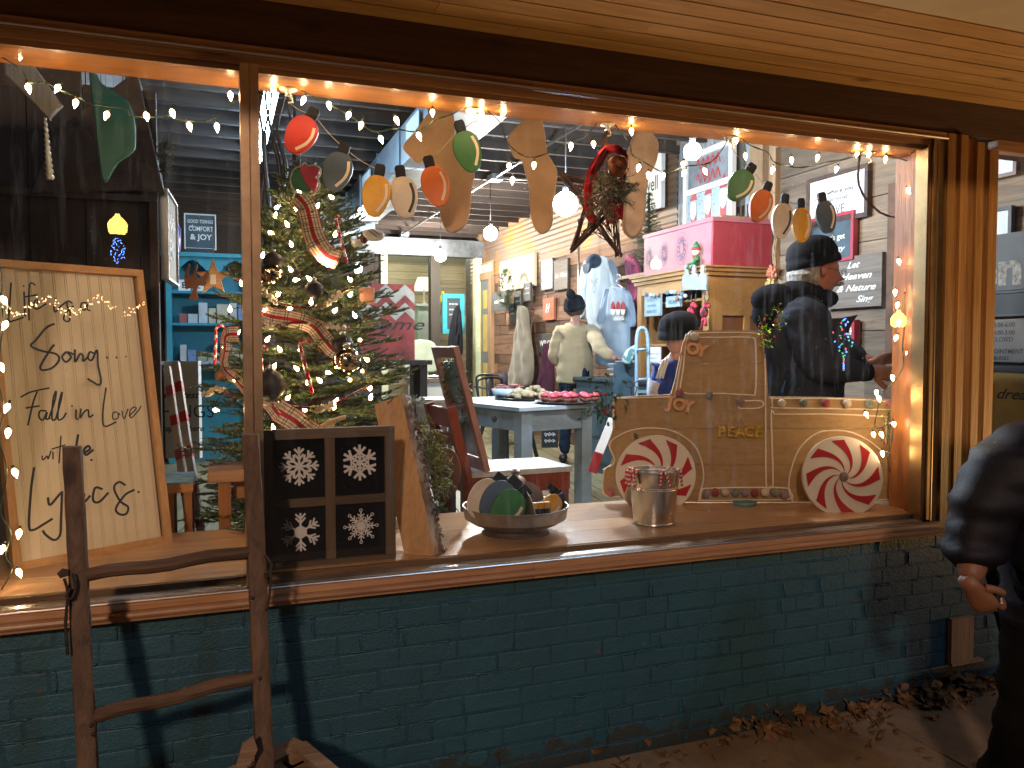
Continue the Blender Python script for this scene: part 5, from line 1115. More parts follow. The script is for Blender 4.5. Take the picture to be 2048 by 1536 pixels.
f = wallfr(1668, 470, .02); sign("red framed chalkboard reading let's get crazy", f, span(f, 1612, 438, 1708, 520), m_slate, m_redf, .022, [("let's get", .66, .46, .13, dict(sx=1.1)), ('crazy', .66, .16, .15, dict(sh=.5, sx=1.2))], tcol=m_chalk, th=.03)
f = wallfr(1712, 580, .02); sign('barn board sign reading Let Heaven and Nature Sing', f, span(f, 1655, 512, 1768, 615), m_greyb, None, 0, [('Let', .50, .77, .12, dict(sh=.45, b=.03, sx=1.3)), ('Heaven', .55, .55, .12, dict(sh=.45, b=.03, sx=1.5)), ('& Nature', .55, .32, .12, dict(sh=.45, b=.03, sx=1.5)), ('Sing', .70, .10, .12, dict(sh=.45, b=.03, sx=1.4))], tcol=m_chalk)
f = wallfr(1705, 668, .02); sign('small red framed sign ending in TLE half behind the man', f, span(f, 1688, 648, 1712, 692), m_dsign, m_redf, .025, [('TLE', .45, .52, .28, dict(sx=1.2, b=.01))], tcol=m_chalk, th=.04)
f = wallfr(1785, 560, .05); root = thing('rusty_panel', 'tall rusty brown metal strip standing against the barn boards', 'panel', f(0, -1)); x0, x1, z0, z1 = span(f, 1772, 364, 1812, 800); b = MB(); b.fbox(f, x0, x1, z0, z1, -.03, .0); b.build('strip', paint('rust_brown', (.16, .075, .04), .7, .3, 6), root)
# things seen through the dark side window
f = wallfr(2011, 330, .02, 4.0); sign('upper framed leaf print seen through the side window', f, span(f, 1984, 308, 2030, 348), m_print, m_brownf, .02)
f = wallfr(1998, 447, .02); sign('lower framed leaf print seen through the side window', f, span(f, 1968, 424, 2020, 474), m_print, m_dsign, .02)
f = wallfr(2015, 520, .02); sign('long grey board sign with worn white letters en behind the side window', f, span(f, 1962, 465, 2100, 580), m_dsign, None, 0, [('en', .30, .12, .55, dict(b=.06, sx=1.2))], tcol=paint('worn_white', (.42, .39, .34), .8, .4, 40, .1))
f = wallfr(2015, 602, .02); r_ = sign('black framed wreath picture above the opening hours board', f, span(f, 1966, 585, 2100, 628), m_ink, m_dsign, .01)
f = wallfr(2012, 675, .02); sign('grey opening hours board behind the side window', f, span(f, 1955, 638, 2100, 724), paint('hours_board', (.14, .12, .10), .6, .1), None, 0, [('5:00-6:00', .42, .82, .10), ('3:00-5:00', .42, .64, .10), ('CLOSED', .40, .48, .10), ('APPOINTMENT', .42, .20, .10), ('740-9382', .36, .04, .09)], tcol=m_ink)
f = wallfr(2025, 805, .02); sign('yellow sign in a black frame beginning drea', f, span(f, 1985, 745, 2110, 905), paint('mustard', (.42, .29, .07), .5), m_black, .035, [('dream', .42, .66, .13, dict(sh=.4, sx=1.2))])
# corrugated corner: painted window frame, tall sign, shelf
SW = 3.86; f = Fr(onX(1420, 375, SW), (0, -1, 0), Z, (-1, 0, 0)); root = thing('painted_window', 'white window sash painted with three bearded santas and red lettering', 'painted window', f(0, -.5))
C4 = pxpoly(f, [(1366, 470), (1470, 445), (1453, 262), (1385, 310)]); x0, x1 = pxpoly(f, [(1370, 375)])[0][0], pxpoly(f, [(1468, 375)])[0][0]; z0, z1 = pxpoly(f, [(1420, 456)])[0][1], pxpoly(f, [(1420, 292)])[0][1]; zm = (z0+z1)/2
for q in ((x0, x0+.05, z0, z1), (x1-.05, x1, z0, z1)): b = MB(); b.fbox(f, *q, -.02, .02); b.build('stile', m_white, root)
for q in (z0+.0, zm-.02, z1-.06): b = MB(); b.fbox(f, x0+.0502, x1-.0502, q, q+.05, -.02, .018); b.build('rail', m_white, root)
b = MB(); b.fbox(f, x0+.05, x1-.05, z0+.05, zm-.02, -.006, .0); b.build('pane', paint('snow_scene', (.12, .32, .42), .2, .2, 40, 0, c2=(.5, .6, .66), p0=.55, p1=.62), root)
b = MB(); b.fbox(f, x0+.05, x1-.05, zm+.03, z1-.06, -.006, .0); b.build('pane', paint('frost_glass', (.30, .33, .36), .2, .2), root)
b = MB(); [stroke(b, [((x0+x1)/2-.17+.34*i/22, zz+.04*sin(i*1.35)) for i in range(23)], f, .016, .003, 3) for zz in (zm+.22, zm+.10)]
for k in range(3):
    cx = x0+.14+(x1-x0-.28)*k/2; cz = z0+.24+.015*k; b.fbox(f, cx-.04, cx+.04, z0+.06, cz-.03, .0, .003); b.add([f(cx-.055, cz+.03, .003), f(cx+.055, cz+.03, .003), f(cx+.01, cz+.15, .003)], [(0, 1, 2)])
b.build('red_paint', m_red, root)
b = MB()
for k in range(3):
    cx = x0+.14+(x1-x0-.28)*k/2; cz = z0+.24+.015*k; b.add([f(cx+cos(a)*.052, cz-.03+sin(a)*(.11 if sin(a) < 0 else .05), .005) for a in [2*pi*i/14 for i in range(14)]], [tuple(range(14))])
b.build('beards', m_chalk, root)
f = Fr(onX(1303, 370, 3.9), (0, -1, 0), Z, (-1, 0, 0)); sign('tall white board sign ending in well beside the corrugated sheets', f, span(f, 1262, 300, 1328, 425), m_white, None, 0, [('well', .72, .30, .22, dict(sx=.8, b=.01))], th=.03)
f = Fr(onX(1395, 455, 3.8), (0, -1, 0), Z, (-1, 0, 0))
# --- pine armoire ---
CX0, CX1 = 3.36, 3.93; CY0, CY1 = 2.30, 3.36; CT = 2.165; m_arm = wood('armoire_pine', (.40, .20, .06), (.26, .12, .03), 'z', .45, .8, .1, .4); m_armx = wood('armoire_pine_level', (.42, .22, .07), (.28, .13, .035), 'y', .45, .8, .1, .3); m_armd = wood('armoire_panel', (.24, .09, .03), (.15, .05, .015), 'z', .45, .8, .1, .3)
root = thing('armoire', 'orange pine open cabinet with panelled side standing behind the truck', 'cabinet', (3.65, 2.8, FZ))
b = MB(); b.b2((CX0, CY0, FZ), (CX0+.06, CY0+.09, CT-.07)); b.b2((CX0, CY1-.07, FZ), (CX0+.05, CY1, CT-.07)); b.build('front_post', m_arm, root)
b = MB(); b.b2((CX0+.0605, CY0+.018, FZ), (CX1, CY0+.03, CT-.07)); b.build('side_panel', m_armd, root)
b = MB(); b.b2((CX0+.061, CY0, FZ), (CX0+.12, CY0+.017, CT-.07)); b.b2((CX1-.07, CY0, FZ), (CX1, CY0+.017, CT-.07)); b.b2((CX0+.31, CY0, 1.35), (CX0+.36, CY0+.017, CT-.36)); b.build('side_stile', m_arm, root)
b = MB(); b.b2((CX0+.1205, CY0+.001, CT-.36), (CX1-.0705, CY0+.017, CT-.0705)); b.b2((CX0+.1205, CY0+.001, 1.28), (CX1-.0705, CY0+.017, 1.3495)); b.build('side_rail', m_armx, root)
b = MB(); b.b2((CX1-.02, CY0+.03, FZ), (CX1, CY1-.01, CT-.07)); b.b2((CX0+.05, CY1-.02, FZ), (CX1-.02, CY1, CT-.07)); b.build('back', m_arm, root)
for z in (1.92, 1.58, 1.22, .85): b = MB(); b.b2((CX0+.03, CY0+.09, z), (CX1-.021, CY1-.02, z+.018)); b.build('shelf', m_armx, root)
b = MB(); b.b2((CX0+.001, CY0+.0905, CT-.16), (CX0+.03, CY1-.0705, CT-.0705)); b.build('top_rail', m_armx, root)
b = MB(); b.b2((CX0-.02, CY0-.02, CT-.07), (CX1+.01, CY1+.02, CT-.04)); b.b2((CX0-.04, CY0-.035, CT-.04), (CX1+.02, CY1+.03, CT-.012)); b.b2((CX0-.055, CY0-.05, CT-.012), (CX1+.03, CY1+.045, CT)); b.build('cornice', m_armx, root)
# goods in it
m_blueb = paint('blue_board', (.30, .42, .48), .6, .1)
def ff(px, py, x): return Fr(onX(px, py, x), (0, -1, 0), Z, (-1, 0, 0))
f = ff(1306, 610, CX0-.02); sign('pale blue shop card reading collect moments hung with pompoms', f, span(f, 1291, 588, 1322, 632), m_blueb, None, 0, [('COLLECT', .5, .66, .14), ('moments', .5, .42, .14), ('MEMORIES', .5, .14, .13)], th=.01, tcol=paint('teal_ink', (.03, .18, .25), .6))
f = ff(1348, 604, CX0-.02); sign('pale card reading escape behind the pompom garland', f, span(f, 1334, 592, 1362, 614), m_blueb, None, 0, [('ESCAPE', .5, .3, .3)], th=.01)
f = ff(1307, 711, CX0-.03); sign('white notice card with a large letter R on the cabinet', f, span(f, 1294, 694, 1320, 728), m_chalk, None, 0, [('R', .25, .55, .3), ('~', .62, .55, .14), ('~', .5, .3, .14), ('~', .5, .08, .12)], th=.004, tcol=paint('teal_ink', (.03, .18, .25), .6))
root = thing('pompom_garland', 'garland of blue and cream felt balls across the cabinet opening', 'garland', onX(1340, 588, CX0-.04))
for i, (px, py) in enumerate([(1293, 589), (1301, 590), (1308, 590), (1316, 589), (1335, 586), (1343, 584), (1350, 585), (1358, 586), (1365, 588), (1371, 592), (1362, 595), (1354, 597)]):
    b = MB(); b.ball(onX(px, py, CX0-.05), .017, 10); b.build('felt_ball', (fabric('felt_blue', (.10, .22, .34)), fabric('felt_cream', (.6, .56, .5)), fabric('felt_greyblue', (.3, .4, .45)), fabric('felt_rust', (.4, .2, .15)))[i % 4], root, True)
root = thing('cutting_boards', 'three small pale grey bottle shaped boards hanging from the cabinet top', 'hanging boards', onX(1392, 555, CX0-.06))
for px in (1375, 1390, 1407):
    f = ff(px, 560, CX0-.06-(px-1375)*.0006); P = pxpoly(f, [(px-8, 580), (px-9, 560), (px-8, 552), (px-3, 546), (px-3, 532), (px, 529), (px+3, 532), (px+3, 546), (px+8, 552), (px+9, 560), (px+8, 580)]); b = MB(); b.prism(P, f, 0, .012, bev=.002); b.build('board', paint('chalky_grey', (.28, .31, .32), .7, .15, 20), root)
# reindeer / plaid toys hanging
m_bplaid = paint('buffalo_red', (.42, .03, .05), .9, .3, 30, .2, c2=(.06, .01, .015), p0=.45, p1=.5)
for px, lab in ((1382, 'dark red plaid reindeer toy nearest the cabinet edge'), (1408, 'larger red plaid reindeer toy hanging behind the boy')):
    p = onX(px, 630, CX0-.10); root = thing('reindeer_toy', lab, 'soft toy', p-Z*.1, 'plaid reindeer toys'); b = MB()
    b.ball(p+Z*.02, .035, 10, sc=(.8, 1, 1.2)); b.ball(p+V((0, -.03, .07)), .024, 10); b.ball(p+V((0, -.055, .06)), .016, 8)
    for s, q in ((-1, -.06), (1, -.10)): b.tube([p, p+V((0, s*.02, -.05)), p+V((0, s*.03+.01, q-.02))], .011, 7)
    b.build('body', m_bplaid, root, True); b = MB()
    for s in (-1, 1): b.tube([p+V((0, -.03+s*.01, .09)), p+V((0, -.03+s*.03, .12)), p+V((0, -.03+s*.025, .15))], .004, 5)
    b.build('antlers', m_twig, root, True)
# --- painted chest on the armoire ---
m_pink = paint('chest_pink', (.38, .12, .15), .5, .08); m_cred = paint('chest_red', (.30, .028, .04), .5, .08)
root = thing('painted_chest', 'pink and red painted wooden chest standing on the cabinet', 'chest', (3.6, 2.8, CT)); z1 = 2.52
b = MB(); b.b2((CX0+.03, CY0+.02, CT+.0005), (CX0+.05, CY1-.06, z1-.03)); b.build('front', m_pink, root)
b = MB(); b.b2((CX0+.031, CY0+.0, CT+.0005), (CX1-.02, CY0+.0195, z1-.03)); b.b2((CX0+.051, CY1-.08, CT+.0005), (CX1-.02, CY1-.06, z1-.03)); b.build('side', m_cred, root)
b = MB(); b.b2((CX0+.02, CY0-.01, z1-.0295), (CX1-.01, CY1-.05, z1)); b.build('lid', m_pink, root)
f = Fr((CX0+.0285, 0, 0), (0, -1, 0), Z, (-1, 0, 0)); b = MB()
for cy_, cz, s in ((2.72, 2.34, .10), (2.98, 2.33, .07), (3.22, 2.32, .07)):
    for k in range(12):
        a = 2*pi*k/12; c = (-cy_+cos(a)*s*.45, cz+sin(a)*s*.75); rr = s*.28
        for ph in (0, 1.2): stroke(b, [(c[0]+cos(t)*rr*(1-.1*j), c[1]+sin(t)*rr*(1-.1*j)) for j, t in enumerate([ph+a+.7*i for i in range(7)])], f, .004, .0005+ph*.0003, 2)
    for q in (.35, .7, 1.0): stroke(b, [(-cy_+cos(a)*s*.9*q, cz+sin(a)*s*1.25*q) for a in [2*pi*i/12 for i in range(13)]], f, .004, .001, 2)
b.build('scroll_pattern', paint('scroll_ink', (.10, .08, .16), .6), root)
b = MB(); b.b2((3.5, 2.35, z1+.001), (3.85, 2.7, z1+.02)); b.b2((3.52, 2.38, z1+.0205), (3.82, 2.72, z1+.034)); tag(b.build('thin_boards', m_fir), 'two thin boards lying on the lid of the painted chest', 'boards')
# elf doll
p = onX(1391, 518, CX0+.0); p.z = CT; p.y = CY0+.14; p.x = CX0-.02; root = thing('elf_doll', 'small elf doll with green hat sitting on the cabinet edge', 'doll', p)
b = MB(); b.ball(p+Z*.045, .032, 12, sc=(1, 1, 1.3)); b.tube([p+V((-.01, -.02, .03)), p+V((-.05, -.03, .02)), p+V((-.06, -.03, -.01))], .011, 7); b.tube([p+V((-.01, .02, .03)), p+V((-.05, .03, .02)), p+V((-.06, .03, -.01))], .011, 7); b.tube([p+V((0, -.03, .07)), p+V((-.02, -.05, .05)), p+V((-.04, -.03, .05))], .01, 7); b.build('body', m_green, root, True)
b = MB(); b.ball(p+Z*.115, .032, 14); b.ball(p+V((-.032, 0, .112)), .006, 6); b.build('head', fabric('doll_skin', (.68, .46, .36)), root, True); b = MB(); b.lathe(p+Z*.125, [(.036, 0), (.037, .012), (.03, .016)], 16); b.ball(p+V((-.02, 0, .075)), .012, 8); b.build('red_trim', m_red, root, True); b = MB(); b.lathe(p+Z*.138, [(.033, 0), (.022, .03), (.006, .055)], 14, V((.15, .2, 1))); b.build('hat', m_green, root, True)
# small potted tree on a shelf at left of the chest, carton, ribbon
def minitree(px, py, x, h, r, lab, n=260):
    p = onX(px, py, x); root = thing('small_tree', lab, 'artificial tree', p); b = MB()
    for i in range(n): t = random.random(); a = uni(0, 6.28); d = V((cos(a), sin(a), uni(-.2, .5))); q = p+Z*(h*t*.95+.03); L = r*(1-t)+.03; sprig(b, q, d, L, .025, int(18*L/.1)+6, .8, 0, .002)
    b.build('foliage', [m_fir1, m_twig], root); b = MB(); b.tube([p, p+Z*h], .01, 6); b.lathe(p-Z*.08, [(.04, 0), (.05, .08)], 14); b.build('trunk', m_twig, root); return p
p = minitree(1297, 530, 3.72, .66, .17, 'small artificial fir between the well sign and pink chest')
b = MB(); b.b2((3.6, p.y-.18, p.z-.11), (3.98, p.y+.35, p.z-.081)); tag(b.build('wall_shelf', m_fir), 'narrow pine shelf holding the small artificial fir', 'shelf')
# --- clothes on the wall ---
def garment(name, lab, fr, P, mat, extra=None, th=.05, folds=7, cat='shirt', seed=1, root=None, part='cloth'):
    if isinstance(P[0][0], tuple):
        r0 = garment(name, lab, fr, P[0], mat, None, th, folds, cat, seed)
        for q in P[1:]: garment(name, lab, Fr(fr(0, 0, .004), fr.u, fr.v, fr.n), q, mat, None, th*.8, 2, cat, seed+1, r0, 'sleeve')
        return r0
    root = root or thing(name, lab, cat, fr(0, 0)); UV = sp2(pxpoly(fr, P), 3); b = MB(); xs = [q[0] for q in UV]; zs = [q[1] for q in UV]
    nx, nz = 26, 30; x0, x1, z0, z1 = min(xs), max(xs), min(zs), max(zs)
    def row(z):
        h = []
        for i in range(len(UV)):
            a, c = UV[i-1], UV[i]
            if (a[1]-z)*(c[1]-z) < 0: h.append(a[0]+(c[0]-a[0])*(z-a[1])/(c[1]-a[1]))
        return (min(h), max(h)) if len(h) > 1 else None
    rows = []
    for j in range(nz+1):
        z = lerp(z0+.004, z1-.004, j/nz); r = row(z)
        if r: rows.append((z, r))
    vs = []
    for z, (a, c) in rows:
        for i in range(nx+1):
            t = i/nx; e = sin(pi*t)**.5; vs.append(fr(lerp(a, c, t), z, th*e*(.6+.16*sin(t*folds*2+z*9+seed)*(.3+.7*(z1-z)/(z1-z0))+.25*noise.noise(V((t*5, z*7, seed))))))
    n = nx+1; b.add(vs, [(j*n+i, j*n+i+1, (j+1)*n+i+1, (j+1)*n+i) for j in range(len(rows)-1) for i in range(nx)]); k = len(b.v)
    b.add([fr(lerp(a, c, t), z, -.005) for z, (a, c) in rows for t in (0, 1)], [(2*j+1, 2*j, 2*j+2, 2*j+3) for j in range(len(rows)-1)])
    b.build(part, mat, root, True); return root
m_sw = fabric('sweat_greyblue', (.26, .34, .42), 200, .1); m_tee = fabric('tee_paleblue', (.30, .40, .50), 200, .08); m_swp = fabric('sweat_pink', (.42, .07, .15), 200)
f = ff(1195, 590, 3.72); garment('hanging_sweatshirt', 'grey blue sweatshirt with a deer head hanging on the wall', f, [[(1180, 517), (1188, 512), (1195, 516), (1204, 512), (1216, 518), (1221, 560), (1222, 600), (1218, 655), (1178, 652), (1172, 600), (1175, 550)], [(1180, 517), (1166, 528), (1159, 560), (1157, 600), (1158, 632), (1169, 634), (1173, 590), (1178, 545)], [(1215, 518), (1230, 528), (1238, 560), (1240, 600), (1237, 625), (1227, 626), (1225, 590), (1219, 545)]], m_sw)
f2_ = ff(1186, 570, 3.60); root = thing('deer_print', 'x', 'x', f2_(0, 0)); bpy.data.objects.remove(root)
def onshirt(name, mat, strokes, fr, w, parent):
    b = MB()
    for s in strokes: stroke(b, pxpoly(fr, s), fr, w, .0)
    return b.build(name, mat, parent)
gs = [o for o in COL.objects if o.name == 'hanging_sweatshirt'][0]
onshirt('deer_print', m_black, [[(1178, 556), (1184, 562), (1187, 572)], [(1197, 556), (1191, 562), (1188, 572)], [(1184, 562), (1180, 566)], [(1192, 562), (1195, 566)], [(1185, 572), (1185, 580), (1187, 585), (1190, 580), (1190, 572)]], ff(1187, 570, 3.66), .006, gs)
f = ff(1255, 560, 3.80); garment('hanging_sweatshirt', 'bright pink sweatshirt with white spots behind the fir', f, [(1250, 520), (1262, 508), (1275, 520), (1283, 560), (1280, 620), (1272, 660), (1262, 640), (1256, 580)], m_swp, seed=4)
f = ff(1232, 650, 3.62); gt = garment('hanging_tee', 'long pale blue tee printed with three gnomes on a hanger', f, [[(1220, 577), (1228, 573), (1234, 579), (1242, 573), (1252, 578), (1258, 620), (1260, 680), (1258, 732), (1225, 735), (1190, 724), (1200, 680), (1209, 640), (1213, 600)], [(1220, 577), (1208, 590), (1199, 620), (1193, 642), (1206, 648), (1213, 625), (1218, 600)], [(1252, 578), (1263, 592), (1270, 622), (1271, 650), (1261, 652), (1258, 625), (1253, 600)]], m_tee, th=.07, seed=8)
g2 = ff(1236, 625, 3.53)
b = MB()
for px in (1226, 1236, 1246):
    P = pxpoly(g2, [(px-5, 618), (px+5, 618), (px+4, 608), (px, 601), (px-4, 608)]); b.add([g2(*q) for q in P], [tuple(range(5))])
b.build('gnome_hats', m_bplaid, gt); b = MB()
for px in (1226, 1236, 1246):
    P = pxpoly(g2, [(px-5, 619), (px-3, 627), (px, 631), (px+3, 627), (px+5, 619)]); b.add([g2(*q) for q in P], [tuple(range(5))])
P = pxpoly(g2, [(1237, 638)])[0]; text_mb(b, 'GNOMES', g2, .035, P[0], P[1]-.01, 0, bold=.04); text_mb(b, 'hanging with my', g2, .012, P[0], P[1]+.04, 0); b.build('gnome_lettering', m_chalk, gt)
b = MB(); b.tube(smoothpath([onX(x, y, 3.6) for x, y in ((1214, 581), (1233, 567), (1234, 560), (1239, 557), (1241, 552), (1236, 549), (1233, 553))], 4), .004, 6); b.tube([onX(1233, 567, 3.6), onX(1256, 582, 3.6)], .004, 6); tag(b.build('clothes_hanger', m_steel, None, True), 'wire hanger carrying the gnome tee', 'hanger')
# cap on a rod
p = onX(1187, 522, 3.55); root = thing('baseball_cap', 'washed navy cap hanging over the deer sweatshirt', 'cap', p); b = MB(); b.ball(p, .10, 16, sc=(.8, 1, .75)); b.build('crown', fabric('navy_wash', (.07, .10, .15), 120, .3), root, True); b = MB(); pts = [p+V((-.05, cos(a)*.085+.01, -.02-.10*sin(a))) for a in [pi*i/10 for i in range(11)]]; b.add(pts+[q+V((-.03, 0, -.012)) for q in pts], [(i, i+1, 12+i, 11+i) for i in range(10)]+[tuple(range(11, 22))]); b.build('peak', fabric('navy_wash', (.07, .10, .15)), root)
b = MB(); p = onX(1157, 600, 3.75); b.tube([(p.x, p.y, 1.2), (p.x, p.y, 3.0)], .012, 8); tag(b.build('display_pole', m_steel, None, True), 'slim metal display pole beside the deer sweatshirt', 'pole')
# --- teal chest of drawers with folded shirts ---
A = onX(1262, 745, 3.30); dy0 = A.y-.1; root = thing('drawer_unit', 'dark blue drawer unit with pale edges holding folded shirts', 'drawers', (3.6, dy0+.6, FZ)); m_dteal = paint('drawer_teal', (.035, .075, .10), .5, .15)
b = MB(); b.b2((3.32, dy0, FZ), (3.92, dy0+1.25, 1.26)); b.build('carcass', m_dteal, root); b = MB(); b.b2((3.29, dy0-.02, 1.2605), (3.93, dy0+1.27, 1.285)); b.build('top', m_dteal, root)
for z in (.5, .74, .98):
    b = MB(); b.b2((3.305, dy0+.03, z), (3.319, dy0+1.22, z+.2)); b.build('drawer', m_dteal, root); b = MB(); b.b2((3.34, dy0-.012, z), (3.9, dy0-.001, z+.2)); b.build('end_panel', m_dteal, root); b = MB(); b.b2((3.30, dy0-.014, z+.205), (3.92, dy0-.001, z+.232)); b.build('pale_strip', m_blueb, root)
for i in range(7):
    b = MB(); q = V((3.55+uni(-.02, .02), dy0+.55+.12*(i % 2)+uni(-.03, .03), 1.287+.024*i)); n = 12; pts = []
    b.lathe(q, [(.0, 0), (.17, .001), (.185, .011), (.17, .021), (.0, .022)], 4, Z); tag(b.build('folded_shirt', [fabric('fold_a', (.30, .36, .42)), fabric('fold_b', (.44, .50, .54))][i % 2], None), ['lowest', 'second', 'third', 'fourth', 'fifth', 'sixth', 'topmost'][i]+' folded grey shirt of the pile on the blue drawers', 'folded shirt', 'folded shirts on the drawer unit')
    bpy.context.view_layer.update()
# hand truck, sack
root = thing('hand_truck', 'blue metal hand truck standing between the tee and cabinet', 'hand truck', at(1285, 900, 5.7)); b = MB(); 
for px in (1272, 1296): b.tube(smoothpath([at(px, 905, 5.7), at(px+1, 760, 5.75), at(px+(-1 if px > 1280 else 2), 672, 5.8), at(1284, 655, 5.8)], 5), .014, 8)
b.build('frame', paint('pale_blue_metal', (.22, .34, .46), .4), root, True); b = MB()
for y in (700, 760, 820): b.tube([at(1273, y, 5.75), at(1295, y-2, 5.75)], .011, 6)
b.build('crossbars', paint('pale_blue_metal', (.22, .34, .46)), root, True)
f = vfr(1252, 760, 6.3); P = pxpoly(f, [(1228, 728), (1270, 726), (1270, 800), (1226, 800)]); b = MB(); b.prism(P, f, -.03, 0); tag(b.build('dark_box', m_dteal), 'dark slate box standing on edge beside the folded shirts', 'box')
f = vfr(1257, 710, 6.2); P = pxpoly(f, [(1246, 724), (1262, 728), (1274, 692), (1262, 694), (1250, 706)]); b = MB(); b.prism(sp2(P, 3), f, -.05, 0, bev=.01); tag(b.build('gift_bag', paint('leaf_print_paper', (.50, .48, .38), .7, .4, 20, .1, c2=(.05, .2, .22), p0=.5, p1=.55)), 'leaf patterned gift bag at the woman hand', 'bag')
# scissor-like twin loops
b = MB()
for px in (1259, 1276): b.tube([at(px+cos(a)*7, 769+sin(a)*6, 4.3) for a in [2*pi*i/14 for i in range(15)]], .0028, 6)
b.tube([at(1262, 775, 4.3), at(1265, 798, 4.3)], .003, 6); b.tube([at(1274, 775, 4.3), at(1268, 798, 4.3)], .003, 6); tag(b.build('wire_loops', m_twig, None, True), 'pair of dark wire loops rising behind the truck bonnet', 'ornament')
# --- farther along the right wall ---
f = wallfr(1050, 540, .02); sign('long cream plank board with hooks on the brown wall', f, span(f, 1004, 515, 1072, 578), m_cream, None, 0, th=.03, cat='hook board', name='hook_board')
f = wallfr(1096, 540, .02); sign('grey framed board with a yellow crest', f, span(f, 1084, 520, 1107, 578), paint('sign_bluegrey', (.40, .46, .50), .6), m_dsign, .01, [('T', .5, .35, .35, dict(b=.05))], tcol=paint('yellow_paint', (.6, .42, .05), .5))
f = wallfr(1123, 540, .02); sign('grey framed board with white script Le Mieu', f, span(f, 1109, 521, 1137, 578), m_greyb, m_dsign, .01, [('Le Mieu', .5, .42, .14, dict(sh=.4, sx=1.5))], tcol=m_chalk)
f = wallfr(1101, 620, .02); sign('orange red board with white H letters near the woman hat', f, span(f, 1088, 596, 1110, 640), paint('orange_board', (.42, .13, .06), .6, .2), None, 0, [('H', .4, .35, .4, dict(sh=.4))], tcol=m_chalk)
f = wallfr(1092, 690, .03); sign('dark board reading WELCOME beside the woman', f, span(f, 1078, 668, 1112, 705), m_dsign, None, 0, [('WELCOME', .66, .35, .3, dict(b=.02, sx=1.2))], tcol=m_chalk)
f = wallfr(996, 603, .25); sign('dark board reading welcome below the green wreath', f, span(f, 985, 583, 1016, 622), m_dsign, None, 0, [('welcome', .5, .4, .22, dict(sh=.4, sx=1.2))], tcol=m_chalk)
for (a, c, d, e, lab) in ((1030, 582, 1044, 618, 'small dark tag sign hanging from the middle hook'), (1049, 566, 1063, 602, 'small dark tag sign hanging from the right hook'), (1021, 608, 1033, 642, 'little brown tag sign hanging lowest near the wreath')):
    f = wallfr((a+d)/2, (c+e)/2, .10); r_ = sign(lab, f, span(f, a, c, d, e), m_dsign, None, 0, [('~', .5, .66, .12), ('~', .5, .38, .12)], tcol=m_chalk, group='tag signs on hooks'); x0, x1, z0, z1 = span(f, a, c, d, e); b = MB(); b.tube([f(x0, z1), f((x0+x1)/2, z1+.25), f(x1, z1)], .004, 4); b.build('cord', m_twine, r_)
p = onX(1014, 575, 3.75); root = thing('green_wreath', 'round green wreath hanging on the cream hook board', 'wreath', p); b = MB()
for i in range(230): a = uni(0, 6.28); q = p+V((uni(-.04, .04), cos(a)*.17, sin(a)*.23)); sprig(b, q, V((uni(-1, 0), -sin(a)+uni(-.5, .5), cos(a)+uni(-.5, .5))), .09, .03, 14, .8, 0, .0035)
b.build('greenery', [m_fir1, m_twig], root)
root = thing('coat', 'long olive coat hanging on the brown board wall', 'coat', onX(1045, 760, 3.8)); bpy.data.objects.remove(root)
f = ff(1045, 720, 3.84); garment('hanging_coat', 'long olive brown coat hanging on the brown board wall', f, [(1040, 616), (1056, 618), (1060, 660), (1068, 720), (1062, 770), (1030, 772), (1018, 765), (1024, 720), (1032, 670)], fabric('olive_cloth', (.17, .15, .11)), th=.12, cat='coat', seed=3)
f = ff(1080, 760, 3.8); garment('hanging_coat', 'dark plum coat hanging low behind the woman', f, [(1092, 690), (1106, 700), (1106, 790), (1078, 776), (1082, 740)], fabric('plum_cloth', (.06, .02, .04)), th=.1, cat='coat', seed=5)
# panelled door with upper hook plate
f = wallfr(970, 700, -.0); x0, x1, z0, z1 = span(f, 956, 562, 984, 842); z0 = FZ-f.o.z; root = thing('panelled_door', 'yellow and grey panelled door at the far end of the wall', 'door', f(0, z0))
b = MB(); b.fbox(f, x0, x1, z0, z1, 0, .04); b.build('door_leaf', paint('door_grey', (.14, .15, .16), .5), root); w = (x1-x0)
for cx in (.28, .72):
    for za, zb in ((.80, .93), (.50, .76), (.08, .42)): b = MB(); b.fbox(f, x0+w*(cx-.14), x0+w*(cx+.14), z0+(z1-z0)*za, z0+(z1-z0)*zb, .0405, .047); b.build('door_panel', paint('door_yellow', (.50, .36, .10), .5), root)
b = MB(); b.fbox(f, x0-.12, x0-.001, z0, z1+.12, 0, .06); b.fbox(f, x1+.001, x1+.12, z0, z1+.12, 0, .06); b.fbox(f, x0, x1, z1+.001, z1+.12, 0, .06); b.build('door_frame', m_fir, root)
f = wallfr(972, 540, .02); sign('pale board with black coat hooks over the panelled door', f, span(f, 953, 530, 986, 552), m_cream, m_fir, .03, name='hook_board', cat='hook board')
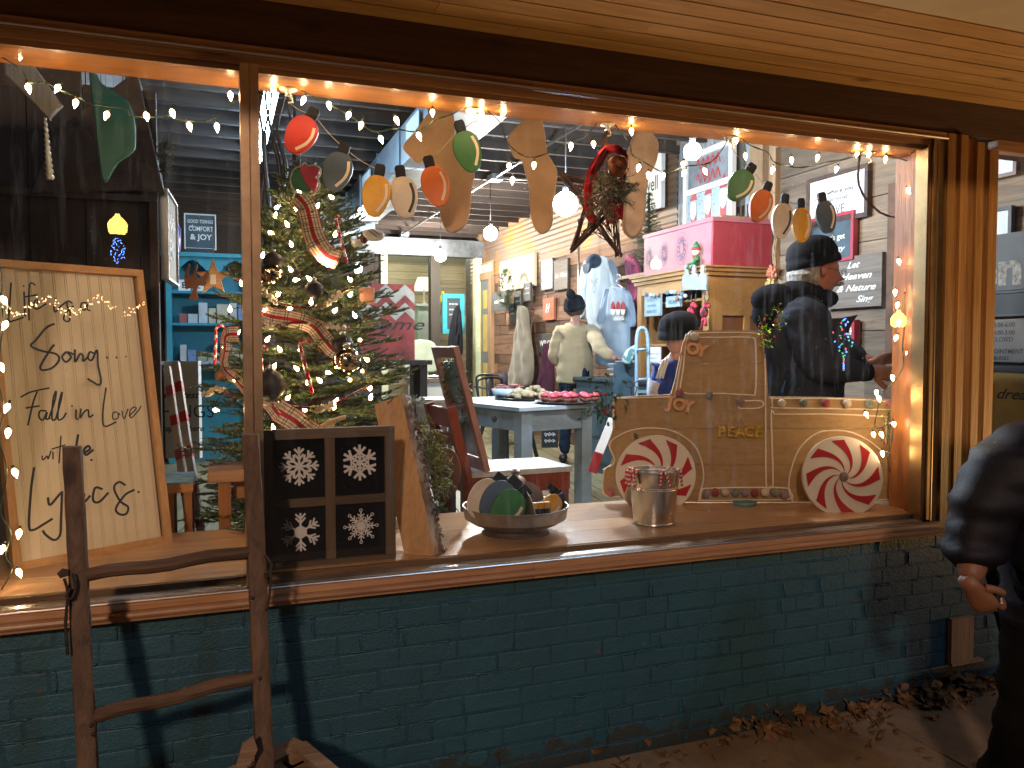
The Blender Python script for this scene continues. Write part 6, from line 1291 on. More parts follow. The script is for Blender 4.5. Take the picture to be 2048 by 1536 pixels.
# --- far room contents ---
def boxthing(name, lab, cat, a, c, mat, group=None): b = MB(); b.b2(a, c); o = b.build(name, mat); return tag(o, lab, cat, group)
q = onY(862, 640, 11.6)
root = thing('white_cupboard', 'pale green white cupboard in the bright back room', 'cupboard', (q.x, 11.6, FZ)); x0 = onY(836, 640, 11.5).x; x1 = onY(876, 640, 11.5).x; z1 = onY(850, 612, 11.5).z
b = MB(); b.b2((x0, 11.5, FZ), (x1, 12.1, z1)); b.build('carcass', paint('cupboard_mint', (.62, .72, .62), .5), root); b = MB(); b.b2((x0-.03, 11.46, z1+.001), (x1+.03, 12.12, z1+.04)); b.build('top', m_white, root); b = MB(); b.b2((x0+.06, 11.485, FZ+.3), (x1-.06, 11.499, z1-.12)); b.build('door', m_white, root)
q = onY(852, 570, 11.6); root = thing('table_lamp', 'small table lamp with a pale shade on the white cupboard', 'lamp', (q.x, 11.75, z1+.04)); b = MB(); b.lathe((q.x, 11.75, z1+.041), [(.09, 0), (.02, .04), (.02, .28)], 16); b.build('base', m_gold, root, True); b = MB(); b.lathe((q.x, 11.75, z1+.30), [(.21, 0), (.12, .24)], 20, cap=False); b.build('lamp_shade', glow('shade_glow', (1, .95, .7), 1.6), root, True)
b = MB(); q = onY(855, 620, 11.4); b.lathe((q.x+.35, 11.6, z1+.04), [(.06, 0), (.07, .12), (.03, .2), (.03, .24)], 14); tag(b.build('yellow_jug', paint('yellow_jug', (.7, .5, .04), .3), None, True), 'yellow bottle on the white cupboard', 'bottle')
f = backfr(905, 628, BY-.2); P = span(f, 888, 592, 924, 664); root = sign('chalkboard in a bright teal frame by the dark post', f, (P[0]+.04, P[1]-.04, P[2]+.04, P[3]-.04), m_cboard, m_teal, .07, [('~', .5, .8, .06), ('~', .5, .62, .06), ('~', .5, .46, .06)], tcol=m_chalk, th=.04)
f = backfr(908, 660, BY-.6); garment('hanging_coat', 'black coat hanging in front of the teal chalkboard', f, [(912, 612), (922, 625), (926, 700), (918, 712), (896, 708), (895, 690), (903, 640)], fabric('black_cloth', (.015, .016, .02)), th=.14, cat='coat', seed=9)
# office chair
q = onY(846, 800, 9.0); root = thing('office_chair', 'pale green padded office chair at the back of the shop', 'chair', (q.x, 9.0, FZ)); m_upg = fabric('mint_fabric', (.38, .44, .34)); c = V((q.x, 9.0, FZ))
zb = onY(846, 712, 9.0).z
f = Fr((c.x, 9.15, zb), (1, 0, 0), Z, (0, -1, 0)); b = MB(); b.prism(sp2([(-.25, -.22), (-.27, .0), (-.2, .2), (0, .25), (.2, .2), (.27, 0), (.25, -.22), (0, -.25)], 3), f, 0, .08, bev=.02); b.build('backrest', m_upg, root, 'auto')
b = MB(); b.lathe((c.x, 8.9, zb-.42), [(.0, 0), (.24, .01), (.27, .05), (.22, .1), (0, .11)], 20); b.build('seat', m_upg, root, True); b = MB(); b.tube([(c.x, 9.12, zb-.1), (c.x, 9.1, zb-.38), (c.x, 8.9, zb-.38), (c.x, 8.9, FZ+.1)], .025, 8); b.build('column', m_black, root, True)
for k in range(5): a = 2*pi*k/5; b = MB(); b.tube([(c.x, 8.9, FZ+.12), (c.x+.28*cos(a), 8.9+.28*sin(a), FZ+.05)], .018, 6); b.build('leg', m_black, root, True)
# counter with white slab, zigzag red sign, tub
q0 = onY(838, 800, 6.6); q1 = onY(906, 800, 6.6); root = thing('service_counter', 'white marble topped service counter behind the birch slab', 'counter', ((q0.x+q1.x)/2, 6.8, FZ)); zt = onY(870, 757, 6.6).z
b = MB(); b.b2((q0.x, 6.6, FZ), (q1.x+.02, 7.2, zt-.04)); b.build('front', paint('marble_white', (.58, .60, .58), .4, .1, 3), root); b = MB(); b.b2((q0.x-.03, 6.56, zt-.0395), (q1.x+.04, 7.24, zt)); b.build('counter_top', wood('counter_top', (.42, .33, .26), None, 'x'), root)
q = onY(875, 752, 6.8); b = MB(); b.lathe((q.x, 6.85, zt+.001), [(.02, 0), (.15, .005), (.17, .02), (.16, .024), (.15, .012)], 24); tag(b.build('foil_tray', m_steel, None, True), 'round foil tray on the white counter', 'tray')
q = onY(845, 750, 6.8); boxthing('paper_box', 'little cream box beside the foil tray', 'box', (q.x-.07, 6.75, zt+.0005), (q.x+.06, 6.9, zt+.04), m_cream)
f = backfr(790, 650, 5.8); x0, x1, z0, z1 = span(f, 712, 568, 828, 720); root = sign('red and white zigzag board with black script home', f, (x0, x1, z0, z1), paint('faded_red', (.30, .035, .03), .6, .3, 5), None, 0, [('home', .62, .40, .15, dict(sh=.4, sx=1.6, b=.01))], th=.03)
w, h = x1-x0, z1-z0; b = MB()
for zz, hh in ((.52, .12), (.74, .14)):
    n = 6; vs = []
    for i in range(n+1): x = lerp(x0, x1, i/n); z = z0+h*(zz+(.12 if i % 2 else 0)); vs += [f(x, z, .0318), f(x, z+h*hh, .0318)]
    b.add(vs, [(2*i, 2*i+2, 2*i+3, 2*i+1) for i in range(n)])
b.build('zigzag', paint('dull_white', (.42, .42, .38), .6, .2), root)
q = onY(770, 720, 5.75); boxthing('display_table', 'dark wooden table holding the red zigzag board', 'table', (f(x0-.2, 0).x, 5.6, z0+f.o.z-.05), (f(x1+.15, 0).x, 6.3, z0+f.o.z-.0005), m_darkp)
for dx in (x0-.1, x1+.08):
    boxthing('table_trestle', 'dark trestle at the '+('right' if dx > 0 else 'left')+' end under the zigzag board table', 'trestle', (f(dx, 0).x-.04, 5.7, FZ), (f(dx, 0).x+.04, 6.2, z0+f.o.z-.051), m_darkp, 'trestles')
# clear plastic tub & white rack behind the slab
f = vfr(862, 830, 4.9); root = thing('storage_tub', 'frosted plastic storage tub behind the birch slab', 'tub', f(0, -.3)); x0, x1, z0, z1 = span(f, 832, 806, 896, 858); b = MB(); b.fbox(f, x0, x1, z0, z1, -.3, 0); b.build('tub', paint('frosted_plastic', (.42, .44, .44), .25, .1), root); b = MB(); b.fbox(f, x0-.01, x1+.01, z1+.0005, z1+.02, -.31, .01); b.build('lid', paint('frosted_lid', (.5, .52, .52), .2), root)
f = vfr(862, 900, 4.7); root = thing('white_rack', 'white painted rack standing under the plastic tub', 'rack', f(0, -.5)); x0, x1, z0, z1 = span(f, 836, 852, 895, 1000)
for q in ((x0, x0+.03, z0, z1), (x1-.03, x1, z0, z1), (x0+.0302, x1-.0302, z1-.03, z1), (x0+.0302, x1-.0302, z0+.1, z0+.13)): b = MB(); b.fbox(f, *q, -.03, 0); b.build('rail', m_white, root)
b = MB(); b.fbox(f, x0+.031, x1-.031, z0+.14, z1-.031, -.022, -.014); b.build('panel', paint('grey_cloth', (.36, .34, .32), .8), root)
# --- blue hutch at left ---
HY = 6.0; m_hut = paint('hutch_blue', (.035, .30, .40), .5, .15, 4); root = thing('blue_hutch', 'turquoise hutch with scalloped top and stocked shelves', 'hutch', onY(410, 720, HY)); x0 = onY(332, 600, HY).x; x1 = onY(520, 600, HY).x; zt = onY(400, 506, HY).z; zb = onY(400, 722, HY).z
b = MB(); b.b2((x0, HY, FZ), (x0+.05, HY+.35, zt-.04)); b.build('side_post', m_hut, root); b = MB(); b.b2((x1-.05, HY, FZ), (x1, HY+.35, zt-.04)); b.build('side_post', m_hut, root)
b = MB(); b.b2((x0+.0505, HY+.33, FZ), (x1-.0505, HY+.35, zt-.04)); b.build('back_board', m_hut, root); b = MB(); b.b2((x0-.04, HY-.04, zt-.0395), (x1+.04, HY+.37, zt)); b.build('top', m_hut, root)
f = Fr((x0+.05, HY, zt-.04), (1, 0, 0), Z, (0, -1, 0)); w = x1-x0-.1; P = [(0, 0), (w, 0), (w, -.22)]+[(w*(1-i/20), -.10-.07*cos(i/20*pi*4)) for i in range(1, 20)]+[(0, -.22)]; b = MB(); b.prism(P, f, -.03, -.003); b.build('scalloped_rail', m_hut, root)
shz = [onY(400, y, HY).z for y in (582, 646, 722)]
for z in shz: b = MB(); b.b2((x0+.051, HY+.002, z-.025), (x1-.051, HY+.329, z)); b.build('shelf', m_hut, root)
b = MB(); b.b2((x0-.05, HY-.25, zb-.03), (x1+.05, HY+.001, zb)); b.build('counter', paint('hutch_top', (.40, .50, .52), .5, .2), root)
root = thing('letter_tiles', 'row of wooden letter tiles starting with BL on the hutch shelf', 'letter tiles', (x0+.2, HY+.1, shz[0]))
for i, ch in enumerate('BL'):
    xx = x0+.17+i*.13; f = Fr((xx, HY+.03, shz[0]+.001), (1, 0, 0), (0, .2, 1)); b = MB(); b.fbox(f, -.055, .055, 0, .115, -.02, 0); b.build('tile', m_white, root); b = MB(); text_mb(b, ch, f, .06, 0, .028, .002, bold=.04); b.build('letter', m_ink, root)
rb = random.Random(4)
for sh, n, lab in ((1, 9, 'book'), (2, 8, 'card box')):
    x = x0+.12
    for i in range(n):
        w_ = rb.uniform(.05, .13); h_ = rb.uniform(.08, .22); c_ = [(.5, .55, .6), (.2, .3, .5), (.55, .5, .38), (.3, .1, .08), (.45, .42, .3), (.62, .6, .55)][rb.randrange(6)]
        nm = ['paperback', 'notebook', 'little carton', 'soap box', 'card pack', 'wrapped parcel', 'small crate', 'calendar', 'tin'][i]
        boxthing('shop_item', nm+' number on the '+('middle' if sh == 1 else 'lower')+' shelf of the turquoise hutch' if False else nm+' on the '+('middle' if sh == 1 else 'lower')+' shelf of the turquoise hutch', lab, (x, HY+.05, shz[sh]+.0005), (x+w_, HY+.22, shz[sh]+h_), paint('item_%d%d' % (sh, i), c_, .6), 'goods on the hutch shelves'); x += w_+.012
f = Fr(onY(400, 466, HY+.1), (1, 0, 0), (0, .12, 1)); sign('chalkboard reading Good Tidings of Comfort and Joy', f, (lambda s_: (s_[0], s_[1], s_[2], s_[3]))(span(f, 371, 431, 430, 497)), m_slate, m_white, .012, [('GOOD TIDINGS', .5, .76, .10, dict(b=.02, sx=.68)), ('of', .2, .62, .08), ('COMFORT', .52, .52, .14, dict(b=.02, sx=.7)), ('& JOY', .52, .26, .16, dict(b=.03))], tcol=m_chalk)
f = Fr(onY(395, 503, HY-.0), (1, 0, 0), Z); boxthing('easel_stand', 'dark scrolled stand under the tidings chalkboard', 'stand', onY(372, 508, HY), onY(428, 498, HY)+V((0, .1, 0)), m_black)
q = onY(347, 490, HY+.15); b = MB(); b.lathe((q.x, HY+.15, zt), [(.05, 0), (.07, .02), (.075, .25), (.05, .3), (.03, .33)], 16); tag(b.build('blue_vase', paint('cobalt', (.06, .10, .40), .3), None, True), 'tall cobalt blue vase on top of the hutch', 'vase')
# white script sign + striped ladder left of tree
f = vfr(362, 840, 4.6); x0, x1, z0, z1 = span(f, 334, 722, 402, 915); sign('white plank sign with black script leaning left of the tree', f, (x0, x1, z0, z1), m_white, None, 0, [('sweetest', .45, .62, .07, dict(sh=.4)), ('THINGS', .5, .42, .13, dict(b=-.01)), ('happen here', .5, .28, .06, dict(sh=.4))], th=.03)
m_stripe = paint('ladder_white', (.62, .55, .5), .5)
root = thing('striped_ladder', 'narrow white ladder with red painted bands left of the tree', 'ladder', at(388, 1078, 3.6))
for a, c in (((334, 735), (384, 1080)), ((352, 726), (404, 1078))):
    A_, C_ = vat(*a, 3.9), vat(*c, 3.5); b = MB(); b.bar(A_, C_, .032, .02, FH); b.build('rail', m_stripe, root)
    for t in (.12, .3, .5, .7, .88): b = MB(); b.bar(A_.lerp(C_, t), A_.lerp(C_, t+.06), .034, .022, FH); b.build('red_band', m_red, root)
# --- stools / small tables near the ledge ---
def slab_table(lab, box, top, m, d):
    pass
root = thing('crate_stool', 'pine stool with a blue slatted top left of the tree', 'stool', onY(360, 1060, .95)); zt = onY(360, 965, .85).z
a, c = onY(330, 985, .80), onY(386, 985, .80); b = MB(); b.b2((a.x-.05, .80, zt-.035), (c.x, 1.1, zt-.003)); b.build('frame', m_pine, root)
for i in range(4): b = MB(); b.b2((a.x-.05, .8+i*.076, zt-.0025), (c.x+.002, .8+i*.076+.07, zt+.008)); b.build('slat', paint('washed_blue', (.22, .36, .42), .6, .3, 12), root)
for xx in (a.x, c.x-.035):
    for yy in (.81, 1.06): b = MB(); b.b2((xx, yy, FZ), (xx+.03, yy+.03, zt-.0355)); b.build('leg', m_pinez, root)
root = thing('pine_bench', 'rough pine plank bench crossing behind the ladder top', 'bench', onY(600, 1060, .85)); zt = onY(450, 940, .86).z; a = onY(415, 940, .82); c = onY(832, 940, .82)
b = MB(); b.b2((a.x, .82, zt-.045), (c.x-.35, 1.12, zt)); b.build('plank_top', wood('rough_plank', (.48, .27, .14), (.2, .1, .05), 'x', .6, 1.4, .2, .5), root); b = MB(); b.b2((a.x+.1, .9, zt-.13), (c.x-.38, .94, zt-.0455)); b.build('apron', m_pine, root)
for xx in (a.x+.04, c.x-.45): b = MB(); b.b2((xx, .83, FZ), (xx+.05, .88, zt-.046)); b.build('leg', m_pinez, root)
# --- red chair with shutter frame ---
m_rchair = paint('chair_red', (.28, .05, .025), .5, .25, 8); m_seat = paint('worn_white_seat', (.62, .60, .58), .4, .12, 8, .2, c2=(.36, .36, .38))
zt = .885
S4 = [onZ(940, 945, zt), onZ(1140, 932, zt), onZ(1108, 902, zt), onZ(915, 915, zt)]
o = (S4[0]+S4[1]+S4[2]+S4[3])/4; ux = (S4[1]-S4[0]); wx = ux.length; ux.normalize(); vy = V((-ux.y, ux.x, 0)); dpt = .42
fr = Fr((S4[0].x, S4[0].y, zt), ux, vy, Z)
root = thing('red_chair', 'old red chair with a worn white seat in the middle of the shop', 'chair', (o.x, o.y, FZ))
b = MB(); b.fbox(fr, -.0, wx+.01, -.01, dpt, -.03, 0); b.build('seat', m_seat, root); b = MB(); b.fbox(fr, .0, wx, .0, dpt-.02, -.13, -.0305); b.build('apron', m_rchair, root)
for a_, c_ in ((wx-.045, .005), (wx-.045, dpt-.06), (.005, .005), (.005, dpt-.06)): b = MB(); b.fbox(fr, a_, a_+.04, c_, c_+.04, -(zt-FZ), -.131); b.build('leg', m_rchair, root)
b = MB(); b.fbox(fr, .05, wx-.05, .015, .03, -.3, -.27); b.build('stretcher', m_rchair, root)
for c_ in (-.02, dpt-.06):
    p0 = fr(-.03, c_, -(zt-FZ)); p1 = fr(-.03, c_, 0); p2 = fr(-.12, c_, .36); b = MB(); b.bar(p0, p1, .05, .045, vy); b.bar(p1, p2, .05, .045, vy); b.build('back_post', m_rchair, root)
b = MB(); b.bar(fr(-.11, 0, .30), fr(-.11, dpt-.06, .30), .03, .10, Z); b.bar(fr(-.085, 0, .18), fr(-.085, dpt-.06, .18), .03, .06, Z); b.build('back_rail', m_rchair, root)
root = thing('shutter_frame', 'mauve painted shutter frame leaning on the back of the red chair', 'shutter', onZ(980, 945, zt)); A_ = fr(.09, -.04, .005); B_ = vat(912, 693, (A_-CAM).dot(FH)+.02); m_mauve = paint('mauve_paint', (.36, .17, .14), .5, .15)
ax = (B_-A_); Ls = ax.length; ax.normalize(); dv = vy; nn = ax.cross(dv).normalized(); g = Fr(A_, dv, ax, nn)
for q in ((0, .045, 0, Ls), (.36, .40, 0, Ls), (.046, .359, 0, .06), (.046, .359, Ls-.06, Ls), (.046, .359, Ls*.48, Ls*.52)): b = MB(); b.fbox(g, *q, -.016, .016); b.build('frame_bar', m_mauve, root)
for i in range(22): z = .08+i*(Ls-.16)/22; b = MB(); b.bar(g(.046, z, -.01), g(.359, z, -.01), .004, .03, ax); b.build('louvre', m_galv, root)
p = g(.2, Ls*.62, .03); root = thing('boxwood_wreath', 'bushy yellow green wreath hung on the mauve shutter', 'wreath', p); b = MB()
for i in range(420): a = uni(0, 6.28); rr = uni(.09, .15); q = p+g.u*cos(a)*rr+g.v*sin(a)*rr*1.35+nn*uni(-.0, .08)*(-1 if nn.x < 0 else 1); leafn = V((uni(-1, 1), uni(-1, 1), uni(-1, 1))).normalized(); s = leafn.cross(Z).normalized()*.007; e = leafn*.026; b.add([q-s*.3, q+e*.5+s, q+e, q+e*.5-s], [(0, 1, 2, 3)])
b.build('leaves', paint('boxwood', (.14, .19, .03), .5, .3, 10, 0, c2=(.05, .09, .02)), root)
p0 = vat(848, 850, 4.1); root = thing('hanging_greenery', 'bright yellow green artificial sprays beside the birch slab', 'greenery', p0); b = MB()
for px, py, r in ((855, 870, 26), (868, 900, 22), (876, 935, 16), (860, 890, 22), (880, 965, 12)):
    for i in range(26): q = vat(px+uni(-r, r)*.6, py+uni(-r, r), 3.5+uni(0, .15)); sprig(b, q, V((uni(-.6, .8), uni(-.3, .3), uni(-1, .4))), .07, .016, 26, .9, 0, .002)
b.build('sprays', [paint('lime_green', (.26, .30, .03), .5, .3, 10, 0, c2=(.10, .15, .02)), m_twig], root)
f = vfr(890, 940, 3.9); root = thing('brown_round_sign', 'round brown board with cream script behind the greenery', 'sign', f(0, 0)); P = pxpoly(f, [(876, 900), (900, 898), (915, 915), (922, 945), (916, 975), (900, 1000), (880, 1004), (866, 990), (862, 940)]); b = MB(); b.prism(sp2(P, 4), f, -.02, 0); b.build('disc', paint('brown_disc', (.16, .06, .035), .6), root); b = MB(); q = pxpoly(f, [(890, 918)])[0]; stroke(b, [(q[0]-.04+.08*i/16, q[1]+.012*sin(i*1.3)) for i in range(17)], f, .004, .002, 2); b.build('lettering', m_cream, root)
# --- grey table with food ---
zt = FZ+.76; Q = [onZ(1043, 815, zt), onZ(1184, 808, zt)]; ux = (Q[1]-Q[0]); wx = ux.length; ux.normalize(); vy = V((-ux.y, ux.x, 0)); L_ = (onZ(966, 793, zt)-Q[0]); dp = abs(L_.dot(vy)); g = Fr(Q[0], ux, vy, Z); skew = L_.dot(ux)
m_gt = paint('table_grey', (.22, .27, .31), .45, .12); m_gtop = paint('table_top_pale', (.42, .50, .56), .4, .1)
root = thing('food_table', 'blue grey farmhouse table set with festive food', 'table', g(wx/2, dp/2, -.76))
for i in range(5): b = MB(); b.fbox(g, -.03, wx+.03, dp*i/5+.001-.02, dp*(i+1)/5-.02, -.025, 0); b.build('top_plank', m_gtop, root)
b = MB(); b.fbox(g, .01, wx-.01, .01, dp-.03, -.17, -.0255); b.build('apron', m_gt, root)
for a_, c_ in ((0, 0), (wx-.09, 0), (0, dp-.12), (wx-.09, dp-.12)): b = MB(); b.fbox(g, a_, a_+.09, c_, c_+.09, -.76, -.026); b.build('leg', m_gt, root)
for c_ in (.25, .7): b = MB(); b.ball(g(-.02, dp*c_, -.1), .022, 10); b.build('knob', m_black, root, True)
print('table', wx, dp)
def tpos(px, py): return onZ(px, py, zt+.002)
p = tpos(1136, 806); root = thing('cupcake_tray', 'dark platter of red iced cupcakes on the grey table', 'tray', p); b = MB(); b.lathe(p, [(.02, 0), (.2, .003), (.25, .014), (.245, .018), (.19, .009), (0, .008)], 30); b.build('platter', m_black, root, True); tag(root)
for i in range(14): a = i*2.4; r = .055*math.sqrt(i+.3); q = p+V((cos(a)*r, sin(a)*r, .012)); b = MB(); b.lathe(q, [(.026, 0), (.034, .035)], 12); b.lathe(q+Z*.035, [(.036, 0), (.036, .012), (.024, .026), (.005, .034)], 12, Z, 1); tag(b.build('cupcake', [paint('cake_case', (.26, .09, .05), .7), paint('icing_pink', (.55, .05, .09), .5, .25, 30)], None, True), 'red iced cupcake on the dark platter', 'cupcake', 'cupcakes on the platter')
p = tpos(1062, 798); root = thing('popcorn_platter', 'platter heaped with pale pastries on the grey table', 'food', p); b = MB(); b.lathe(p, [(.02, 0), (.24, .003), (.29, .014), (.22, .009), (0, .008)], 30); b.build('platter', m_black, root, True); b = MB()
for i in range(60): a = uni(0, 6.28); r = .16*math.sqrt(random.random()); b.ball(p+V((cos(a)*r, sin(a)*r, .02+uni(0, 1)*.12*(1-r/.18))), uni(.025, .045), 7, sc=(1, uni(.6, 1), uni(.5, .8)))
b.build('pastries', paint('pastry', (.58, .44, .26), .7, .3, 20, .5), root, True)
p = tpos(1012, 796); b = MB(); b.lathe(p, [(.05, 0), (.09, .01), (.12, .07), (.115, .07), (.085, .015), (0, .012)], 24); tag(b.build('glass_bowl', paint('bowl_blueglass', (.55, .68, .75), .15), None, True), 'pale blue glass bowl at the left of the pastries', 'bowl')
p = tpos(1030, 785)+V((.05, .3, 0)); b = MB()
for i in range(16): b.lathe(p+V((uni(-.15, .15), uni(-.1, .1), .01+.012*(i//4))), [(.0, 0), (.045, .002), (.045, .012), (0, .015)], 12)
tag(b.build('iced_biscuits', paint('biscuit_pink', (.62, .25, .24), .6, .3, 20), None, True), 'pile of pink iced biscuits behind the pastries', 'biscuits')
# black metal chairs and small dark side table behind
def metal_chair(px, py, d, yaw, lab):
    p = at(px, py, d); p.z = FZ; c, s = cos(yaw), sin(yaw); g = Fr(p, (c, s, 0), (-s, c, 0), Z); root = thing('metal_cafe_chair', lab, 'chair', p, 'dark metal cafe chairs'); m = paint('gunmetal', (.05, .055, .065), .4, .2, 10, .1, .6)
    b = MB(); b.fbox(g, -.19, .19, -.18, .18, .44, .46); b.build('seat', m, root)
    for a in (-1, 1):
        for k in (-1, 1): b = MB(); b.bar(g(a*.24, k*.23, 0), g(a*.16, k*.15, .44), .035, .02, g.u); b.build('leg', m, root)
    b = MB(); b.tube(smoothpath([g(-.18, .17, .45), g(-.19, .22, .75), g(-.14, .23, .85), g(.14, .23, .85), g(.19, .22, .75), g(.18, .17, .45)], 4), .013, 6); b.bar(g(0, .18, .46), g(0, .23, .85), .11, .008, g.v); b.build('backrest', m, root, True); return root
metal_chair(1012, 900, 8.2, .5, 'dark metal cafe chair behind the grey table'); metal_chair(1000, 850, 9.6, 2.2, 'farther dark metal cafe chair by the panelled door')
f = ff(985, 775, 3.3); boxthing('side_table', 'dark little table behind the food table', 'table', onX(1000, 775, 3.4)-V((.2, .2, .02)), onX(1000, 775, 3.4)+V((.3, .5, 0)), m_dsign)
p = onX(1008, 770, 3.5); b = MB(); b.lathe(p, [(.05, 0), (.055, .12), (.035, .15), (.04, .17)], 14); tag(b.build('glass_jar', paint('purple_glass', (.10, .07, .12), .1), None, True), 'purple glass jar on the dark little table', 'jar')
# chalk menu board standing under the table
f = vfr(1098, 870, 7.2); sign('black menu board with chalk wreath standing behind the table', f, span(f, 1083, 838, 1116, 895), m_ink, None, 0, [('~', .4, .66, .14, dict(sh=.3)), ('~', .5, .42, .14), ('~', .5, .2, .12, dict(sh=.3))], tcol=m_chalk)
for a, c, lab in (((1225, 838), (1190, 925), 'white post with red foot left of the truck'),):
    root = thing('striped_post', lab, 'post', at(*c, 5.2)); b = MB(); b.bar(at(*a, 5.3), at(*c, 5.2), .055, .02, FH); b.build('post', m_white, root); b = MB(); b.bar(at(1197, 905, 5.18), at(1185, 945, 5.18), .058, .022, FH); b.build('red_foot', m_red, root)
# --- dark gable box, tilted board, glass icicle and teal cutout at upper left ---
def flatpx(name, lab, cat, P, y, mat, th, part=None, group=None, k=0, yaw=0):
    c = onY(sum(p[0] for p in P)/len(P), sum(p[1] for p in P)/len(P), y); a = R(yaw); f = Fr(c, (cos(a), -sin(a), 0), Z, (-sin(a), -cos(a), 0)); Q = pxpoly(f, P); Q = sp2(Q, k) if k else Q
    b = MB(); b.prism(Q, f, -th, 0, bev=min(.004, th/4)); return tag(b.build(name, mat, None, 'auto'), lab, cat, group), f
flatpx('gable_box', 'dark peaked wooden box fixed high on the dark partition', 'box', [(60, 386), (326, 378), (274, 140), (222, 178), (110, 262)], .93, m_darkp, .25)
flatpx('tilted_board', 'weathered grey board hanging at a slant in the upper left corner', 'board', [(8, 108), (52, 108), (124, 208), (97, 236), (10, 148)], .55, wood('whitewashed', (.42, .42, .40), (.2, .2, .19), 'z', .7, 1.5, .1, .2), .03)
flatpx('teal_cutout', 'dark teal scalloped wooden cutout hanging high in the left pane', 'ornament', [(176, 133), (190, 140), (204, 166), (232, 184), (256, 202), (268, 235), (271, 275), (266, 302), (236, 324), (220, 350), (214, 361), (206, 361), (200, 330), (188, 230)], .60, paint('cutout_teal', (.012, .15, .13), .5), .02, k=3)
p0 = onY(90, 236, .5); p1 = onY(100, 359, .5); b = MB(); n = 60; vs = []
for i in range(n+1):
    t = i/n; c = p0.lerp(p1, t); r = .004+.006*t
    for k in range(3): a = t*22+k*2*pi/3; vs += [c+V((cos(a)*r*1.5, sin(a)*r*1.5, 0))]
b.add(vs, [(i*3+k, i*3+(k+1) % 3, i*3+3+(k+1) % 3, i*3+3+k) for i in range(n) for k in range(3)]); tag(b.build('glass_icicle', paint('icicle_glass', (.62, .68, .68), .15), None, True), 'twisted clear icicle hanging below the tilted grey board', 'icicle')
# black board with white lettering seen edge-on and greenery along its edge
f = Fr((-.215, 1.06, onY(316, 450, 1.05).z), (.05, 1, 0), Z, (1, -.05, 0)); root = sign('black sign with white letters seen almost edge-on left of the hutch', f, (0, .40, -.22, .15), m_ink, m_galv, .008, [('~', .5, .62, .22, dict(sh=.3)), ('EN', .5, .25, .25)], tcol=m_chalk, th=.02)
root = thing('leaf_garland', 'loose green leaf garland on the edge of the dark partition', 'garland', onY(325, 330, 1.0)); b = MB()
for i in range(70): q = onY(322+uni(-8, 12), 300+uni(-20, 45), .96); sprig(b, q, V((uni(-.2, 1), uni(-.5, 0), uni(-.7, .6))), .05, .014, 12, .9, 0, .002)
b.build('leaves', [m_fir1, m_twig], root)
# twig wreath with roses on the corner post
p = onX(1573, 505, 3.7); root = thing('twig_wreath', 'oval twig wreath with a coral and a yellow rose on the wall', 'wreath', p); b = MB()
for k in range(7): b.tube([p+V((uni(-.01, .01), -cos(a)*(.13+.008*sin(a*3+k)), sin(a)*(.22+.01*sin(a*2+k)))) for a in [2*pi*i/26 for i in range(27)]], .006, 5)
b.build('twigs', paint('pale_twig', (.34, .24, .13), .8, .3, 20), root, True)
for dy, dz, m in ((.10, -.13, paint('coral_rose', (.55, .16, .08), .6, .3, 30)), (.12, -.22, paint('yellow_rose', (.62, .42, .12), .6, .3, 30))):
    b = MB(); q = p+V((-.03, dy, dz))
    for i in range(16): a = i*2.4; r = .012+.003*i; b.ball(q+V((-.03+.0015*i, cos(a)*r, sin(a)*r)), .016, 6, sc=(.5, 1, 1))
    b.build('rose', m, root, True)
# ================= PEOPLE =================
def skin_obj(name, joints, edges, rootj, mat, parent=None, sub=2, rscale=1.0):
    """one continuous surface grown over a skeleton of connected joints"""
    keys = list(joints); idx = {k: i for i, k in enumerate(keys)}; me = bpy.data.meshes.new(name)
    org = V(joints[rootj][0]); me.from_pydata([tuple(V(joints[k][0])-org) for k in keys], [(idx[a], idx[c]) for a, c in edges], [])
    o = bpy.data.objects.new(name, me); COL.objects.link(o); m = o.modifiers.new('skin', 'SKIN'); m.use_smooth_shade = True; m.branch_smoothing = .4
    for i, k in enumerate(keys):
        sv = me.skin_vertices[0].data[i]; r = joints[k][1]; r = r if isinstance(r, tuple) else (r, r); sv.radius = (r[0]*rscale, r[1]*rscale); sv.use_root = (k == rootj)
    s = o.modifiers.new('sub', 'SUBSURF'); s.levels = sub; s.render_levels = sub
    dg = bpy.context.evaluated_depsgraph_get(); dg.update(); me2 = bpy.data.meshes.new_from_object(o.evaluated_get(dg)); me2.name = name
    if name == 'body':
        import bmesh
        bm = bmesh.new(); bm.from_mesh(me2)
        for h in HANDS:
            vs = [bm.verts.new(q-org) for q in h.v]
            for f_ in h.f: bm.faces.new([vs[k] for k in f_])
        HANDS.clear(); bm.to_mesh(me2); bm.free()
    o.modifiers.clear(); o.data = me2; bpy.data.meshes.remove(me); me2.materials.clear(); me2.materials.append(mat)
    me2.polygons.foreach_set('use_smooth', [True]*len(me2.polygons))
    if parent is not None: o.parent = parent; o.location = org-wloc(parent)
    else: o.location = org
    return o
class Fig:
    """person placed at p on the floor, facing heading h (unit xy vector); coordinates (side to the person's left, forward, up)"""
    def __init__(s, p, h): s.p = V(p); s.f = V((h[0], h[1], 0)).normalized(); s.l = V((-s.f.y, s.f.x, 0))
    def __call__(s, l, f, u): return s.p+s.l*l+s.f*f+Z*u
m_skin = paint('skin', (.52, .27, .19), .5, .08, 9, .1, c2=(.44, .20, .14)); m_hairg = paint('grey_hair', (.42, .40, .38), .8, .3, 40, .6); m_hairb = paint('brown_hair', (.12, .06, .03), .7, .3, 40, .6)
m_knit = fabric('black_knit', (.018, .018, .022), 180, .2); m_jkt = fabric('navy_softshell', (.035, .042, .065), 240, .2); m_jkb = fabric('black_softshell', (.014, .014, .018), 240, .2)
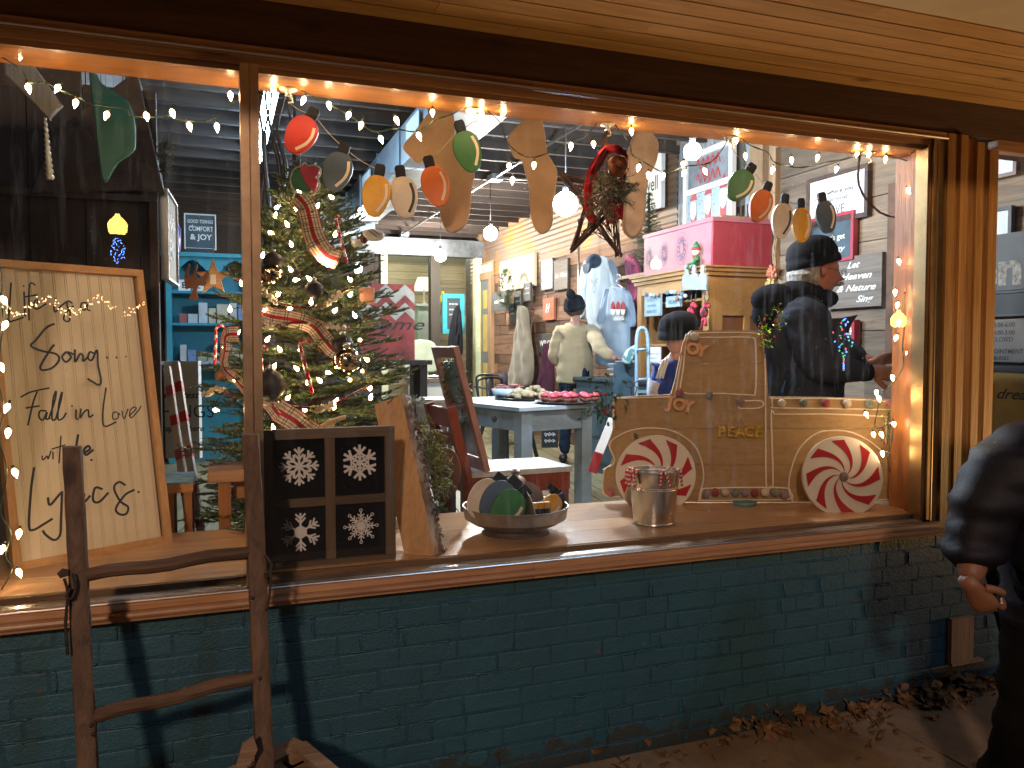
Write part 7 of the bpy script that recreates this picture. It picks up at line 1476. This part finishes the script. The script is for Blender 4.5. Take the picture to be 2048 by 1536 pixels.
def face_head(fg, c, r, mat, parent, yaw=0, pitch=0, name='head', nose=1, jaw=1, old=False):
    """head surface with brow, eye sockets, nose, mouth, chin; c centre, r half height"""
    f = (fg.f*cos(yaw)+fg.l*sin(yaw)); f = (f*cos(pitch)-Z*sin(pitch)).normalized(); l = Z.cross(f).normalized(); u = f.cross(l).normalized()
    N, M = 56, 44; vs = []
    for i in range(M+1):
        th = pi*i/M
        for k in range(N):
            ph = 2*pi*k/N; x = sin(th)*cos(ph); y = sin(th)*sin(ph); z = cos(th)      # x forward, y left, z up
            w = .76-.10*max(0, -z)*jaw; d = .88+.0*z; X = x*d; Y = y*w; ZZ = z
            if z < -.15: X += .10*max(0, x)*(-z); Y *= 1-.22*(-z)**2
            if x > 0:
                g = lambda a, b_, s1, s2: math.exp(-((y-a)/s1)**2-((z-b_)/s2)**2)
                X += nose*(.30*g(0, -.26, .12, .11)+.16*g(0, -.08, .08, .16)); X += .07*g(0, .13, .5, .09); X -= .11*(g(.33, .0, .15, .11)+g(-.33, .0, .15, .11))
                X += .08*g(0, -.50, .2, .045)+.07*g(0, -.60, .18, .05)-.05*g(0, -.55, .25, .018); X += .13*g(0, -.82, .25, .15)*jaw; X += .05*(g(.38, -.28, .2, .2)+g(-.38, -.28, .2, .2))
            vs.append(V(c)+(f*X+l*Y+u*ZZ)*r)
    b = MB(); b.add(vs, [(i*N+k, (i+1)*N+k, (i+1)*N+(k+1) % N, i*N+(k+1) % N) for i in range(M) for k in range(N)])
    for s in (-1, 1):      # ears
        e = V(c)+(l*s*.74+f*(-.02)-u*.10)*r; b.tube([e-u*.2*r, e-u*.08*r-f*.03*r+l*s*.08*r, e+u*.12*r-f*.06*r+l*s*.12*r, e+u*.2*r-f*.01*r+l*s*.04*r], [(.05*r, .05*r), (.10*r, .05*r), (.12*r, .05*r), (.06*r, .04*r)], 8)
    o = b.build(name, mat, parent, True)
    b = MB()
    for s in (-1, 1): b.ball(V(c)+(f*.74+l*s*.27+u*.0)*r, .085*r, 10)
    b.build('eyes', m_ink, parent, True); return f, l, u
def beanie(c, f, l, u, r, mat, parent, cuff=.3, tall=1.25, tiltb=.15, pom=None):
    ax = (u-f*tiltb).normalized(); b = MB(); o = V(c)+u*.16*r
    prof = [(.90, -.02), (.97, .0), (.99, .12), (.97, cuff), (.93, cuff+.02), (.94, cuff+.2), (.90, .62), (.81, .8*tall), (.66, .93*tall), (.46, 1.02*tall), (.22, 1.08*tall), (.02, 1.1*tall)]
    a1 = ax.cross(l).normalized()*-1; n = 30; vs = []
    for rr, h in prof:
        for k in range(n):
            t = 2*pi*k/n; kn = 1+.015*(k % 2); vs.append(o+ax*h*r*.9+(a1*cos(t)*.98+l*sin(t)*.86)*rr*r*kn)
    b.add(vs, [(i*n+k, i*n+(k+1) % n, (i+1)*n+(k+1) % n, (i+1)*n+k) for i in range(len(prof)-1) for k in range(n)]+[tuple(range((len(prof)-1)*n, len(prof)*n))])
    o_ = b.build('knit_hat', mat, parent, True)
    if pom: b = MB(); q = o+ax*(1.02*tall)*r+pom*r; [b.ball(q+V((uni(-1, 1), uni(-1, 1), uni(-1, 1)))*r*.16, r*.3, 8) for _ in range(9)]; b.build('hat_pompom', mat, parent, True)
HANDS = []
def hand(fg, J, E, wrist, pre, dirv, palmn, s=1.0, curl=.5, thumbside=1):
    """palm, four separate fingers and a thumb, merged into the body surface at the wrist"""
    d = V(dirv).normalized(); n = V(palmn); n = (n-d*n.dot(d)).normalized(); w = d.cross(n).normalized()*thumbside; W0 = V(J[wrist][0]); b = MB()
    b.tube([W0-d*.03*s, W0+d*.01*s, W0+d*.04*s, W0+d*.07*s, W0+d*.092*s, W0+d*.098*s], [(.024*s, .022*s), (.028*s, .02*s), (.038*s, .018*s), (.041*s, .016*s), (.038*s, .012*s), (.02*s, .006*s)], 14, up=n)
    for i, (off, L) in enumerate(((.029, .072), (.010, .082), (-.010, .076), (-.028, .060))):
        k0 = W0+d*.080*s+w*off*s; c = curl*(.85+.15*i); k1 = k0+(d*cos(c*.5)+n*sin(c*.5)+w*off*2)*(L*.5)*s; k2 = k1+(d*cos(c*1.3)+n*sin(c*1.3))*L*.32*s; k3 = k2+(d*cos(c*1.9)+n*sin(c*1.9))*L*.28*s
        b.tube(smoothpath([k0, k1, k2, k3], 3), [r*s for r in (.0095, .0094, .0092, .0092, .0086, .0084, .0084, .0078, .0072, .0045)], 9)
    t0 = W0+d*.022*s+w*.030*s; t1 = t0+(d*.65+w*.65+n*.3)*.034*s; t2 = t1+(d*.85+w*.25+n*.4)*.032*s
    b.tube(smoothpath([t0, t1, t2], 4), [r*s for r in (.014, .0135, .013, .0122, .0115, .011, .0105, .0095, .006)], 9); HANDS.append(b)
def tubes_along(J, E, keys): return {k: J[k] for k in keys}
# --- woman in tan sweater, back to the window ---
p = onZ(1150, 925, FZ); fg = Fig((p.x, p.y, FZ), (.45, .9)); k_ = 1.0
woman = thing('person', 'person in a tan sweater and dark pompom hat seen from behind by the shirts', 'person', (p.x, p.y, FZ))
J = {'pel': (fg(0, 0, .90), (.155, .115)), 'wst': (fg(0, .01, 1.06), (.135, .10)), 'che': (fg(0, .01, 1.24), (.13, .09)), 'shc': (fg(0, .0, 1.35), (.09, .06)), 'nek': (fg(0, .0, 1.46), (.048, .048)), 'hed': (fg(0, .02, 1.55), (.055, .055)),
     'sl': (fg(.16, 0, 1.35), .06), 'el': (fg(.23, .02, 1.09), .043), 'wl': (fg(.16, .20, .98), .03),
     'sr': (fg(-.16, 0, 1.35), .06), 'er': (at(1203, 700, 7.45), .045), 'wr': (at(1228, 716, 7.35), .03),
     'hl': (fg(.09, 0, .86), .085), 'kl': (fg(.10, .03, .48), .058), 'al': (fg(.11, -.02, .09), .038), 'fl': (fg(.12, .12, .04), .035),
     'hr': (fg(-.09, 0, .86), .085), 'kr': (fg(-.11, .0, .48), .058), 'ar': (fg(-.12, -.04, .09), .038), 'fr': (fg(-.14, .10, .04), .035)}
E_ = [('pel', 'wst'), ('wst', 'che'), ('che', 'shc'), ('shc', 'nek'), ('nek', 'hed'), ('shc', 'sl'), ('sl', 'el'), ('el', 'wl'), ('shc', 'sr'), ('sr', 'er'), ('er', 'wr'), ('pel', 'hl'), ('hl', 'kl'), ('kl', 'al'), ('al', 'fl'), ('pel', 'hr'), ('hr', 'kr'), ('kr', 'ar'), ('ar', 'fr')]
hand(fg, J, E_, 'wl', 'L', fg.f*.9-Z*.2, -Z, 1, .5, 1); hand(fg, J, E_, 'wr', 'R', fg.f*.9-fg.l*.3-Z*.1, -Z, 1, .4, -1)
skin_obj('body', J, E_, 'pel', m_skin, woman)
def cloth(name, J, keys, edges, root, mat, parent, grow, ov=None):
    K = {k: (J[k][0], tuple((a+grow) for a in (J[k][1] if isinstance(J[k][1], tuple) else (J[k][1],)*2))) for k in keys}
    if ov: K.update(ov)
    o = skin_obj(name, K, edges, root, mat, parent, 3)
    for v in o.data.vertices: q = v.co+o.location; v.co += v.normal*(.016*noise.noise(V((q.x*5, q.y*5, q.z*13)))+.007*noise.noise(V((q.x*14, q.y*14, q.z*34))))
    return o
m_tan = fabric('tan_sweat', (.50, .40, .24), 150, .1)
cloth('sweater', J, ['wst', 'che', 'shc', 'sl', 'el', 'sr', 'er'], [('hem', 'wst'), ('wst', 'che'), ('che', 'shc'), ('shc', 'col'), ('shc', 'sl'), ('sl', 'el'), ('el', 'cl'), ('shc', 'sr'), ('sr', 'er'), ('er', 'cr')], 'wst', m_tan, woman, .026,
      {'hem': (fg(0, 0, .80), (.235, .19)), 'wst': (fg(0, 0, 1.02), (.205, .15)), 'che': (fg(0, 0, 1.24), (.19, .14)), 'shc': (fg(0, -.01, 1.35), (.16, .115)), 'col': (fg(0, 0, 1.43), (.078, .072)), 'cl': (fg(.17, .18, .985), .045), 'cr': (at(1225, 715, 7.36), .045)})
m_jean = fabric('dark_denim', (.022, .035, .06), 300, .2)
cloth('jeans', J, ['hl', 'kl', 'hr', 'kr'], [('pel', 'hl'), ('hl', 'kl'), ('kl', 'al'), ('pel', 'hr'), ('hr', 'kr'), ('kr', 'ar')], 'pel', m_jean, woman, .012, {'pel': (fg(0, 0, .84), (.13, .11)), 'al': (fg(.11, -.02, .08), .055), 'ar': (fg(-.12, -.04, .08), .055)})
b = MB()
for s in (1, -1): b.tube([fg(s*.12, -.10, .05), fg(s*.12, 0, .055), fg(s*.13, .17, .035)], [(.04, .045), (.045, .05), (.04, .03)], 10)
b.build('shoes', m_black, woman, True)
hc = fg(0, .03, 1.60); f, l, u = face_head(fg, hc, .118, m_skin, woman, -.5, 0); beanie(hc-u*.05-f*.015, f, l, u, .128, fabric('charcoal_knit', (.03, .034, .04), 120, .3), woman, .35, 1.15, .35, pom=V((0, 0, .0))-f*.25)
b = MB(); b.ball(hc-f*.02-Z*.01, .108, 14, sc=(1, 1, 1)); b.build('hair', m_hairb, woman, True)
# --- man in navy hooded jacket and knit cap, in profile, reaching to the right ---
D_M = 4.45; p = at(1600, 700, D_M); fg = Fig((p.x, p.y, FZ), RT); s_ = 1.0
man = thing('person', 'grey haired man in black knit cap, glasses and navy hooded jacket reaching right', 'person', (p.x, p.y, FZ))
def px2(px, py, dd=0): return at(px, py, D_M+dd)
J = {'pel': (fg(0, -.03, .93), (.17, .16)), 'wst': (fg(0, -.0, 1.08), (.18, .17)), 'che': (px2(1597, 690), (.15, .13)), 'shc': (px2(1594, 615), (.09, .08)), 'nek': (px2(1612, 575), (.062, .062)), 'hed': (px2(1625, 545), (.06, .06)),
     'sr': (px2(1596, 634, -.17), .07), 'er': (px2(1640, 738, -.26), .056), 'wr': (px2(1738, 742, -.12), .034),
     'sl': (px2(1592, 618, .19), .075), 'el': (px2(1660, 690, .28), .056), 'wl': (px2(1745, 725, .14), .034),
     'hl': (fg(.1, 0, .88), .1), 'kl': (fg(.11, .03, .5), .068), 'al': (fg(.12, -.02, .1), .045), 'hr': (fg(-.1, 0, .88), .1), 'kr': (fg(-.11, .06, .5), .068), 'ar': (fg(-.12, .02, .1), .045)}
E_ = [('pel', 'wst'), ('wst', 'che'), ('che', 'shc'), ('shc', 'nek'), ('nek', 'hed'), ('shc', 'sl'), ('sl', 'el'), ('el', 'wl'), ('shc', 'sr'), ('sr', 'er'), ('er', 'wr'), ('pel', 'hl'), ('hl', 'kl'), ('kl', 'al'), ('pel', 'hr'), ('hr', 'kr'), ('kr', 'ar')]
hand(fg, J, E_, 'wr', 'R', RT*1-Z*.12+FH*.1, FH*.6-Z*.5, 1.35, .3, -1); hand(fg, J, E_, 'wl', 'L', RT*1+Z*.28, FH*-.6-Z*.5, 1.1, .4, 1)
skin_obj('body', J, E_, 'pel', m_skin, man)
cloth('jacket', J, ['che', 'shc', 'sr', 'er', 'sl', 'el'], [('hem', 'wst'), ('wst', 'che'), ('che', 'shc'), ('shc', 'col'), ('shc', 'sl'), ('sl', 'el'), ('el', 'cl'), ('shc', 'sr'), ('sr', 'er'), ('er', 'cr')], 'wst', m_jkt, man, .045,
      {'hem': (fg(0, -.02, .78), (.23, .24)), 'wst': (fg(0, .02, 1.05), (.24, .25)), 'che': (px2(1600, 690), (.24, .215)), 'shc': (px2(1592, 618), (.20, .17)), 'sr': (px2(1590, 640, -.20), .11), 'col': (px2(1612, 584), (.095, .095)), 'cl': (px2(1738, 726, .15), .056), 'cr': (px2(1728, 744, -.13), .056)})
b = MB(); b.ball(px2(1553, 600, -.02), .115, 20, sc=(1.35, .95, .80)); b.ball(px2(1537, 628, -.02), .10, 16, sc=(.95, .9, 1.0)); b.ball(px2(1600, 585, 0), .12, 18, sc=(1.1, 1.05, .62)); b.ball(px2(1640, 598, 0), .085, 16, sc=(1.1, 1.2, .7)); b.build('hood', m_jkb, man, True)
b = MB(); b.tube([px2(1724, 745, -.135), px2(1738, 744, -.125)], [.05, .05], 12); b.build('cuff', m_jkb, man, True)
cloth('trousers', J, ['hl', 'kl', 'hr', 'kr'], [('pel', 'hl'), ('hl', 'kl'), ('kl', 'al'), ('pel', 'hr'), ('hr', 'kr'), ('kr', 'ar')], 'pel', m_jean, man, .02, {'pel': (fg(0, -.02, .9), (.18, .17)), 'al': (fg(.12, -.02, .08), .065), 'ar': (fg(-.12, .02, .08), .065)})
b = MB()
for s in (1, -1): b.tube([fg(s*.12, -.10, .05), fg(s*.12, 0, .055), fg(s*.12, .2, .035)], [(.045, .045), (.05, .05), (.045, .03)], 10)
b.build('shoes', m_black, man, True)
hc = px2(1628, 541); f, l, u = face_head(fg, hc, .150, paint('ruddy_skin', (.50, .22, .15), .5, .12, 9, .15, c2=(.40, .14, .10)), man, .12, .05); beanie(hc, f, l, u, .156, m_knit, man, .30, 1.12, .30)
b = MB()
for i in range(300):      # short grey hair behind the ear and at the nape
    a = uni(1.75, 4.55); q = hc+(f*cos(a)*.80+l*sin(a)*.72+u*uni(-.55, .12))*.150; e = q+(f*cos(a)+l*sin(a)-u*.8)*.022; s = (e-q).cross(u).normalized()*.0022; b.add([q+s, q-s, e], [(0, 1, 2)])
b.tube([hc+(f*cos(a)*.78+l*sin(a)*.70-u*.22)*.152 for a in [1.8+2.7*i/12 for i in range(13)]], [(.03, .05)]*13, 8); b.build('hair', m_hairg, man)
b = MB(); b.tube([hc+(f*x+l*y+u*z)*.150 for x, y, z in ((.94, .34, -.50), (1.06, .15, -.43), (1.10, 0, -.42), (1.06, -.15, -.43), (.94, -.34, -.50))], [.006, .011, .012, .011, .006], 8); b.build('moustache', m_hairg, man, True)
b = MB()
for s in (-1, 1):
    c = hc+(f*1.02+l*s*.30-u*.02)*.150; b.tube([c+(l*cos(a)*.022+u*sin(a)*.016) for a in [2*pi*i/16 for i in range(17)]], .0016, 5); b.tube([c+l*s*.022, hc+(f*.1+l*s*.80+u*.02)*.150], .0018, 5)
b.tube([hc+(f*1.04+l*.13)*.15, hc+(f*1.04-l*.13)*.15], .0016, 5); b.build('glasses', m_black, man, True)
# --- boy in blue jersey behind the truck bonnet ---
D_B = 4.55; p = at(1345, 700, D_B); fg = Fig((p.x, p.y, FZ), RT*.55+FH*.8); boy = thing('person', 'child in a dark knit hat and blue jersey with white stripes behind the truck', 'person', (p.x, p.y, FZ))
def pb(px, py, dd=0): return at(px, py, D_B+dd)
J = {'pel': (fg(0, 0, .62), (.12, .1)), 'wst': (fg(0, 0, .76), (.11, .09)), 'che': (pb(1347, 770), (.125, .1)), 'shc': (pb(1352, 725), (.10, .075)), 'nek': (pb(1356, 700), (.038, .038)), 'hed': (pb(1358, 680), (.04, .04)),
     'sl': (pb(1322, 738, .0), .05), 'el': (pb(1314, 810, .05), .035), 'wl': (pb(1330, 850, .15), .025), 'sr': (pb(1388, 738, .05), .05), 'er': (pb(1400, 810, .1), .035), 'wr': (pb(1395, 850, .2), .025),
     'hl': (fg(.06, 0, .58), .07), 'kl': (fg(.07, 0, .33), .048), 'al': (fg(.07, 0, .07), .034), 'hr': (fg(-.06, 0, .58), .07), 'kr': (fg(-.07, 0, .33), .048), 'ar': (fg(-.07, 0, .07), .034)}
E_ = [('pel', 'wst'), ('wst', 'che'), ('che', 'shc'), ('shc', 'nek'), ('nek', 'hed'), ('shc', 'sl'), ('sl', 'el'), ('el', 'wl'), ('shc', 'sr'), ('sr', 'er'), ('er', 'wr'), ('pel', 'hl'), ('hl', 'kl'), ('kl', 'al'), ('pel', 'hr'), ('hr', 'kr'), ('kr', 'ar')]
hand(fg, J, E_, 'wl', 'L', fg.f-Z*.3, -Z, .75, .4, 1); hand(fg, J, E_, 'wr', 'R', fg.f-Z*.3, -Z, .75, .4, -1)
skin_obj('body', J, E_, 'pel', m_skin, boy)
m_blue = fabric('royal_blue', (.02, .05, .32), 300, .15)
cloth('jersey', J, ['wst', 'che', 'shc', 'sl', 'el', 'sr', 'er'], [('hem', 'wst'), ('wst', 'che'), ('che', 'shc'), ('shc', 'col'), ('shc', 'sl'), ('sl', 'el'), ('el', 'cl'), ('shc', 'sr'), ('sr', 'er'), ('er', 'cr')], 'wst', m_blue, boy, .02,
      {'hem': (fg(0, 0, .6), (.14, .12)), 'col': (pb(1356, 706), (.05, .05)), 'cl': (pb(1326, 845, .12), .04), 'cr': (pb(1394, 845, .18), .04)})
b = MB()
for k in range(3): b.tube(smoothpath([pb(1340-k*7, 712+k*4, -.085), pb(1331-k*6, 735+k*2, -.10), pb(1325-k*6, 757, -.085)], 4), [(.008, .006)]*9, 6)
b.build('white_stripes', m_white, boy, True)
b = MB(); b.tube([pb(1318, 760, -.015), pb(1315, 800, .02), pb(1316, 812, .03)], [(.066, .064), (.062, .06), (.058, .055)], 14); b.build('grey_sleeve_band', fabric('pale_grey', (.5, .48, .5), 200), boy, True)
cloth('trousers', J, ['hl', 'kl', 'hr', 'kr', 'al', 'ar'], [('pel', 'hl'), ('hl', 'kl'), ('kl', 'al'), ('pel', 'hr'), ('hr', 'kr'), ('kr', 'ar')], 'pel', m_jean, boy, .016, {'pel': (fg(0, 0, .6), (.13, .11))})
b = MB()
for s in (1, -1): b.tube([fg(s*.07, -.07, .04), fg(s*.07, .13, .03)], [(.036, .04), (.035, .028)], 10)
b.build('shoes', m_black, boy, True)
hc = pb(1362, 676); f, l, u = face_head(fg, hc, .112, m_skin, boy, -.25, .1); beanie(hc-u*.02-f*.01, f, l, u, .138, m_knit, boy, .28, 1.12, .25)
b = MB(); q = hc-l*.112+u*.045+f*.02; fr_ = Fr(q, f, u, -l); b.fbox(fr_, -.018, .018, -.012, .014, 0, .004); b.build('hat_patch', fabric('leather_tan', (.25, .14, .07), 100), boy)
# --- passer-by in a dark quilted jacket at the right edge, outside ---
d0 = 2.32; p = at(2150, 900, d0); fg = Fig((p.x, p.y, 0), (-.5, -.85)); pb_ = thing('person', 'passer-by in a dark quilted jacket cut off by the right edge of view', 'person', (p.x, p.y, 0))
def pq(px, py, dd=0): return at(px, py, d0+dd)
J = {'pel': (fg(0, 0, .84), (.15, .13)), 'wst': (fg(0, 0, .98), (.14, .12)), 'che': (fg(0, 0, 1.15), (.16, .13)), 'shc': (fg(0, 0, 1.27), (.13, .10)), 'nek': (fg(0, .01, 1.36), .05), 'hed': (fg(0, .03, 1.45), .055),
     'sa': (pq(1995, 925), .085), 'ea': (pq(1948, 1060, .02), .06), 'wa': (pq(1942, 1170, -.08), .034), 'sb': (pq(2200, 935, .1), .07), 'eb': (pq(2230, 1080, .1), .05), 'wb': (pq(2190, 1180, -.05), .032),
     'hl': (fg(.09, 0, .8), .09), 'kl': (fg(.1, .14, .46), .062), 'al': (fg(.1, .10, .08), .04), 'hr': (fg(-.09, 0, .8), .09), 'kr': (fg(-.1, -.02, .44), .062), 'ar': (fg(-.1, -.24, .12), .04)}
E_ = [('pel', 'wst'), ('wst', 'che'), ('che', 'shc'), ('shc', 'nek'), ('nek', 'hed'), ('shc', 'sa'), ('sa', 'ea'), ('ea', 'wa'), ('shc', 'sb'), ('sb', 'eb'), ('eb', 'wb'), ('pel', 'hl'), ('hl', 'kl'), ('kl', 'al'), ('pel', 'hr'), ('hr', 'kr'), ('kr', 'ar')]
hand(fg, J, E_, 'wa', 'R', -Z*.75+RT*.55, FH*.5+RT*.5, .92, 1.25, 1); hand(fg, J, E_, 'wb', 'L', -Z, -RT, 1, .7, -1)
skin_obj('body', J, E_, 'pel', paint('weathered_skin', (.22, .09, .045), .55, .12, 9, .1), pb_)
m_puf = paint('quilted_navy', (.007, .006, .012), .6, .25, 20, .3, spec=.25)
pf = cloth('quilted_jacket', J, ['che', 'shc', 'sa', 'ea', 'sb', 'eb'], [('hem', 'wst'), ('wst', 'che'), ('che', 'shc'), ('shc', 'col'), ('shc', 'sa'), ('sa', 'ea'), ('ea', 'ca'), ('shc', 'sb'), ('sb', 'eb'), ('eb', 'cb')], 'wst', m_puf, pb_, .045,
      {'hem': (fg(0, 0, .74), (.21, .2)), 'wst': (fg(0, 0, .96), (.2, .18)), 'col': (fg(0, 0, 1.35), (.08, .08)), 'ca': (pq(1942, 1158, -.06), .058), 'cb': (pq(2190, 1160, -.04), .056)})
for v in pf.data.vertices:      # quilting rolls
    w = v.co.z+pf.location.z+.01*noise.noise(v.co*9); v.co += v.normal*(.013*(abs(sin(w*44))-.5)+.010*noise.noise(v.co*7))
cloth('trousers', J, ['hl', 'kl', 'hr', 'kr'], [('pel', 'hl'), ('hl', 'kl'), ('kl', 'al'), ('pel', 'hr'), ('hr', 'kr'), ('kr', 'ar')], 'pel', fabric('black_denim', (.008, .007, .007), 200), pb_, .02, {'pel': (fg(0, 0, .82), (.17, .15)), 'al': (fg(.1, .10, .08), .06), 'ar': (fg(-.1, -.24, .12), .06)})
b = MB()
for s, y, z in ((1, .10, 0), (-1, -.24, .04)): b.tube([fg(s*.1, y-.08, .045+z), fg(s*.1, y+.17, .035+z*.2)], [(.045, .045), (.045, .03)], 10)
b.build('shoes', m_black, pb_, True)
hc = fg(0, .05, 1.5); f, l, u = face_head(fg, hc, .118, m_skin, pb_, 0); beanie(hc, f, l, u, .124, m_knit, pb_, .3, 1.05, .2)
b = MB(); b.ball(hc-f*.03, .119, 14); b.build('hair', m_hairb, pb_, True)
# ================= RUSTIC LADDER OUTSIDE =================
m_lad = wood('old_ladder_wood', (.15, .085, .05), (.03, .017, .01), 'z', .75, 1.5, .15, .7); m_rung = wood('old_ladder_rung', (.15, .08, .045), (.03, .017, .01), 'x', .75, 1.5, .15, .6)
root = thing('rustic_ladder', 'rough old wooden ladder leaning against the sill outside', 'ladder', onY(350, 1400, -.35))
def rail(P, w):
    pts = smoothpath(P, 8); b = MB(); n = 10; vs = []
    for i, p in enumerate(pts):
        for k in range(n):
            a = 2*pi*k/n; sx_ = abs(cos(a))**.6*(1 if cos(a) > 0 else -1); sy_ = abs(sin(a))**.6*(1 if sin(a) > 0 else -1)
            r = w*(1+.10*noise.noise(V((i*.35, k*.9, w*50)))); vs.append(p+V((sx_*r, sy_*r*.8, 0)))
    b.add(vs, [(i*n+k, i*n+(k+1) % n, (i+1)*n+(k+1) % n, (i+1)*n+k) for i in range(len(pts)-1) for k in range(n)]+[tuple(range(n-1, -1, -1)), tuple(range((len(pts)-1)*n, len(pts)*n))]); b.build('rail', m_lad, root, 'auto'); return pts
Ld = lambda px, py: onY(px, py, -.13-(py-890)*.00042)
rail([Ld(144, 893), Ld(150, 1000), Ld(157, 1150), Ld(163, 1300), Ld(171, 1440), Ld(178, 1580), Ld(186, 1750)], .0255)
rail([Ld(500, 868), Ld(506, 960), Ld(512, 1080), Ld(517, 1200), Ld(521, 1330), Ld(526, 1450), Ld(532, 1600), Ld(540, 1750)], .0255)
for a, c in (((172, 1150), (494, 1104)), ((196, 1431), (506, 1354)), ((200, 1700), (520, 1610))):
    A_, B_ = Ld(*a), Ld(*c); b = MB(); d = (B_-A_).normalized(); pts = [A_.lerp(B_, t/8)+Z*.004*sin(t*1.3) for t in range(9)]; b.tube([A_-d*.02]+pts+[B_+d*.02], [.013]+[.019+.003*noise.noise(V((t, a[0], 0))) for t in range(9)]+[.013], 9); b.build('rung', m_rung, root, 'auto')
m_iron2 = paint('rusted_iron', (.05, .025, .015), .6, .4, 30, .5, .4)
for P in ([(133, 1150), (140, 1180), (136, 1240), (140, 1300)], [(150, 1140), (156, 1165), (148, 1190), (138, 1185), (146, 1170)], [(528, 1105), (540, 1125), (534, 1150), (528, 1140)], [(541, 1120), (538, 1180), (532, 1215)]):
    b = MB(); q = smoothpath([Ld(*p)+V((0, -.035, 0)) for p in P], 5); b.tube(q, [(.006, .004)]*len(q), 6); b.build('iron_hook', m_iron2, root, True)
b = MB(); q = [Ld(118, 1141), Ld(128, 1132), Ld(141, 1134), Ld(140, 1146), Ld(124, 1151)]; b.add([p+V((0, -.03, 0)) for p in q]+[p+V((0, -.024, 0)) for p in q], [tuple(range(5)), tuple(range(9, 4, -1))]+[(i, (i+1) % 5, 5+(i+1) % 5, 5+i) for i in range(5)]); b.build('iron_hook', m_iron2, root)
for x, y in ((184, 1445), (189, 1462), (520, 1352), (505, 1192)): b = MB(); b.ball(Ld(x, y)+V((0, -.018, 0)), .006, 8); b.build('nail', m_ink, root, True)
# crate corner at the foot of the ladder
m_cr = wood('crate_wood', (.34, .22, .13), (.12, .07, .045), 'x', .75, 1.4, .2, .5)
cz = .36; A_ = onZ(480, 1545, cz); B_ = onZ(592, 1492, cz); C_ = onZ(648, 1540, cz); root = thing('wooden_crate', 'old wooden crate corner at the foot of the ladder', 'crate', (B_.x-.15, B_.y-.15, 0))
u_ = (A_-B_).normalized(); w_ = (C_-B_).normalized()
for d_, e_ in ((u_, w_), (w_, u_)):
    for j in range(3): z = cz-.035-j*.115; b = MB(); b.bar(B_+d_*.0+e_*.01*(1 if d_ is u_ else 1)-Z*(.04+j*.115), B_+d_*.42+e_*.01-Z*(.04+j*.115), .016, .075, e_); b.build('slat', m_cr, root)
for q in (B_+u_*.018+w_*.018, B_+u_*.40+w_*.018, B_+w_*.40+u_*.018): b = MB(); b.bar((q.x, q.y, .0), (q.x, q.y, cz+.01), .035, .035, u_); b.build('post', m_cr, root)
b = MB(); b.bar(B_+u_*-.01+Z*.008, B_+u_*.43+Z*.008, .045, .016, Z); b.build('top_rail', m_cr, root); b = MB(); b.bar(B_+w_*.02+Z*.009, B_+w_*.43+Z*.009, .045, .016, Z); b.build('top_rail', m_cr, root)
P = [onY(507, 1475, -.45), onY(515, 1500, -.45), onY(500, 1530, -.45), onY(470, 1540, -.45), onY(485, 1490, -.45)]; b = MB(); b.add([p for p in P]+[p+V((0, .012, 0)) for p in P], [tuple(range(5)), tuple(range(9, 4, -1))]+[(i, (i+1) % 5, 5+(i+1) % 5, 5+i) for i in range(5)]); tag(b.build('broken_board', m_cr), 'jagged scrap of dark board standing in the crate behind the ladder rail', 'board')
# ================= added outside lights, standing in for street lighting =================
def lamp(name, typ, loc, power, col, size=.2, tgt=None, spot=None):
    d = bpy.data.lights.new(name, typ); d.energy = power; d.color = col
    if typ == 'AREA': d.size = size
    else: d.shadow_soft_size = size
    if spot: d.spot_size = R(spot); d.spot_blend = .6
    o = bpy.data.objects.new(name, d); COL.objects.link(o); o.location = loc
    if tgt is not None: o.rotation_euler = (V(tgt)-V(loc)).to_track_quat('-Z', 'Y').to_euler()
    return o
lamp('added_outside_light', 'POINT', (-3.4, -9.0, 5.4), 2000, (1, .68, .48), .3)  # added lamp, stands in for street lighting on brick and sill
lamp('added_outside_light', 'POINT', (7.6, -1.3, .35), 110, (1, .58, .22), .2)  # added low lamp to warm the posts, no real fixture there
lamp('added_porch_spot', 'SPOT', (7.6, -1.05, .25), 620, (1, .60, .24), .2, (1.9, -.42, 2.9), 44)  # added spot to brighten the porch ceiling, cone kept off the brick
lamp('added_outside_light', 'POINT', (4.5, -8.0, 9.0), 560, (.5, .72, 1), .3)  # added cool lamp high up, stands in for street lighting
